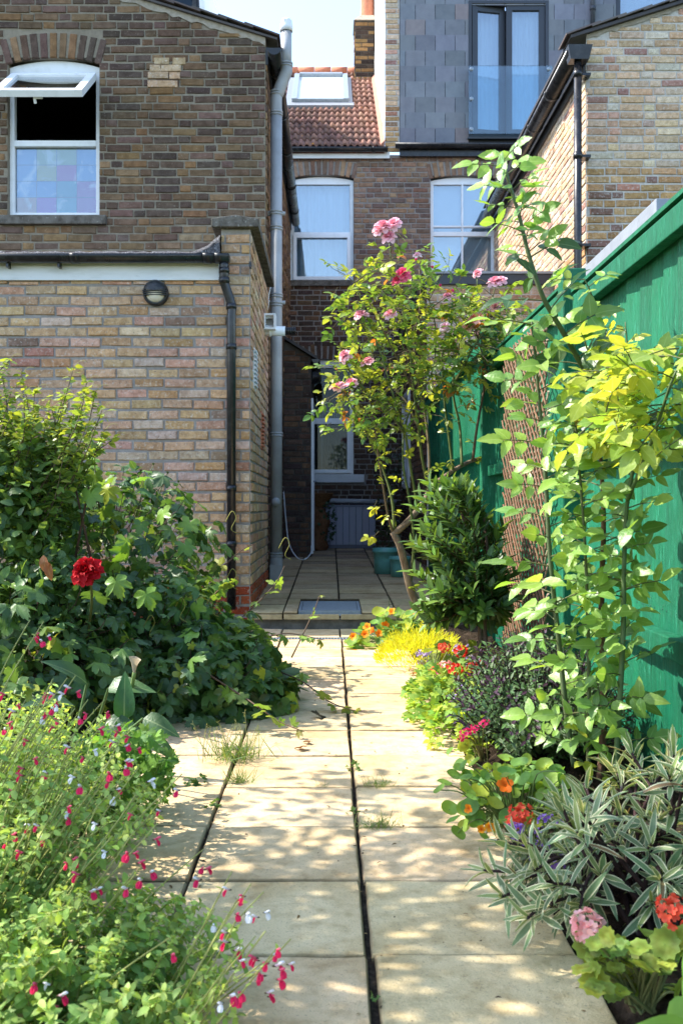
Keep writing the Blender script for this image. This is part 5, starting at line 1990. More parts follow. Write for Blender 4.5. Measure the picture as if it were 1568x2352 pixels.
CN = (.10, .13, .035)
canes = [
    [W(902, 1224, 6.3), W(890, 1180, 6.25), W(880, 1120, 6.2), W(868, 1040, 6.15), W(860, 960, 6.1), W(840, 900, 6.05), W(815, 860, 6.0)],
    [W(905, 1220, 6.3), W(900, 1150, 6.3), W(880, 1080, 6.3), W(850, 1010, 6.2), W(820, 960, 6.15), W(790, 900, 6.1)],
    [W(985, 1125, 6.33), W(970, 1060, 6.3), W(960, 980, 6.25), W(950, 900, 6.2), W(940, 800, 6.2), W(925, 720, 6.2), W(905, 640, 6.2), W(893, 560, 6.2)],
    [W(985, 1125, 6.33), W(985, 1040, 6.35), W(975, 950, 6.4), W(960, 870, 6.4), W(950, 780, 6.45), W(965, 700, 6.4), W(962, 620, 6.4)],
    [W(960, 1170, 6.3), W(945, 1090, 6.2), W(930, 1000, 6.1), W(900, 900, 6.0), W(870, 800, 6.0), W(840, 720, 6.0), W(815, 650, 6.0)],
    [W(1040, 1083, 6.4), W(1030, 1000, 6.4), W(1020, 920, 6.4), W(1015, 820, 6.4), W(1030, 740, 6.4), W(1040, 680, 6.4)],
    [W(1085, 1058, 6.45), W(1095, 980, 6.4), W(1110, 900, 6.4), W(1115, 850, 6.35), W(1100, 790, 6.3), W(1085, 740, 6.3)],
    [W(1060, 1070, 6.4), W(1055, 980, 6.5), W(1040, 900, 6.5), W(1050, 800, 6.5), W(1090, 720, 6.5), W(1095, 640, 6.5)],
    [W(930, 1000, 6.1), W(880, 930, 6.0), W(830, 900, 6.0), W(790, 850, 6.0)],
    [W(950, 900, 6.2), W(910, 820, 6.1), W(880, 760, 6.0), W(850, 700, 5.95)],
    [W(1020, 920, 6.4), W(1060, 850, 6.3), W(1085, 800, 6.2), W(1120, 740, 6.2), W(1135, 660, 6.2)],
    [W(940, 1360, 6.4), W(950, 1250, 6.3), W(940, 1150, 6.2), W(925, 1060, 6.15), W(935, 960, 6.2), W(990, 860, 6.2), W(1000, 760, 6.2), W(985, 690, 6.2)],
    [W(860, 960, 6.1), W(825, 930, 6.0), W(795, 905, 5.95), W(775, 892, 5.92)],
    [W(870, 800, 6.0), W(845, 770, 5.98), W(830, 745, 5.93), W(828, 728, 5.92)],
    [W(840, 900, 6.05), W(815, 870, 6.0), W(795, 840, 5.95), W(792, 822, 5.93)],
    [W(960, 980, 6.25), W(930, 920, 6.3), W(890, 880, 6.35), W(860, 850, 6.3)],
]
for i, c in enumerate(canes):
    pts = smooth(c, 5)
    pr.limb('cane', pts, .0095 if i not in (8, 9, 12) else .006, .003, m_stem, jit(pr.rg, CN if i % 3 else (.13, .10, .05), .2, .1), 6)
rg = pr.rg
# leafy side shoots fill the crown
blobs = [(W(900, 720, 6.1), .34), (W(960, 800, 6.2), .36), (W(860, 900, 6.1), .24), (W(1030, 780, 6.35), .34), (W(1090, 760, 6.35), .26), (W(1110, 840, 6.3), .2), (W(830, 960, 6.1), .18), (W(900, 620, 6.15), .16), (W(820, 640, 6.0), .14), (W(800, 880, 6.0), .17), (W(850, 780, 6.0), .16), (W(860, 660, 6.0), .16), (W(1050, 850, 6.3), .2), (W(790, 900, 6.0), .16), (W(800, 830, 6.0), .12), (W(870, 980, 6.1), .16), (W(820, 700, 6.0), .15), (W(930, 680, 6.2), .2), (W(1000, 860, 6.25), .22), (W(1150, 760, 6.2), .16), (W(1130, 700, 6.3), .18), (W(900, 950, 6.15), .16), (W(1010, 700, 6.35), .2), (W(1180, 700, 6.0), .13), (W(1120, 700, 6.2), .15), (W(1060, 720, 6.3), .15), (W(1170, 820, 6.0), .12)]
pts_all = [p for c in canes for p in smooth(c, 6)]
for (b, r_) in blobs:
    for k in range(int(46 * (r_ / .25) ** 2)):
        o = rv(rg, .5)
        if o.length > 1.25:
            o = o.normalized() * 1.25
        p = Vector(b) + Vector((o.x * r_, o.y * r_ * 1.1, o.z * r_))
        near = min(pts_all, key=lambda q: (q - p).length_squared)
        d = p - near
        if d.length > .02 and rg.random() < .5:
            pr.twig([near, near.lerp(p, .5) + UP * .01, p], .003, .0014, 4)
        dd = (d.normalized() if d.length > .01 else UP) + rv(rg, .5) + UP * .1
        y = rg.random()
        c = mixc(G_ROSE, G_YEL, rg.random() ** 1.3 * (.9 if y < .65 else .2))
        if y > .975:
            c = (.42, .15, .03)
        pr.compound(T_ROSE, p, dd, UP + rv(rg, .45), rg.uniform(.034, .058), c, 5 if rg.random() < .7 else 3)
for c in canes:                              # sparse leaves lower down the canes
    pp_ = smooth(c, 6)
    for q in pp_[::3]:
        if rg.random() < .6:
            pr.compound(T_ROSE, q, rv(rg, 1) + UP * .2, UP + rv(rg, .4), rg.uniform(.035, .05), mixc(G_ROSE, G_YEL, rg.random()), 5)
for (x, y) in ((850, 1160), (880, 1195), (845, 1240), (870, 1170), (1060, 905), (1075, 915), (1050, 900), (855, 1230)):
    pr.compound(T_ROSE, W(x + 15, y - 10, 6.3), Vector((-.6, -.3, -.2)) + rv(rg, .3), UP + rv(rg, .5), .05, G_YEL if y > 950 else (.5, .22, .03), 3)
PK1, PK2 = (.82, .30, .38), (.90, .58, .62)
T_PINK = [rose_tpl(300 + i, PK1, PK2, frill=.12) for i in range(3)]
T_PEACH = rose_tpl(310, (.85, .30, .16), (.90, .55, .42), frill=.2)
T_PALE = rose_tpl(311, (.85, .45, .55), (.90, .75, .78), frill=.1)
T_BUD = rose_tpl(312, (.7, .06, .2), (.78, .12, .28), rows=((0, 3), (.12, 4), (.2, 4)))
for (x, y, s_, t) in ((880, 520, .055, 0), (905, 515, .05, 1), (893, 545, .05, 2), (870, 530, .045, 1), (925, 630, .05, 'd'), (912, 645, .04, 'd'), (828, 725, .05, 0), (896, 722, .045, 1), (1027, 682, .04, 2), (1092, 735, .06, 'p'), (1078, 748, .05, 'p'),
                     (1022, 752, .042, 'w'), (1137, 648, .055, 1), (1096, 628, .038, 0), (792, 818, .048, 2), (844, 832, .05, 0), (780, 888, .042, 1), (806, 880, .046, 0), (770, 890, .04, 2), (958, 587, .03, 'w'), (1137, 706, .035, 0), (1150, 645, .04, 2)):
    tp = T_PEACH if t == 'p' else T_PALE if t == 'w' else rose_tpl(320, (.72, .05, .14), (.82, .16, .28)) if t == 'd' else T_PINK[t]
    pr.bloom('bloom', tp, W(x, y, 5.92 if x < 1000 else 6.15), Vector((-.3, -.6, .8)) + rv(rg, .25), s_ * .8)
for (x, y) in ((993, 618), (1040, 672), (775, 852), (1010, 660), (955, 600)):
    pr.bloom('bud', T_BUD, W(x, y, 6.1), UP + rv(rg, .2), .025)
pr.finish(L_rose, 300, m_stem, (.10, .085, .035), vis=lambda p: p.z > 1.0)

# ================================================================== bay tree
bt = Plant('bay_tree', 'young bay tree with glossy dark leaves and twin stems before the green fence', 'tree', (.72, 4.85, .04), 211)
rg = bt.rg
BKB = lin(112, 92, 80)
for (x0, x1, y1) in ((1104, 1100, 1300), (1116, 1112, 1320)):
    bt.limb('trunk', smooth([W(x0, 1570, 4.85), W(x0 - 2, 1480, 4.85), W(x1, 1400, 4.85), W(x1 - 15 if x0 < 1110 else x1 + 10, y1, 4.85), W(1060 if x0 < 1110 else 1110, 1180, 4.85)], 4), .014, .006, m_bark, BKB, 8)
for k in range(170):
    a, u = rg.uniform(0, 2 * math.pi), rg.random() ** .5
    zc = rg.random()
    # crown outline: broad in the middle, pointed to the top left
    xx = 1060 + (u * math.cos(a)) * 128 * math.sqrt(max(.12, 1 - (abs(zc - .42) / .62) ** 2)) - 70 * max(0, zc - .45)
    yy = 1440 - zc * 340
    Y = 4.85 + u * math.sin(a) * .27
    tip = W(xx, yy, Y)
    basep = Vector((.72 + (tip.x - .72) * .35, 4.85 + (tip.y - 4.85) * .35, max(.38, tip.z - .15)))
    d = (tip - basep).normalized()
    bt.twig([basep, basep.lerp(tip, .55) + rv(rg, .008), tip], .004, .002, 4)
    n = 11
    for i in range(n):
        t = .3 + .7 * i / n
        q = basep.lerp(tip, t)
        ang = i * 2.4
        side = (d.orthogonal().normalized() * math.cos(ang) + d.cross(d.orthogonal().normalized()) * math.sin(ang))
        dd = d * (.55 + .5 * t) + side * .8 + UP * .25 + rv(rg, .12)
        c = mixc((.045, .10, .03), (.19, .33, .05), (t - .25) * 1.3 * rg.random())
        bt.leaf(T_BAY, q, dd, side * -1 + UP * .9 + d * .5, rg.uniform(.055, .088), jit(rg, c, .2, .08))
bt.finish(L_bay, 300, m_bark, lin(96, 78, 56))

# ================================================================== tall leafy rose shoots at the fence
rs_ = Plant('tall_rose_shoots', 'tall rose canes with big lime-green leaves in front of the green fence', 'rose bush', (.82, 3.0, .03), 221)
rg = rs_.rg
LIME = (.27, .42, .075)
MIDG = (.15, .28, .055)
DARKG = (.045, .10, .028)
YELL = (.46, .48, .06)
cn = [
    ([W(1318, 1760, 2.9), W(1300, 1640, 2.9), W(1280, 1450, 2.9), W(1262, 1280, 2.9), W(1252, 1100, 2.9), W(1240, 950, 2.9), W(1228, 820, 2.9), W(1220, 740, 2.9)], .009, MIDG),
    ([W(1378, 1790, 2.95), W(1385, 1640, 2.95), W(1380, 1400, 2.95), W(1385, 1200, 2.95), W(1378, 1050, 2.95), W(1370, 950, 2.95)], .012, None),
    ([W(1350, 1770, 2.85), W(1352, 1600, 2.85), W(1348, 1400, 2.85), W(1342, 1250, 2.85), W(1330, 1080, 2.85), W(1320, 960, 2.85)], .007, MIDG),
    ([W(1412, 1780, 2.8), W(1420, 1650, 2.8), W(1430, 1450, 2.8), W(1432, 1300, 2.8), W(1440, 1150, 2.8), W(1470, 1000, 2.75), W(1490, 880, 2.7), W(1500, 800, 2.7)], .009, MIDG),
    ([W(1420, 1040, 2.95), W(1370, 900, 2.95), W(1330, 830, 2.9), W(1290, 760, 2.85), W(1245, 680, 2.8), W(1212, 580, 2.8), W(1190, 490, 2.8), W(1165, 410, 2.8), W(1150, 355, 2.8)], .010, MIDG),
    ([W(1375, 1000, 3.0), W(1390, 900, 3.1), W(1400, 800, 3.1), W(1375, 720, 3.1), W(1350, 660, 3.1), W(1340, 640, 3.1)], .005, (.12, .08, .04)),
    ([W(1385, 1100, 3.0), W(1420, 980, 3.0), W(1440, 850, 3.0), W(1435, 740, 3.0)], .005, MIDG),
    ([W(1440, 1150, 2.8), W(1500, 1000, 2.6), W(1540, 880, 2.5), W(1570, 820, 2.5)], .006, MIDG),
]
for i, (c, r_, col) in enumerate(cn):
    pts = smooth(c, 6)
    rs_.limb('cane', pts, r_, r_ * .35, m_bark if col is None else m_stem, lin(120, 92, 78) if col is None else jit(rg, (.10, .13, .05), .2, .1), 8)
rgc = rg


def dress(c, step, size, cols, y0=0.0, y1=1.0, n=5, spread=1.0, droop=0.0):
    pts = smooth(c, 8)
    L = 0
    ang = rg.uniform(0, 6)
    for i in range(1, len(pts)):
        L += (pts[i] - pts[i - 1]).length
        t = i / len(pts)
        if L < step or not (y0 <= t <= y1):
            continue
        L = 0
        ang += 2.4 + rg.uniform(-.3, .3)
        ax = (pts[i] - pts[i - 1]).normalized()
        o = ax.orthogonal().normalized()
        side = o * math.cos(ang) + ax.cross(o) * math.sin(ang)
        if side.x > .55:
            side.x *= .5
        side = Vector((side.x, side.y * .8 - .15, side.z * .3))
        d = side * spread + UP * (.25 - droop)
        col = mixc(rg.choice(cols), rg.choice(cols), rg.random())
        rs_.compound(T_BIG, pts[i], d, UP * .6 + rv(rg, .3) + Vector((-.45, -.5, 0)), size * rg.uniform(.8, 1.2), col, n if rg.random() < .75 else 3, .55)


dress(cn[0][0], .016, .066, [LIME, LIME, MIDG], .06, 1)
dress(cn[1][0], .02, .062, [LIME, MIDG], .2, 1)
dress(cn[2][0], .016, .06, [LIME, MIDG], .1, 1)
dress(cn[3][0], .02, .058, [MIDG, LIME, MIDG], .06, .6)
dress(cn[3][0], .02, .068, [LIME, YELL, LIME], .6, 1)
dress(cn[4][0], .022, .066, [DARKG, MIDG], .0, .6)
dress(cn[4][0], .011, .052, [MIDG, LIME], .6, 1, spread=.8)
dress(cn[5][0], .025, .044, [MIDG, LIME, YELL], .2, 1)
dress(cn[6][0], .028, .042, [LIME, YELL], .3, 1)
dress(cn[7][0], .024, .062, [LIME, YELL, LIME], .2, 1)
for k in range(70):     # the bright overhanging mass at the right
    p = W(rg.uniform(1340, 1610), rg.uniform(800, 1040), rg.uniform(2.3, 2.85))
    if p.x > .96:
        continue
    rs_.compound(T_BIG, p, Vector((rg.uniform(-.9, .5), rg.uniform(-.8, .6), rg.uniform(-.4, .4))), UP + rv(rg, .32), rg.uniform(.04, .072), mixc(LIME, YELL, rg.random() ** 1.3 * .9), 5, .5)
for (x, y, c) in ((1315, 1740, YELL), (1345, 1690, YELL), (1355, 1760, YELL), (1315, 1010, (.4, .3, .05)), (1340, 1780, LIME), (1390, 1680, LIME)):
    rs_.compound(T_BIG, W(x, y, 2.85), rv(rg, 1) + Vector((0, -.5, 0)), UP + rv(rg, .4), .05, c, 3)
rs_.finish(L_big, 300, m_stem, (.09, .10, .035))

# ================================================================== dark hebe
hb = Plant('hebe_bush', 'dark purple-tipped hebe bush beside the tall rose shoots', 'shrub', (.68, 3.45, .03), 231)
rg = hb.rg
for k in range(420):
    a = rg.uniform(0, 2 * math.pi)
    u = math.sqrt(rg.random())
    el = rg.uniform(.05, 1)
    basep = Vector((.70 + .06 * math.cos(a), 3.45 + .08 * math.sin(a), .05))
    tip = Vector((.68 + u * .31 * math.cos(a), 3.40 + u * .52 * math.sin(a), .06 + .37 * math.sqrt(max(0, 1 - (u * .93) ** 2)) * rg.uniform(.7, 1.12)))
    st_ = basep.lerp(tip, .45) + rv(rg, .02)
    pts = smooth([basep, st_, tip], 5)
    hb.twig(pts[3:], .0028, .0015, 4)
    m = len(pts)
    for i in range(4, m):
        for sub in (0, .5):
            q = pts[i - 1].lerp(pts[i], sub)
            ax = (pts[i] - pts[i - 1]).normalized()
            o = ax.orthogonal().normalized()
            for sg in (0, 1):
                ang = (i * 2 + (1 if sub else 0)) * math.pi / 2 + sg * math.pi + rg.uniform(-.2, .2)
                side = o * math.cos(ang) + ax.cross(o) * math.sin(ang)
                t = i / m
                c = mixc((.04, .085, .03), (.11, .19, .06), rg.random())
                if t > .9 and rg.random() < .4:
                    c = (.055, .02, .045)
                hb.leaf(T_HEBE, q, side + ax * .7, ax - side * .4 + UP * .3, rg.uniform(.019, .028), jit(rg, c, .25, .1))
hb.finish(L_hebe, 300, m_stem, (.03, .018, .022))

# ================================================================== variegated shrub
vg = Plant('variegated_shrub', 'cream-edged variegated shrub with long narrow leaves at the right path edge', 'shrub', (.66, 2.12, .03), 241)
rg = vg.rg
VG = (.17, .25, .13)
tips = []
for k in range(50):
    x, y = rg.uniform(1230, 1640), rg.uniform(1720, 2120)
    if y < 1720 + (1560 - x) * .42 or (x < 1330 and y > 2080):
        continue
    tips.append(W(x, y, rg.uniform(1.85, 2.4)))
for (x, y, Y) in ((1110, 2000, 2.02), (1150, 2060, 1.95), (1190, 2020, 2.0), (1225, 2000, 1.98), (1230, 1960, 2.1), (1190, 1930, 2.1), (1140, 1930, 2.12), (1250, 2080, 1.9), (1210, 2110, 1.88), (1270, 2030, 1.9), (1300, 1960, 2.05), (1350, 1900, 2.1), (1280, 1860, 2.25), (1340, 1800, 2.3), (1330, 2090, 1.9), (1380, 2010, 1.95),
                 (1400, 1760, 2.35), (1450, 1730, 2.3), (1500, 1790, 2.1), (1420, 1850, 2.1), (1480, 1880, 2.0), (1540, 1740, 2.2), (1550, 1850, 2.0), (1400, 1930, 2.0)):
    tips.append(W(x, y, Y))
for tip in tips:
    basep = Vector((.62 + rg.uniform(-.04, .1), 2.08 + rg.uniform(-.1, .12), .03))
    mid = basep.lerp(tip, .55) + Vector((0, 0, .03)) + rv(rg, .015)
    pts = smooth([basep, mid, tip], 6)
    vg.twig(pts, .006, .0028, 5)
    ax = (pts[-1] - pts[-4]).normalized()
    ax = (ax + UP * .35).normalized()
    o = ax.orthogonal().normalized()
    n = rg.randrange(9, 14)
    for i in range(n):
        t = i / n
        ang = i * 2.4
        side = o * math.cos(ang) + ax.cross(o) * math.sin(ang)
        open_ = 1.15 - .95 * t
        d = side * open_ + ax * (.25 + .9 * t) + rv(rg, .18)
        c = (.22, .15, .07) if rg.random() < .025 else mixc(VG, (.28, .30, .05), t * .7 * rg.random())
        vg.leaf(T_VAR, pts[-1] - ax * .055 * (1 - t), d, ax * (1 - t * .5) - side * .3 + UP * .3, rg.uniform(.06, .095) * (1 - .3 * t), jit(rg, c, .2, .08), rg.uniform(.6, .95))
vg.finish(L_varieg, 300, m_bark, (.06, .035, .035))

# ================================================================== nasturtiums
def nasturtium(label, loc, seed, spots, size, flowers, group='nasturtiums in the right bed'):
    p = Plant('nasturtium', label, 'nasturtium', loc, seed, group)
    rg = p.rg
    for (x, y, Y) in spots:
        q = W(x, y, Y)
        b = Vector((loc[0] + (q.x - loc[0]) * .35, loc[1] + (q.y - loc[1]) * .35, max(.02, q.z - .12)))
        p.twig(smooth([b, b.lerp(q, .6) + UP * .02 + rv(rg, .01), q], 4), .0022, .0015, 4)
        p.leaf(T_NAST, q, rv(rg, 1) * Vector((1, 1, .3)), UP * .9 + Vector((-.35, -.75, 0)) + rv(rg, .35), size * rg.uniform(.65, 1.25), jit(rg, mixc((.13, .28, .06), (.36, .44, .06), rg.random() ** 1.5), .15, .06))
    for i, (x, y, Y, s_, c) in enumerate(flowers):
        t = funnel_tpl(400 + i % 3, c, (.75, .16, .01))
        p.bloom('flower', t, W(x, y, Y), Vector((-.35, -.8, .35)) + rv(rg, .25), s_)
    p.finish(L_round, 300, m_stem, (.14, .20, .06))


rg = random.Random(77)
OR = (.85, .27, .01)
OR2 = (.85, .36, .02)
sp1 = [(rg.uniform(800, 975), rg.uniform(1405, 1500), rg.uniform(6.2, 6.9)) for _ in range(190)]
sp1 = [q for q in sp1 if q[1] > 1500 - (q[0] - 790) * 1.0 - 18]
nasturtium('nasturtium clump with orange flowers at the foot of the patio step', (.38, 6.6, .0), 251, sp1, .075,
           [(868, 1404, 6.5, .03, OR2), (900, 1408, 6.5, .03, OR2), (886, 1437, 6.4, .03, OR), (845, 1442, 6.3, .03, OR2), (858, 1450, 6.3, .026, OR), (812, 1462, 6.2, .026, OR2), (838, 1457, 6.2, .026, OR), (815, 1500, 6.2, .024, OR), (950, 1405, 6.5, .028, (.85, .15, .02)), (872, 1455, 6.3, .026, OR)])
sp2 = [(rg.uniform(1060, 1300), rg.uniform(1770, 1935), rg.uniform(2.5, 2.9)) for _ in range(120)]
sp2 = [q for q in sp2 if not (q[0] < 1110 and q[1] > 1900)]
sp2 += [(rg.uniform(1040, 1280), rg.uniform(1745, 1810), rg.uniform(2.75, 3.0)) for _ in range(50)]
sp2 += [(1010, 1815, 2.7), (1030, 1860, 2.65), (1040, 1885, 2.6), (1020, 1800, 2.75), (1050, 1915, 2.55), (1070, 1780, 2.8), (1090, 1800, 2.8), (1200, 1780, 2.8), (1225, 1800, 2.8), (1180, 1770, 2.85)]
nasturtium('nasturtium clump with one big orange flower between hebe and variegated shrub', (.5, 2.75, .02), 252, sp2, .041,
           [(1160, 1806, 2.55, .022, (.82, .17, .012)), (1078, 1858, 2.5, .013, OR), (1105, 1905, 2.5, .012, OR2), (1125, 1898, 2.5, .014, OR2)])

# ================================================================== geraniums
SC1, SC2 = (.80, .07, .035), (.85, .15, .08)
RED1, RED2 = (.62, .015, .012), (.78, .05, .03)
T_RED = cluster_tpl(500, SC1, SC2, 18)
T_DRED = cluster_tpl(501, (.35, .008, .012), (.5, .02, .02), 12)
T_CRIM = cluster_tpl(502, RED1, RED2, 14)
T_PNK = cluster_tpl(503, (.85, .36, .34), (.9, .55, .5), 14, size=.42)
T_MAG = cluster_tpl(504, (.72, .02, .12), (.8, .05, .2), 12)
T_ROSY = cluster_tpl(505, (.8, .12, .3), (.85, .3, .5), 8)


def geranium(label, loc, seed, leaves, flowers, size):
    p = Plant('geranium', label, 'geranium', loc, seed, 'geraniums in the right bed')
    rg = p.rg
    for (x, y, Y) in leaves:
        q = W(x, y, Y)
        b = Vector((loc[0] + rg.uniform(-.02, .02), loc[1] + rg.uniform(-.02, .02), loc[2]))
        p.twig(smooth([b, b.lerp(q, .6) + UP * .015, q], 4), .003, .002, 5)
        p.leaf(T_GER, q, rv(rg, 1) * Vector((1, 1, .2)), UP + Vector((-.3, -.4, 0)) + rv(rg, .5), size * rg.uniform(.6, 1.25), jit(rg, mixc((.14, .27, .06), (.34, .42, .07), rg.random()), .15, .05))
    for (x, y, Y, s_, t) in flowers:
        q = W(x, y, Y)
        b = Vector((loc[0], loc[1], loc[2]))
        p.twig(smooth([b, b.lerp(q, .5) + UP * .03, q], 4), .003, .002, 5)
        p.bloom('flower_head', t, q, Vector((-.2, -.5, .8)) + rv(rg, .1), s_)
    p.finish(L_soft, 300, m_stem, (.16, .18, .07))


rg = random.Random(78)
geranium('zonal geranium with a pink and a scarlet flower head at the lower right', (.52, 1.72, .02), 261,
         [(rg.uniform(1345, 1560), rg.uniform(2150, 2290), rg.uniform(1.55, 1.75)) for _ in range(52)] + [(1530, 2140, 1.6), (1550, 2170, 1.6), (1340, 2230, 1.62), (1365, 2260, 1.6), (1420, 2280, 1.58), (1400, 2170, 1.65)],
         [(1352, 2135, 1.66, .028, T_PNK), (1342, 2118, 1.68, .022, T_PNK), (1362, 2150, 1.65, .02, T_PNK), (1542, 2096, 1.6, .027, T_RED)], .043)
geranium('geranium with scarlet flower head rising among nasturtium leaves', (.47, 2.45, .02), 262, [(rg.uniform(1160, 1260), rg.uniform(1870, 1950), rg.uniform(2.35, 2.5)) for _ in range(10)],
         [(1194, 1876, 2.4, .030, T_RED), (1178, 1890, 2.38, .020, T_RED)], .045)
geranium('red geranium clump between the lime moss plant and the bay tree', (.48, 4.9, .02), 263, [(rg.uniform(985, 1100), rg.uniform(1480, 1600), rg.uniform(4.7, 5.1)) for _ in range(46)],
         [(1042, 1540, 4.35, .036, T_CRIM), (1005, 1542, 4.4, .036, T_RED), (1022, 1535, 4.4, .035, T_PNK), (1058, 1498, 4.6, .033, T_CRIM), (1085, 1540, 4.4, .035, T_DRED), (1100, 1530, 4.45, .03, T_DRED), (1018, 1490, 4.7, .03, T_RED), (1006, 1562, 4.3, .035, T_ROSY)], .07)
geranium('magenta flowered geranium showing through the hebe twigs', (.5, 3.4, .02), 264, [(rg.uniform(1060, 1120), rg.uniform(1640, 1720), rg.uniform(3.2, 3.4)) for _ in range(8)],
         [(1072, 1686, 3.05, .022, T_MAG), (1090, 1676, 3.05, .018, T_MAG), (1112, 1664, 3.05, .018, T_MAG), (1062, 1696, 3.08, .016, T_MAG)], .045)

# ================================================================== low bedding along the path
ly = Plant('lime_thread_plant', 'bright lime-yellow feathery cushion spilling on the path edge', 'shrub', (.38, 5.5, .0), 271)
rg = ly.rg
for k in range(5200):
    a, u = rg.uniform(0, 6.28), math.sqrt(rg.random())
    x, y = .50 + u * .25 * math.cos(a), 5.62 + u * .40 * math.sin(a)
    h = .20 * math.sqrt(max(0, 1 - u * u)) * (.8 + .3 * math.sin(x * 40) * math.sin(y * 31)) + .01
    p = Vector((x, y, h * rg.uniform(.55, 1.0)))
    ly.leaf(T_NEEDLE, p, UP * .8 + Vector((math.cos(a) * u, math.sin(a) * u, 0)) + rv(rg, .35), rv(rg, 1), rg.uniform(.022, .04), jit(rg, (.55, .56, .03), .2, .08))
ly.finish(L_soft, 0, mass='foliage')
bd = Plant('green_bedding_plant', 'bright green leafy bedding plant spreading along the path edge', 'bedding plant', (.45, 4.3, .0), 272)
rg = bd.rg
for k in range(1900):
    a, u = rg.uniform(0, 6.28), math.sqrt(rg.random())
    x, y = .50 + u * .17 * math.cos(a) + .02 * math.sin(9 * a), 4.20 + u * .72 * math.sin(a)
    h = .17 * math.sqrt(max(0, 1 - u * u)) * (.8 + .35 * math.sin(x * 21 + 2) * math.sin(y * 13)) + .012
    p = Vector((x, y, h * rg.uniform(.5, 1.0)))
    d = Vector((math.cos(a) * u, math.sin(a) * u, .35)) + rv(rg, .45)
    bd.leaf(T_SMALLLOBE if rg.random() < .6 else T_OVAL, p, d, UP + Vector((-.2, -.4, 0)) + rv(rg, .35), rg.uniform(.025, .055), jit(rg, mixc((.13, .28, .05), (.40, .48, .06), rg.random() ** 1.2), .2, .08))
bd.finish(L_soft, 300)


def small_flowers(label, loc, seed, spots, colA, colB, n, size, leafcol):
    p = Plant('purple_flower_plant', label, 'bedding plant', loc, seed)
    rg = p.rg
    t = cluster_tpl(600 + seed, colA, colB, 9, 4, .8, .4)
    for (x, y, Y) in spots:
        q = W(x, y, Y)
        b = Vector((q.x + rg.uniform(-.03, .05), q.y + rg.uniform(-.02, .06), max(.01, q.z - .14)))
        p.twig(smooth([b, b.lerp(q, .6) + rv(rg, .01), q], 4), .0014, .0009, 4)
        for i in range(7):
            u = i / 7
            p.leaf(T_HEBE, b.lerp(q, u), rv(rg, 1) + UP * .7, rv(rg, 1), rg.uniform(.012, .026), jit(rg, leafcol, .2, .08))
        if rg.random() < n:
            p.bloom('flower_head', t, q, UP + rv(rg, .3), size * rg.uniform(.7, 1.2))
    p.finish(L_soft, 60, m_stem, (.10, .13, .07))


rg = random.Random(79)
small_flowers('small mauve flowered plant beside the lime cushion', (.5, 5.2, .02), 281, [(rg.uniform(960, 1080), rg.uniform(1485, 1545), rg.uniform(5.0, 5.5)) for _ in range(60)], (.35, .25, .55), (.55, .45, .7), .35, .022, (.20, .27, .14))
small_flowers('violet alyssum among the variegated leaves', (.5, 2.3, .02), 282, [(rg.uniform(1175, 1330), rg.uniform(1880, 2010), rg.uniform(2.15, 2.35)) for _ in range(60)], (.25, .10, .5), (.45, .28, .68), .4, .013, (.14, .20, .10))
small_flowers('white and violet flowers on the near side of the hebe twigs', (.5, 3.9, .02), 283, [(rg.uniform(1050, 1095), rg.uniform(1580, 1625), rg.uniform(3.7, 3.9)) for _ in range(12)], (.3, .15, .55), (.7, .6, .8), .8, .022, (.12, .2, .06))

# big soft leaf hanging into the lower right corner
bl = Plant('broad_leaf_plant', 'broad bright green leaves cut off by the lower right corner', 'plant', (.50, 1.15, .0), 291)
for (x, y, Y, d, s_) in ((1600, 2290, 1.25, (-.35, -.3, -.5), .06), (1640, 2170, 1.3, (-.3, -.3, -.5), .07), (1590, 2400, 1.2, (-.6, -.2, .25), .06), (1620, 2230, 1.35, (-.3, -.5, -.5), .06)):
    q = W(x, y, Y)
    bl.twig(smooth([(.50, 1.15 + (Y - 1.2), .0), (q.x + .03, q.y + .02, q.z * .6), q], 4), .004, .003, 5)
    bl.leaf(T_CALLA, q, d, Vector((-.5, -.6, .6)), s_ * 1.35, (.16, .30, .05), 1.5)
bl.finish(L_soft, 20)
# ================================================================== grapevine mound on the left
vn = Plant('grapevine', 'sprawling dark green grapevine mound spilling over the path from the left', 'vine', (-1.1, 4.9, 0), 301)
rg = vn.rg
VD = (.048, .105, .034)
VL = (.19, .32, .06)
VY = (.40, .42, .05)
# the mound: overlapping ellipsoids (centre, radii)
EL = [(Vector((-1.12, 5.15, .40)), Vector((.62, .85, .70))), (Vector((-.85, 4.75, .18)), Vector((.48, .75, .42))), (Vector((-1.7, 4.9, .5)), Vector((.7, .9, .72))), (Vector((-.58, 4.5, .12)), Vector((.38, .52, .27))), (Vector((-1.35, 4.1, .2)), Vector((.6, .55, .45))), (Vector((-.42, 4.45, .06)), Vector((.26, .34, .17)))]


def mound_point(E):
    c, r = rg.choice(E)
    while True:
        d = rv(rg, 1).normalized()
        if d.y < .75 and d.z > -.5:
            break
    s_ = rg.uniform(.62, 1.03)
    s_ *= 1 + .13 * math.sin(d.x * 7 + c.x * 5) * math.sin(d.z * 8 + c.y * 3) * math.cos(d.y * 6)
    p = c + Vector((d.x * r.x, d.y * r.y, d.z * r.z)) * s_
    n = Vector((d.x / r.x, d.y / r.y, d.z / r.z)).normalized()
    return p, n, s_


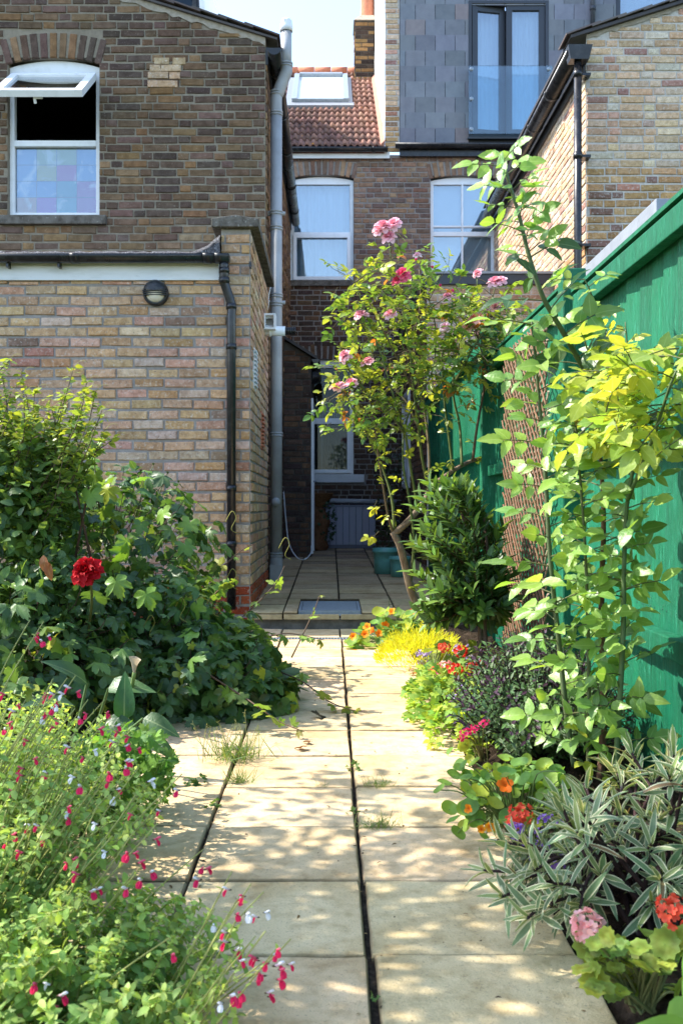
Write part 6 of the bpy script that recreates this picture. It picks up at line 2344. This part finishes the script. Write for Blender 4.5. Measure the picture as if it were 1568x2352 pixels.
k = 0
while k < 4300:
    p, n, s_ = mound_point(EL)
    if p.z < .02 or p.x > -.16 or p.y < 3.55 or p.y > 6.9:
        continue
    k += 1
    down = Vector((0, 0, -.55))
    d = n * .35 + down + rv(rg, .45)
    nn = n + UP * .45 + rv(rg, .3)
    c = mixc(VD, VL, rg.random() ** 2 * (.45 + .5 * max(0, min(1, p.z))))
    if rg.random() < .05:
        c = mixc(VL, VY, rg.random())
    size = rg.uniform(.06, .112) if rg.random() < .75 else rg.uniform(.035, .06)
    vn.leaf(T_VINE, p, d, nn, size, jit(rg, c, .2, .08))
    if rg.random() < .35:
        vn.twig([p, p - n * .05 - UP * .02, p - n * .11], .0018, .002, 4)
# arching light shoots that break up the outline
for kk in range(34):
    p, n, s_ = mound_point(EL)
    if p.z < .3 or p.y > 6 or p.y < 3.7:
        continue
    out = (n + UP * .6 + rv(rg, .35)).normalized()
    L = rg.uniform(.12, .3)
    pts = smooth([p - n * .15, p + out * L * .5, p + out * L + Vector((.05, -.03, -.02))], 5)
    vn.limb('shoot', pts, .0035, .0012, m_stem, jit(rg, (.14, .08, .04), .3, .1), 5)
    for i, q in enumerate(pts[3:]):
        t = i / len(pts)
        vn.leaf(T_VINE, q, rv(rg, 1) + out * .4 - UP * .2, UP + rv(rg, .5), rg.uniform(.04, .09) * (1.15 - .6 * t), jit(rg, mixc(VL, VY, rg.random() * t), .2, .08))
# trailing shoots over the paving
for sh in ([(-.42, 4.5, .18), (-.25, 4.42, .16), (-.12, 4.36, .12), (-.02, 4.32, .05), (.07, 4.28, .02), (.15, 4.24, .015)],
           [(-.38, 4.75, .24), (-.22, 4.72, .28), (-.12, 4.72, .27), (-.03, 4.72, .25)],
           [(-.5, 4.1, .2), (-.32, 3.95, .12), (-.2, 3.85, .06), (-.1, 3.8, .03)],
           [(-.45, 5.3, .3), (-.3, 5.45, .45), (-.25, 5.5, .55)], [(-.62, 5.4, .5), (-.5, 5.6, .62), (-.42, 5.7, .66)],
           [(-.2, 5.2, .1), (-.1, 5.3, .3), (-.06, 5.35, .4)]):
    pts = smooth(sh, 4)
    vn.limb('shoot', pts, .0042, .0015, m_stem, (.10, .06, .035), 6)
    for i, q in enumerate(pts[2:]):
        if rg.random() < .62:
            t = i / len(pts)
            vn.leaf(T_VINE, q, rv(rg, 1) + Vector((.2, -.3, -.3)), UP + rv(rg, .5), rg.uniform(.035, .085) * (1.1 - .6 * t), jit(rg, mixc(VL, (.22, .16, .05), t * rg.random()), .2, .08))
for (x, y, Y) in ((800, 1400, 4.3), (1035, 1200, 4.6), (475, 1390, 4.5), (530, 1480, 4.6), (330, 1440, 4.3), (180, 1420, 4.2), (520, 1330, 5.0), (640, 1260, 4.7)):
    if x > 700:
        x = x * .5
    q = W(x, y, Y)
    vn.limb('tendril', smooth([q, q + Vector((.03, -.01, .05)), q + Vector((.05, -.02, .02)), q + Vector((.03, -.03, -.03)), q + Vector((.06, -.03, -.05))], 4), .0018, .001, m_stem, (.30, .28, .06), 5)
# larger leaves near the middle, most in greens lightened to look backlit
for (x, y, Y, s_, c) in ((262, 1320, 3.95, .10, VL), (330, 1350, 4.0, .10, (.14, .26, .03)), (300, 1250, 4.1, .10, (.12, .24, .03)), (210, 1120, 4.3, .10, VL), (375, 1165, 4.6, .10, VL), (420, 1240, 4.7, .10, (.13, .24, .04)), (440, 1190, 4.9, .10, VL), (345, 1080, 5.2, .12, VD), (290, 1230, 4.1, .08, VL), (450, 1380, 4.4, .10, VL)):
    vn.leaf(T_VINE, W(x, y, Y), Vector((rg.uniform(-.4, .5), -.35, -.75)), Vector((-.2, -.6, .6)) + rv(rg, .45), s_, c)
vn.finish(L_vine, 300, m_stem, (.07, .045, .03), vis=lambda p: True)

# ================================================================== climbing shrub with oval leaves, far left
ho = Plant('honeysuckle_shrub', 'tall honeysuckle with small oval leaves and sunlit yellow tips at the left edge', 'shrub', (-1.45, 4.3, 0), 311)
rg = ho.rg
HD = (.06, .125, .04)
HL = (.16, .26, .05)
HY = (.40, .44, .055)
EH = [(Vector((-1.45, 4.35, .55)), Vector((.42, .5, .55))), (Vector((-1.2, 4.2, .3)), Vector((.34, .42, .42))), (Vector((-1.75, 4.4, .7)), Vector((.45, .5, .62))), (Vector((-1.42, 4.45, .92)), Vector((.34, .35, .34))), (Vector((-1.75, 4.5, 1.05)), Vector((.4, .35, .38)))]
k = 0
while k < 4300:
    p, n, s_ = mound_point(EH)
    if p.z < .05:
        continue
    x_ = CX + p.x * F / p.y
    if x_ < -150:
        if rg.random() < .6:
            continue
    k += 1
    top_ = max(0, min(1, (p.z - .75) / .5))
    c = mixc(mixc(HD, HL, rg.random() ** 1.5), HY, top_ * rg.random() ** 3 * .3)  # sunlit yellow mixed into the colour of the upper leaves
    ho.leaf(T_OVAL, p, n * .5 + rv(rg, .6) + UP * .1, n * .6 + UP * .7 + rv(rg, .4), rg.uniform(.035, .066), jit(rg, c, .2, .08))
tipsH = [(170, 845, 4.5), (200, 880, 4.5), (220, 900, 4.5), (150, 900, 4.5), (120, 940, 4.4), (190, 940, 4.4), (230, 960, 4.5), (20, 830, 4.4), (50, 860, 4.4), (5, 860, 4.4), (80, 900, 4.3), (30, 950, 4.2), (260, 1010, 4.5), (130, 1000, 4.3), (240, 990, 4.4), (180, 985, 4.4), (-20, 880, 4.3)] + [(rg.uniform(-20, 240), rg.uniform(900, 1060), rg.uniform(4.15, 4.6)) for _ in range(26)]
for (x, y, Y) in tipsH:
    tip = W(x, y, Y)
    b = Vector((tip.x * .55 - 1.35 * .45 - .05, tip.y, tip.z - .42))
    pts = smooth([b, b.lerp(tip, .5) + rv(rg, .03), tip], 7)
    ho.limb('shoot', pts, .004, .0015, m_stem, (.10, .07, .035), 5)
    for i, q in enumerate(pts):
        t = i / len(pts)
        for sg in (1, -1):
            for rep in range(2):
                side = Vector((math.cos(i * 1.57) * sg, math.sin(i * 1.57) * sg, .25)) + rv(rg, .35)
                c = mixc(HL, HY, min(1, max(0, t * 1.3 - .65 + rg.uniform(-.25, .3))))  # leaf colour yellowed towards the shoot tips to look sunlit
                ho.leaf(T_OVAL, q + rv(rg, .008), side, UP + rv(rg, .45), rg.uniform(.032, .06) * (1.1 - .45 * t), jit(rg, c, .2, .06))
    ho.limb('shoot', smooth([tip, tip + Vector((.03, 0, .03)), tip + Vector((.06, -.01, .025))], 3), .0012, .0007, m_stem, (.3, .28, .08), 4)
for (x, y) in ((110, 1290), (100, 1275)):
    ho.leaf(T_OVAL, W(x, y, 3.75), (.1, -.2, -.9), (-.3, -.9, .2), .07, (.30, .12, .05))
for kx in range(6):
    b = Vector((-1.5 + kx * .09, 4.3 + .05 * (kx % 3), 0))
    ho.limb('branch', smooth([b, b + Vector((rg.uniform(-.1, .1), rg.uniform(-.1, .1), .4)), b + Vector((rg.uniform(-.2, .2), rg.uniform(-.15, .15), .95))], 5), .011, .004, m_bark, lin(82, 62, 48), 7)
ho.finish(L_shrub, 300)

# rose with the red bloom
rr_ = Plant('red_rose_bush', 'rose with one large deep red double bloom among the vine leaves', 'rose bush', (-1.05, 4.2, 0), 321)
rg = rr_.rg
q = W(200, 1312, 3.75)
rr_.limb('cane', smooth([(-1.05, 4.2, 0), (-.98, 4.1, .3), (q.x - .01, q.y + .12, q.z - .12), (q.x, q.y + .03, q.z - .02)], 5), .008, .004, m_stem, (.08, .10, .03), 7)
rr_.bloom('bloom', rose_tpl(700, (.32, .002, .006), (.55, .006, .014), rows=((0, 4), (.15, 6), (.32, 7), (.5, 8), (.7, 9), (.9, 9)), frill=.25), q, Vector((-.15, -.85, .45)), .05)
for (x, y) in ((395, 1085), (470, 1090), (430, 1070), (500, 1110)):
    x = x * .82
    p = W(x, y, 5.3)
    rr_.limb('cane', smooth([p - Vector((.12, 0, .35)), p - Vector((.05, 0, .12)), p], 4), .004, .002, m_stem, (.12, .15, .05), 6)
    rr_.bloom('bud', rose_tpl(701, (.10, .14, .04), (.16, .2, .06), rows=((0, 3), (.1, 4))), p, UP, .02)
    for t in range(3):
        rr_.compound(T_ROSE, p - Vector((.03 * t, 0, .05 + .08 * t)), rv(rg, 1), UP + rv(rg, .4), .05, (.05, .11, .03), 5)
rr_.finish(L_rose, 300)

# arum lily: broad glossy leaves and one withering white spathe
al_ = Plant('arum_lily', 'arum lily with broad glossy leaves and one withering white flower below the vine', 'lily', (-.78, 3.35, 0), 331)
rg = al_.rg
for (bx, by, x, y, Y, s_, up, c) in ((-.80, 3.4, 240, 1660, 3.2, .17, .0, (.03, .08, .025)), (-.82, 3.4, 285, 1655, 3.2, .145, 1.0, (.035, .11, .025)), (-.82, 3.3, 330, 1650, 3.1, .13, -.1, (.04, .10, .03)), (-.85, 3.3, 200, 1570, 3.3, .17, .3, (.05, .11, .04)), (-.82, 3.3, 330, 1690, 3.05, .12, -.2, (.05, .12, .035)), (-.88, 3.3, 170, 1620, 3.1, .17, .1, (.04, .09, .035)), (-.82, 3.4, 250, 1580, 3.3, .15, .5, (.05, .12, .035)), (-.84, 3.2, 280, 1730, 2.95, .14, .0, (.03, .08, .025))):
    q = W(x, y, Y)
    al_.twig(smooth([(bx, by, 0), Vector((bx, by, 0)).lerp(q, .6), q], 4), .007, .004, 6)
    d = Vector((.55, -.35, -.05)) if up < .8 else Vector((.05, -.05, 1))
    if x < 240:
        d = Vector((-.4, -.5, .1 + up))
    al_.leaf(T_CALLA, q, d + UP * up * .5, Vector((-.25, -.6, .75)) if up < .8 else Vector((.2, -1, .1)), s_, c)
q = W(309, 1545, 3.25)
al_.limb('stalk', smooth([(-.7, 3.35, 0), (q.x - .03, 3.3, .2), q], 5), .006, .006, m_stem, (.14, .22, .06), 7)
mb = MB()
prof = [(.004, 0), (.007, .015), (.010, .03), (.015, .043), (.018, .05)]
b0 = len(mb.v)
nn = 14
for (r_, h) in prof:
    for k in range(nn):
        a = 2 * math.pi * k / nn
        e = 1 + .5 * max(0, math.cos(a)) * (h / .085) ** 2
        mb.v.append((q.x + r_ * e * math.cos(a), q.y + r_ * math.sin(a), q.z + h * (1 - .35 * max(0, math.cos(a)) * h / .085)))
for i in range(len(prof) - 1):
    for k in range(nn - 1):
        mb.f.append([b0 + i * nn + k, b0 + i * nn + k + 1, b0 + (i + 1) * nn + k + 1, b0 + (i + 1) * nn + k]); mb.sm.append(True); mb.mi.append(0)
mb.build('spathe', L_petal, al_.root, color=(.42, .36, .25))
al_.finish(L_bay, 50, m_stem, (.08, .14, .04))

# feathery green plant between salvia and lily
fp = Plant('serrated_leaf_plant', 'low green plant with serrated leaves behind the red and white salvia', 'bedding plant', (-.82, 2.9, 0), 335)
rg = fp.rg
for k in range(640):
    x, y = rg.uniform(190, 430), rg.uniform(1680, 1880)
    if x > 330 and y > 1830 or x > 360 and y < 1740 or x > 395:
        continue
    q = W(x, y, rg.uniform(2.55, 3.0))
    if q.z < .02:
        continue
    fp.leaf(T_SMALLLOBE, q, rv(rg, 1) + Vector((.2, -.3, .3)), UP + Vector((-.2, -.5, 0)) + rv(rg, .4), rg.uniform(.03, .055), jit(rg, mixc((.06, .16, .04), (.15, .28, .05), rg.random()), .2, .08))
    if k % 4 == 0 and x < 310:
        fp.twig([(q.x - .02, q.y + .03, 0), (q.x - .01, q.y + .02, q.z * .6), q], .003, .0015, 4)
fp.finish(L_soft, 200, m_stem, (.07, .12, .04))

# ================================================================== salvia in the foreground
T_S = [salvia_tpl(800, (.85, .86, .88), (.78, .03, .13)), salvia_tpl(801, (.8, .14, .24), (.78, .03, .12)), salvia_tpl(802, (.86, .87, .9), (.86, .87, .9))]
FLW = [(70, 1455), (95, 1460), (15, 1600), (115, 1590), (130, 1600), (155, 1590), (130, 1620), (200, 1640), (10, 1660), (260, 1675), (280, 1690), (65, 1750), (140, 1660), (165, 1720), (185, 1795), (250, 1775), (255, 1800), (415, 1815), (310, 1865), (145, 1860), (165, 1860), (95, 1895), (85, 1900), (160, 1970), (205, 2020), (305, 2040), (300, 1950), (375, 1860),
       (535, 2045), (570, 2075), (600, 2090), (545, 2100), (535, 2150), (600, 2195), (625, 2185), (655, 2200), (635, 2230), (545, 2215), (605, 2255), (565, 2280), (520, 2290), (35, 2260), (85, 2245), (135, 2265), (395, 2200), (460, 1990), (490, 2130), (330, 2010), (50, 1640), (170, 1585), (280, 1740), (230, 1890)] + [(30, 1620), (75, 1700), (110, 1780), (40, 1820), (200, 1730), (225, 1680), (330, 1800), (120, 1930), (60, 1960), (255, 1960), (20, 1900), (350, 1930), (180, 1660), (95, 1640), (240, 1640), (300, 1700)]
sal_spec = [('red and white flowered salvia bush filling the lower left corner', (-.80, 2.05, 0), 330, .42, 0), ('red and white salvia sprawling low over the path edge', (-.44, 1.68, 0), 170, .18, 1), ('salvia with tall flower spikes behind the larger salvia at the left edge', (-.98, 2.55, 0), 200, .42, 2)]
for si, (lab, loc, ns_, hh, mode) in enumerate(sal_spec):
    sv = Plant('salvia_bush', lab, 'salvia', loc, 341 + si, 'salvias on the left')
    rg = sv.rg
    SD, SL = (.16, .30, .085), (.48, .60, .15)
    for k in range(ns_):
        a = rg.uniform(0, 6.28)
        u = math.sqrt(rg.random())
        bx, by = loc[0] + (.2, .13, .22)[mode] * u * math.cos(a), loc[1] + (.28, .16, .28)[mode] * u * math.sin(a)
        if mode == 0:
            lean = Vector((.27 * u * math.cos(a), .50 * u * math.sin(a) - .05, 0))
        elif mode == 1:
            lean = Vector((.18 * u * math.cos(a), .24 * u * math.sin(a), 0))
        else:
            lean = Vector((.30 * u * math.cos(a), .35 * u * math.sin(a), 0))
        h = hh * math.sqrt(max(.08, 1 - (u * .88) ** 2)) * rg.uniform(.75, 1.1)
        b = Vector((bx, by, .0))
        tip = b + lean + UP * h
        if tip.y < 1.28:
            continue
        pts = smooth([b, b.lerp(tip, .5) + UP * .07 * h + rv(rg, .012), tip], 9)
        sv.twig(pts, .0024, .0011, 4)
        m = len(pts)
        for i in range(3, m):
            ax = (pts[i] - pts[i - 1]).normalized()
            o = ax.orthogonal().normalized()
            ang = i * 1.57 + k
            t = i / m
            for sg in (0, math.pi):
                side = o * math.cos(ang + sg) + ax.cross(o) * math.sin(ang + sg)
                c = mixc(SD, SL, min(1, t * t * rg.uniform(.3, 1.2)))
                sv.leaf(T_SAL, pts[i], side + UP * .25 + rv(rg, .2), UP + rv(rg, .4), rg.uniform(.014, .029) * (1.15 - .4 * t), jit(rg, c, .2, .08))
                if rg.random() < .55:
                    sv.leaf(T_SAL, pts[i], side * .7 + ax * .8 + rv(rg, .3), UP + rv(rg, .5), rg.uniform(.008, .014), jit(rg, mixc(c, SL, .5), .2, .08))
    fl = [f for f in FLW if (mode == 2 and f[1] < 1720) or (mode == 0 and f[1] >= 1720 and f[0] < 480) or (mode == 1 and f[0] >= 480)]
    for (x, y) in fl:
        Y = {0: 1.72 + (2050 - y) * .0009, 1: 1.6 + (2150 - y) * .0006, 2: 2.2}[mode] + rg.uniform(-.08, .08)
        q = W(x, y, Y)
        b = Vector((q.x + (loc[0] - q.x) * .4, q.y + .05, max(.02, q.z - .20)))
        top_ = q + Vector((rg.uniform(-.01, .01), 0, .03))
        sv.limb('flower_stem', smooth([b, b.lerp(top_, .6) + rv(rg, .006), top_], 4), .0018, .0011, m_stem, (.28, .30, .09), 5)
        for i in range(4):
            sv.leaf(T_SAL, b.lerp(top_, .35 + .17 * i), rv(rg, 1) + UP * .6, UP + rv(rg, .5), rg.uniform(.008, .016), jit(rg, SL, .2, .08))
        for rep in range(rg.choice((1, 1, 2, 2, 3))):
            ang = rg.uniform(0, 6.28)
            d = Vector((math.cos(ang), -abs(math.sin(ang)) * .7, .05))
            M = frame_mat(q + rv(rg, .004) + Vector((d.x * .006, 0, -.012 * rep)), d, UP + rv(rg, .2), rg.uniform(.012, .018))
            t = rg.choice(T_S[:2] if rg.random() < .86 else T_S[2:])
            put('flower', t.get('flower', L_petal, True), sv.root, matrix=M, color=(1, 1, 1))
    sv.finish(L_salvia, 300, m_stem, (.26, .30, .09))

# dandelion clock
dd_ = thing('dandelion_clock', 'single grey dandelion clock standing by the serrated leaves', 'dandelion', W(362, 1790, 2.9))
q = W(362, 1712, 2.9)
mb = MB(); mb.tube(smooth([W(364, 1795, 2.9), W(360, 1750, 2.9), q], 4), .002, 5); mb.build('stalk', m_stem, dd_, color=(.14, .16, .06))
mb = MB()
rg = random.Random(5)
for k in range(120):
    d = rv(rg, 1).normalized()
    mb.tube([q + d * .003, q + d * .014], [.0003, .0008], 3, False)
mb.build('seed_head', surf('seed_down', (.55, .52, .46), rough=.9), dd_, kind='stuff')

# ================================================================== grass tufts, joint weeds, fallen leaves
def tuft(label, x, y, n, h, seed, spread=.04, seedheads=0):
    p0 = W(x, y, 2022.7 / (y - CY))
    p = Plant('grass_tuft', label, 'grass', (p0.x, p0.y, 0), seed, 'grass tufts in the path joints')
    rg = p.rg
    for k in range(n):
        a = rg.uniform(0, 6.28)
        b = Vector((p0.x + rg.gauss(0, spread * .5), p0.y + rg.gauss(0, spread * .35), -.005))
        p.leaf(T_BLADE, b, Vector((math.cos(a), math.sin(a), rg.uniform(.6, 2.2))), rv(rg, 1), h * rg.uniform(.5, 1.2), jit(rg, mixc((.10, .20, .05), (.30, .34, .10), rg.random() ** 2), .2, .08), rg.uniform(.5, .9))
    for k in range(seedheads):
        a = rg.uniform(0, 6.28)
        b = Vector((p0.x + rg.gauss(0, spread * .5), p0.y + rg.gauss(0, spread * .35), 0))
        t = b + Vector((math.cos(a) * h * .5, math.sin(a) * h * .4, h * rg.uniform(1.1, 1.5)))
        p.twig(smooth([b, b.lerp(t, .6) + UP * .01, t], 4), .001, .0007, 4)
        for i in range(12):
            p.leaf(T_NEEDLE, b.lerp(t, .6 + .4 * i / 12), rv(rg, 1) + UP * .6, rv(rg, 1), .012, jit(rg, (.35, .36, .16), .2))
    p.finish(L_grass, 40, m_stem, (.2, .22, .08), leaf_name='blade', mass='grass')


tuft('large seeding grass tuft between path and vine', 540, 1745, 200, .095, 401, .10, 14)
tuft('small grass tuft below the large seeding one', 548, 1797, 130, .05, 402, .035)
tuft('tiny grass sprig in the path centre cross joint', 735, 1806, 18, .03, 403, .02)
tuft('grass tuft on the right slab row nearer the hebe', 868, 1806, 110, .04, 404, .045)
tuft('grass tuft on the right slabs closest to the camera', 868, 1898, 140, .045, 405, .045)
tuft('thin grass sprigs at the patio step beside the nasturtiums', 890, 1440, 40, .16, 406, .12)


def weed(label, x, y, n, s_, seed, col=(.10, .18, .05)):
    p0 = W(x, y, 2022.7 / (y - CY))
    p = Plant('joint_weed', label, 'weed', (p0.x, p0.y, 0), seed, 'weeds in the slab joints')
    rg = p.rg
    for k in range(n):
        q = Vector((p0.x + rg.gauss(0, s_ * .4), p0.y + rg.gauss(0, s_ * .6), rg.uniform(0, s_ * .5)))
        p.leaf(T_SMALLLOBE, q, rv(rg, 1) + UP * .3, UP + rv(rg, .4), s_ * rg.uniform(.4, .9), jit(rg, col, .2, .08))
    p.finish(L_soft, 40)


weed('small leafy weed in the centre joint below the vine tip', 808, 1770, 9, .03, 411)
weed('weed in the centre joint beside a grass tuft', 812, 1868, 9, .022, 412)
weed('low weed in the left joint nearest the salvia', 492, 1850, 12, .03, 413)
weed('spreading weed at the left slab edge', 448, 1805, 18, .045, 414, (.06, .12, .04))
weed('tiny weed in the centre joint near the middle of the path', 818, 1900, 6, .015, 415)
weed('weed low in the widest centre joint', 862, 2300, 7, .016, 416)
rg = random.Random(88)
for i, (x, y, s_, c, lab) in enumerate(((738, 1648, .07, (.05, .04, .025), 'dark withered vine leaf lying on the sunlit slabs'), (680, 1725, .05, (.16, .07, .03), 'brown dry leaf beside the vine shoot on the path'), (712, 1708, .035, (.14, .07, .03), 'small brown leaf at the end of the vine shoot'), (1170 * .82, 1550, .05, (.42, .20, .05), 'curled orange leaf beside the lime cushion'),
                                  (940, 1540, .05, (.30, .2, .1), 'pale brown leaf tucked under the lime cushion'), (1148, 1618, .06, (.35, .2, .14), 'dry pinkish leaf caught in the hebe'), (600, 1320, .07, (.14, .05, .02), ''))):
    if not lab:
        continue
    p = W(x, y, 2022.7 / (y - CY)) if i != 5 else W(1175, 1655, 3.1)
    M = frame_mat(Vector((p.x, p.y, max(p.z, .012))), Vector((rg.uniform(-1, 1), rg.uniform(-1, 1), .1)), UP + rv(rg, .25), s_)
    t = T_VINE[i % 5]
    o = put('fallen_leaf', t.get('fallen_leaf', L_dry, True), None, matrix=M, color=c)
    tag(o, lab, 'leaf', 'fallen leaves')
# twigs, petals and crumbs on the slabs
deb = [leaf_tpl(3, .4, None, .3, .3, 0, .05, 5)]
items = []
for k in range(320):
    x, y = rg.uniform(-.7, .46), rg.uniform(1.5, 6.6)
    if k % 3 == 0:
        x = rg.choice((-.328, .071)) + rg.gauss(0, .008)
    items.append((deb[0], frame_mat((x, y, .003), Vector((rg.uniform(-1, 1), rg.uniform(-1, 1), .05)), UP + rv(rg, .3), rg.uniform(.004, .016)), jit(rg, rg.choice([(.12, .07, .035), (.06, .04, .025), (.2, .13, .06)]), .3)))
merged('leaf_litter', items, L_dry, path, 'stuff', True)
items = []
for k in range(500):
    side = rg.random() < .7
    x = rg.uniform(.49, 1.0) if side else rg.uniform(-1.5, -.75)
    y = rg.uniform(1.4, 4.5)
    items.append((deb[0], frame_mat((x, y, rg.uniform(.03, .06)), Vector((rg.uniform(-1, 1), rg.uniform(-1, 1), .2)), UP + rv(rg, .6), rg.uniform(.01, .035)), jit(rg, rg.choice([(.10, .06, .035), (.05, .035, .025), (.16, .10, .06)]), .3)))
o = merged('bark_mulch', items, L_dry, None, 'stuff', True)
tag(o, 'dark bark mulch and litter covering the soil of the beds', 'mulch')

# ivy on the basket
iv = Plant('trailing_ivy', 'trailing ivy hanging from the wicker basket in the shaded passage', 'ivy', (XW(745, 14.2), 14.2, .95), 351)
rg = iv.rg
for k in range(90):
    q = W(rg.uniform(735, 770), rg.uniform(1150, 1240), rg.uniform(14.0, 14.25))
    iv.leaf(T_SMALLLOBE, q, rv(rg, 1) - UP * .6, Vector((0, -1, .4)) + rv(rg, .4), rg.uniform(.04, .07), jit(rg, (.03, .06, .025), .3, .1))
iv.finish(L_bay, 90)
pc = Plant('potted_climber', 'dark climbing plant in the shade behind the teal pots', 'climber', (.72, 12.6, .24), 352)
rg = pc.rg
for k in range(420):
    q = W(rg.uniform(862, 925), rg.uniform(1010, 1280), rg.uniform(12.2, 12.9))
    pc.leaf(T_OVAL, q, rv(rg, 1), Vector((0, -1, .4)) + rv(rg, .5), rg.uniform(.03, .06), jit(rg, (.03, .05, .02), .3, .1))
pc.twig(smooth([(.72, 12.6, .24), (.7, 12.6, 1.0), (.75, 12.6, 1.7)], 4), .008, .004, 6)
pc.finish(L_bay, 100)

# tree in the garden to the left, outside the picture: it dapples the near paving
gt_ = Plant('garden_tree', 'small leafy tree standing left of the path outside the picture', 'tree', (-2.0, 2.2, 0), 361)
rg = gt_.rg
gt_.limb('trunk', smooth([(-2.0, 2.2, 0), (-1.98, 2.2, 1.0), (-1.9, 2.2, 1.7), (-1.75, 2.25, 2.2)], 4), .05, .02, m_bark, lin(96, 80, 66), 9)
for cl in range(230):
    u = Vector((rg.uniform(-1, 1), rg.uniform(-1, 1), rg.uniform(-1, 1)))
    if u.length > 1:
        continue
    c0 = Vector((-1.75 + u.x * .6, 2.35 + u.y * 1.45, 2.32 + u.z * .42))
    if c0.x > -1.15 or (c0.x + .12) * F / c0.y + CX > -30:
        continue
    gt_.twig(smooth([(-1.9, 2.25, 1.7), Vector((-1.8, 2.3, 1.85)).lerp(c0, .5), c0], 4), .008, .002, 5)
    for k in range(30):
        q = c0 + rv(rg, .075)
        gt_.leaf(T_OVAL, q, rv(rg, 1), UP + rv(rg, .6), rg.uniform(.045, .08), jit(rg, (.07, .14, .03), .2, .08))
gt_.finish(L_shrub, 0, m_bark, lin(96, 80, 66))
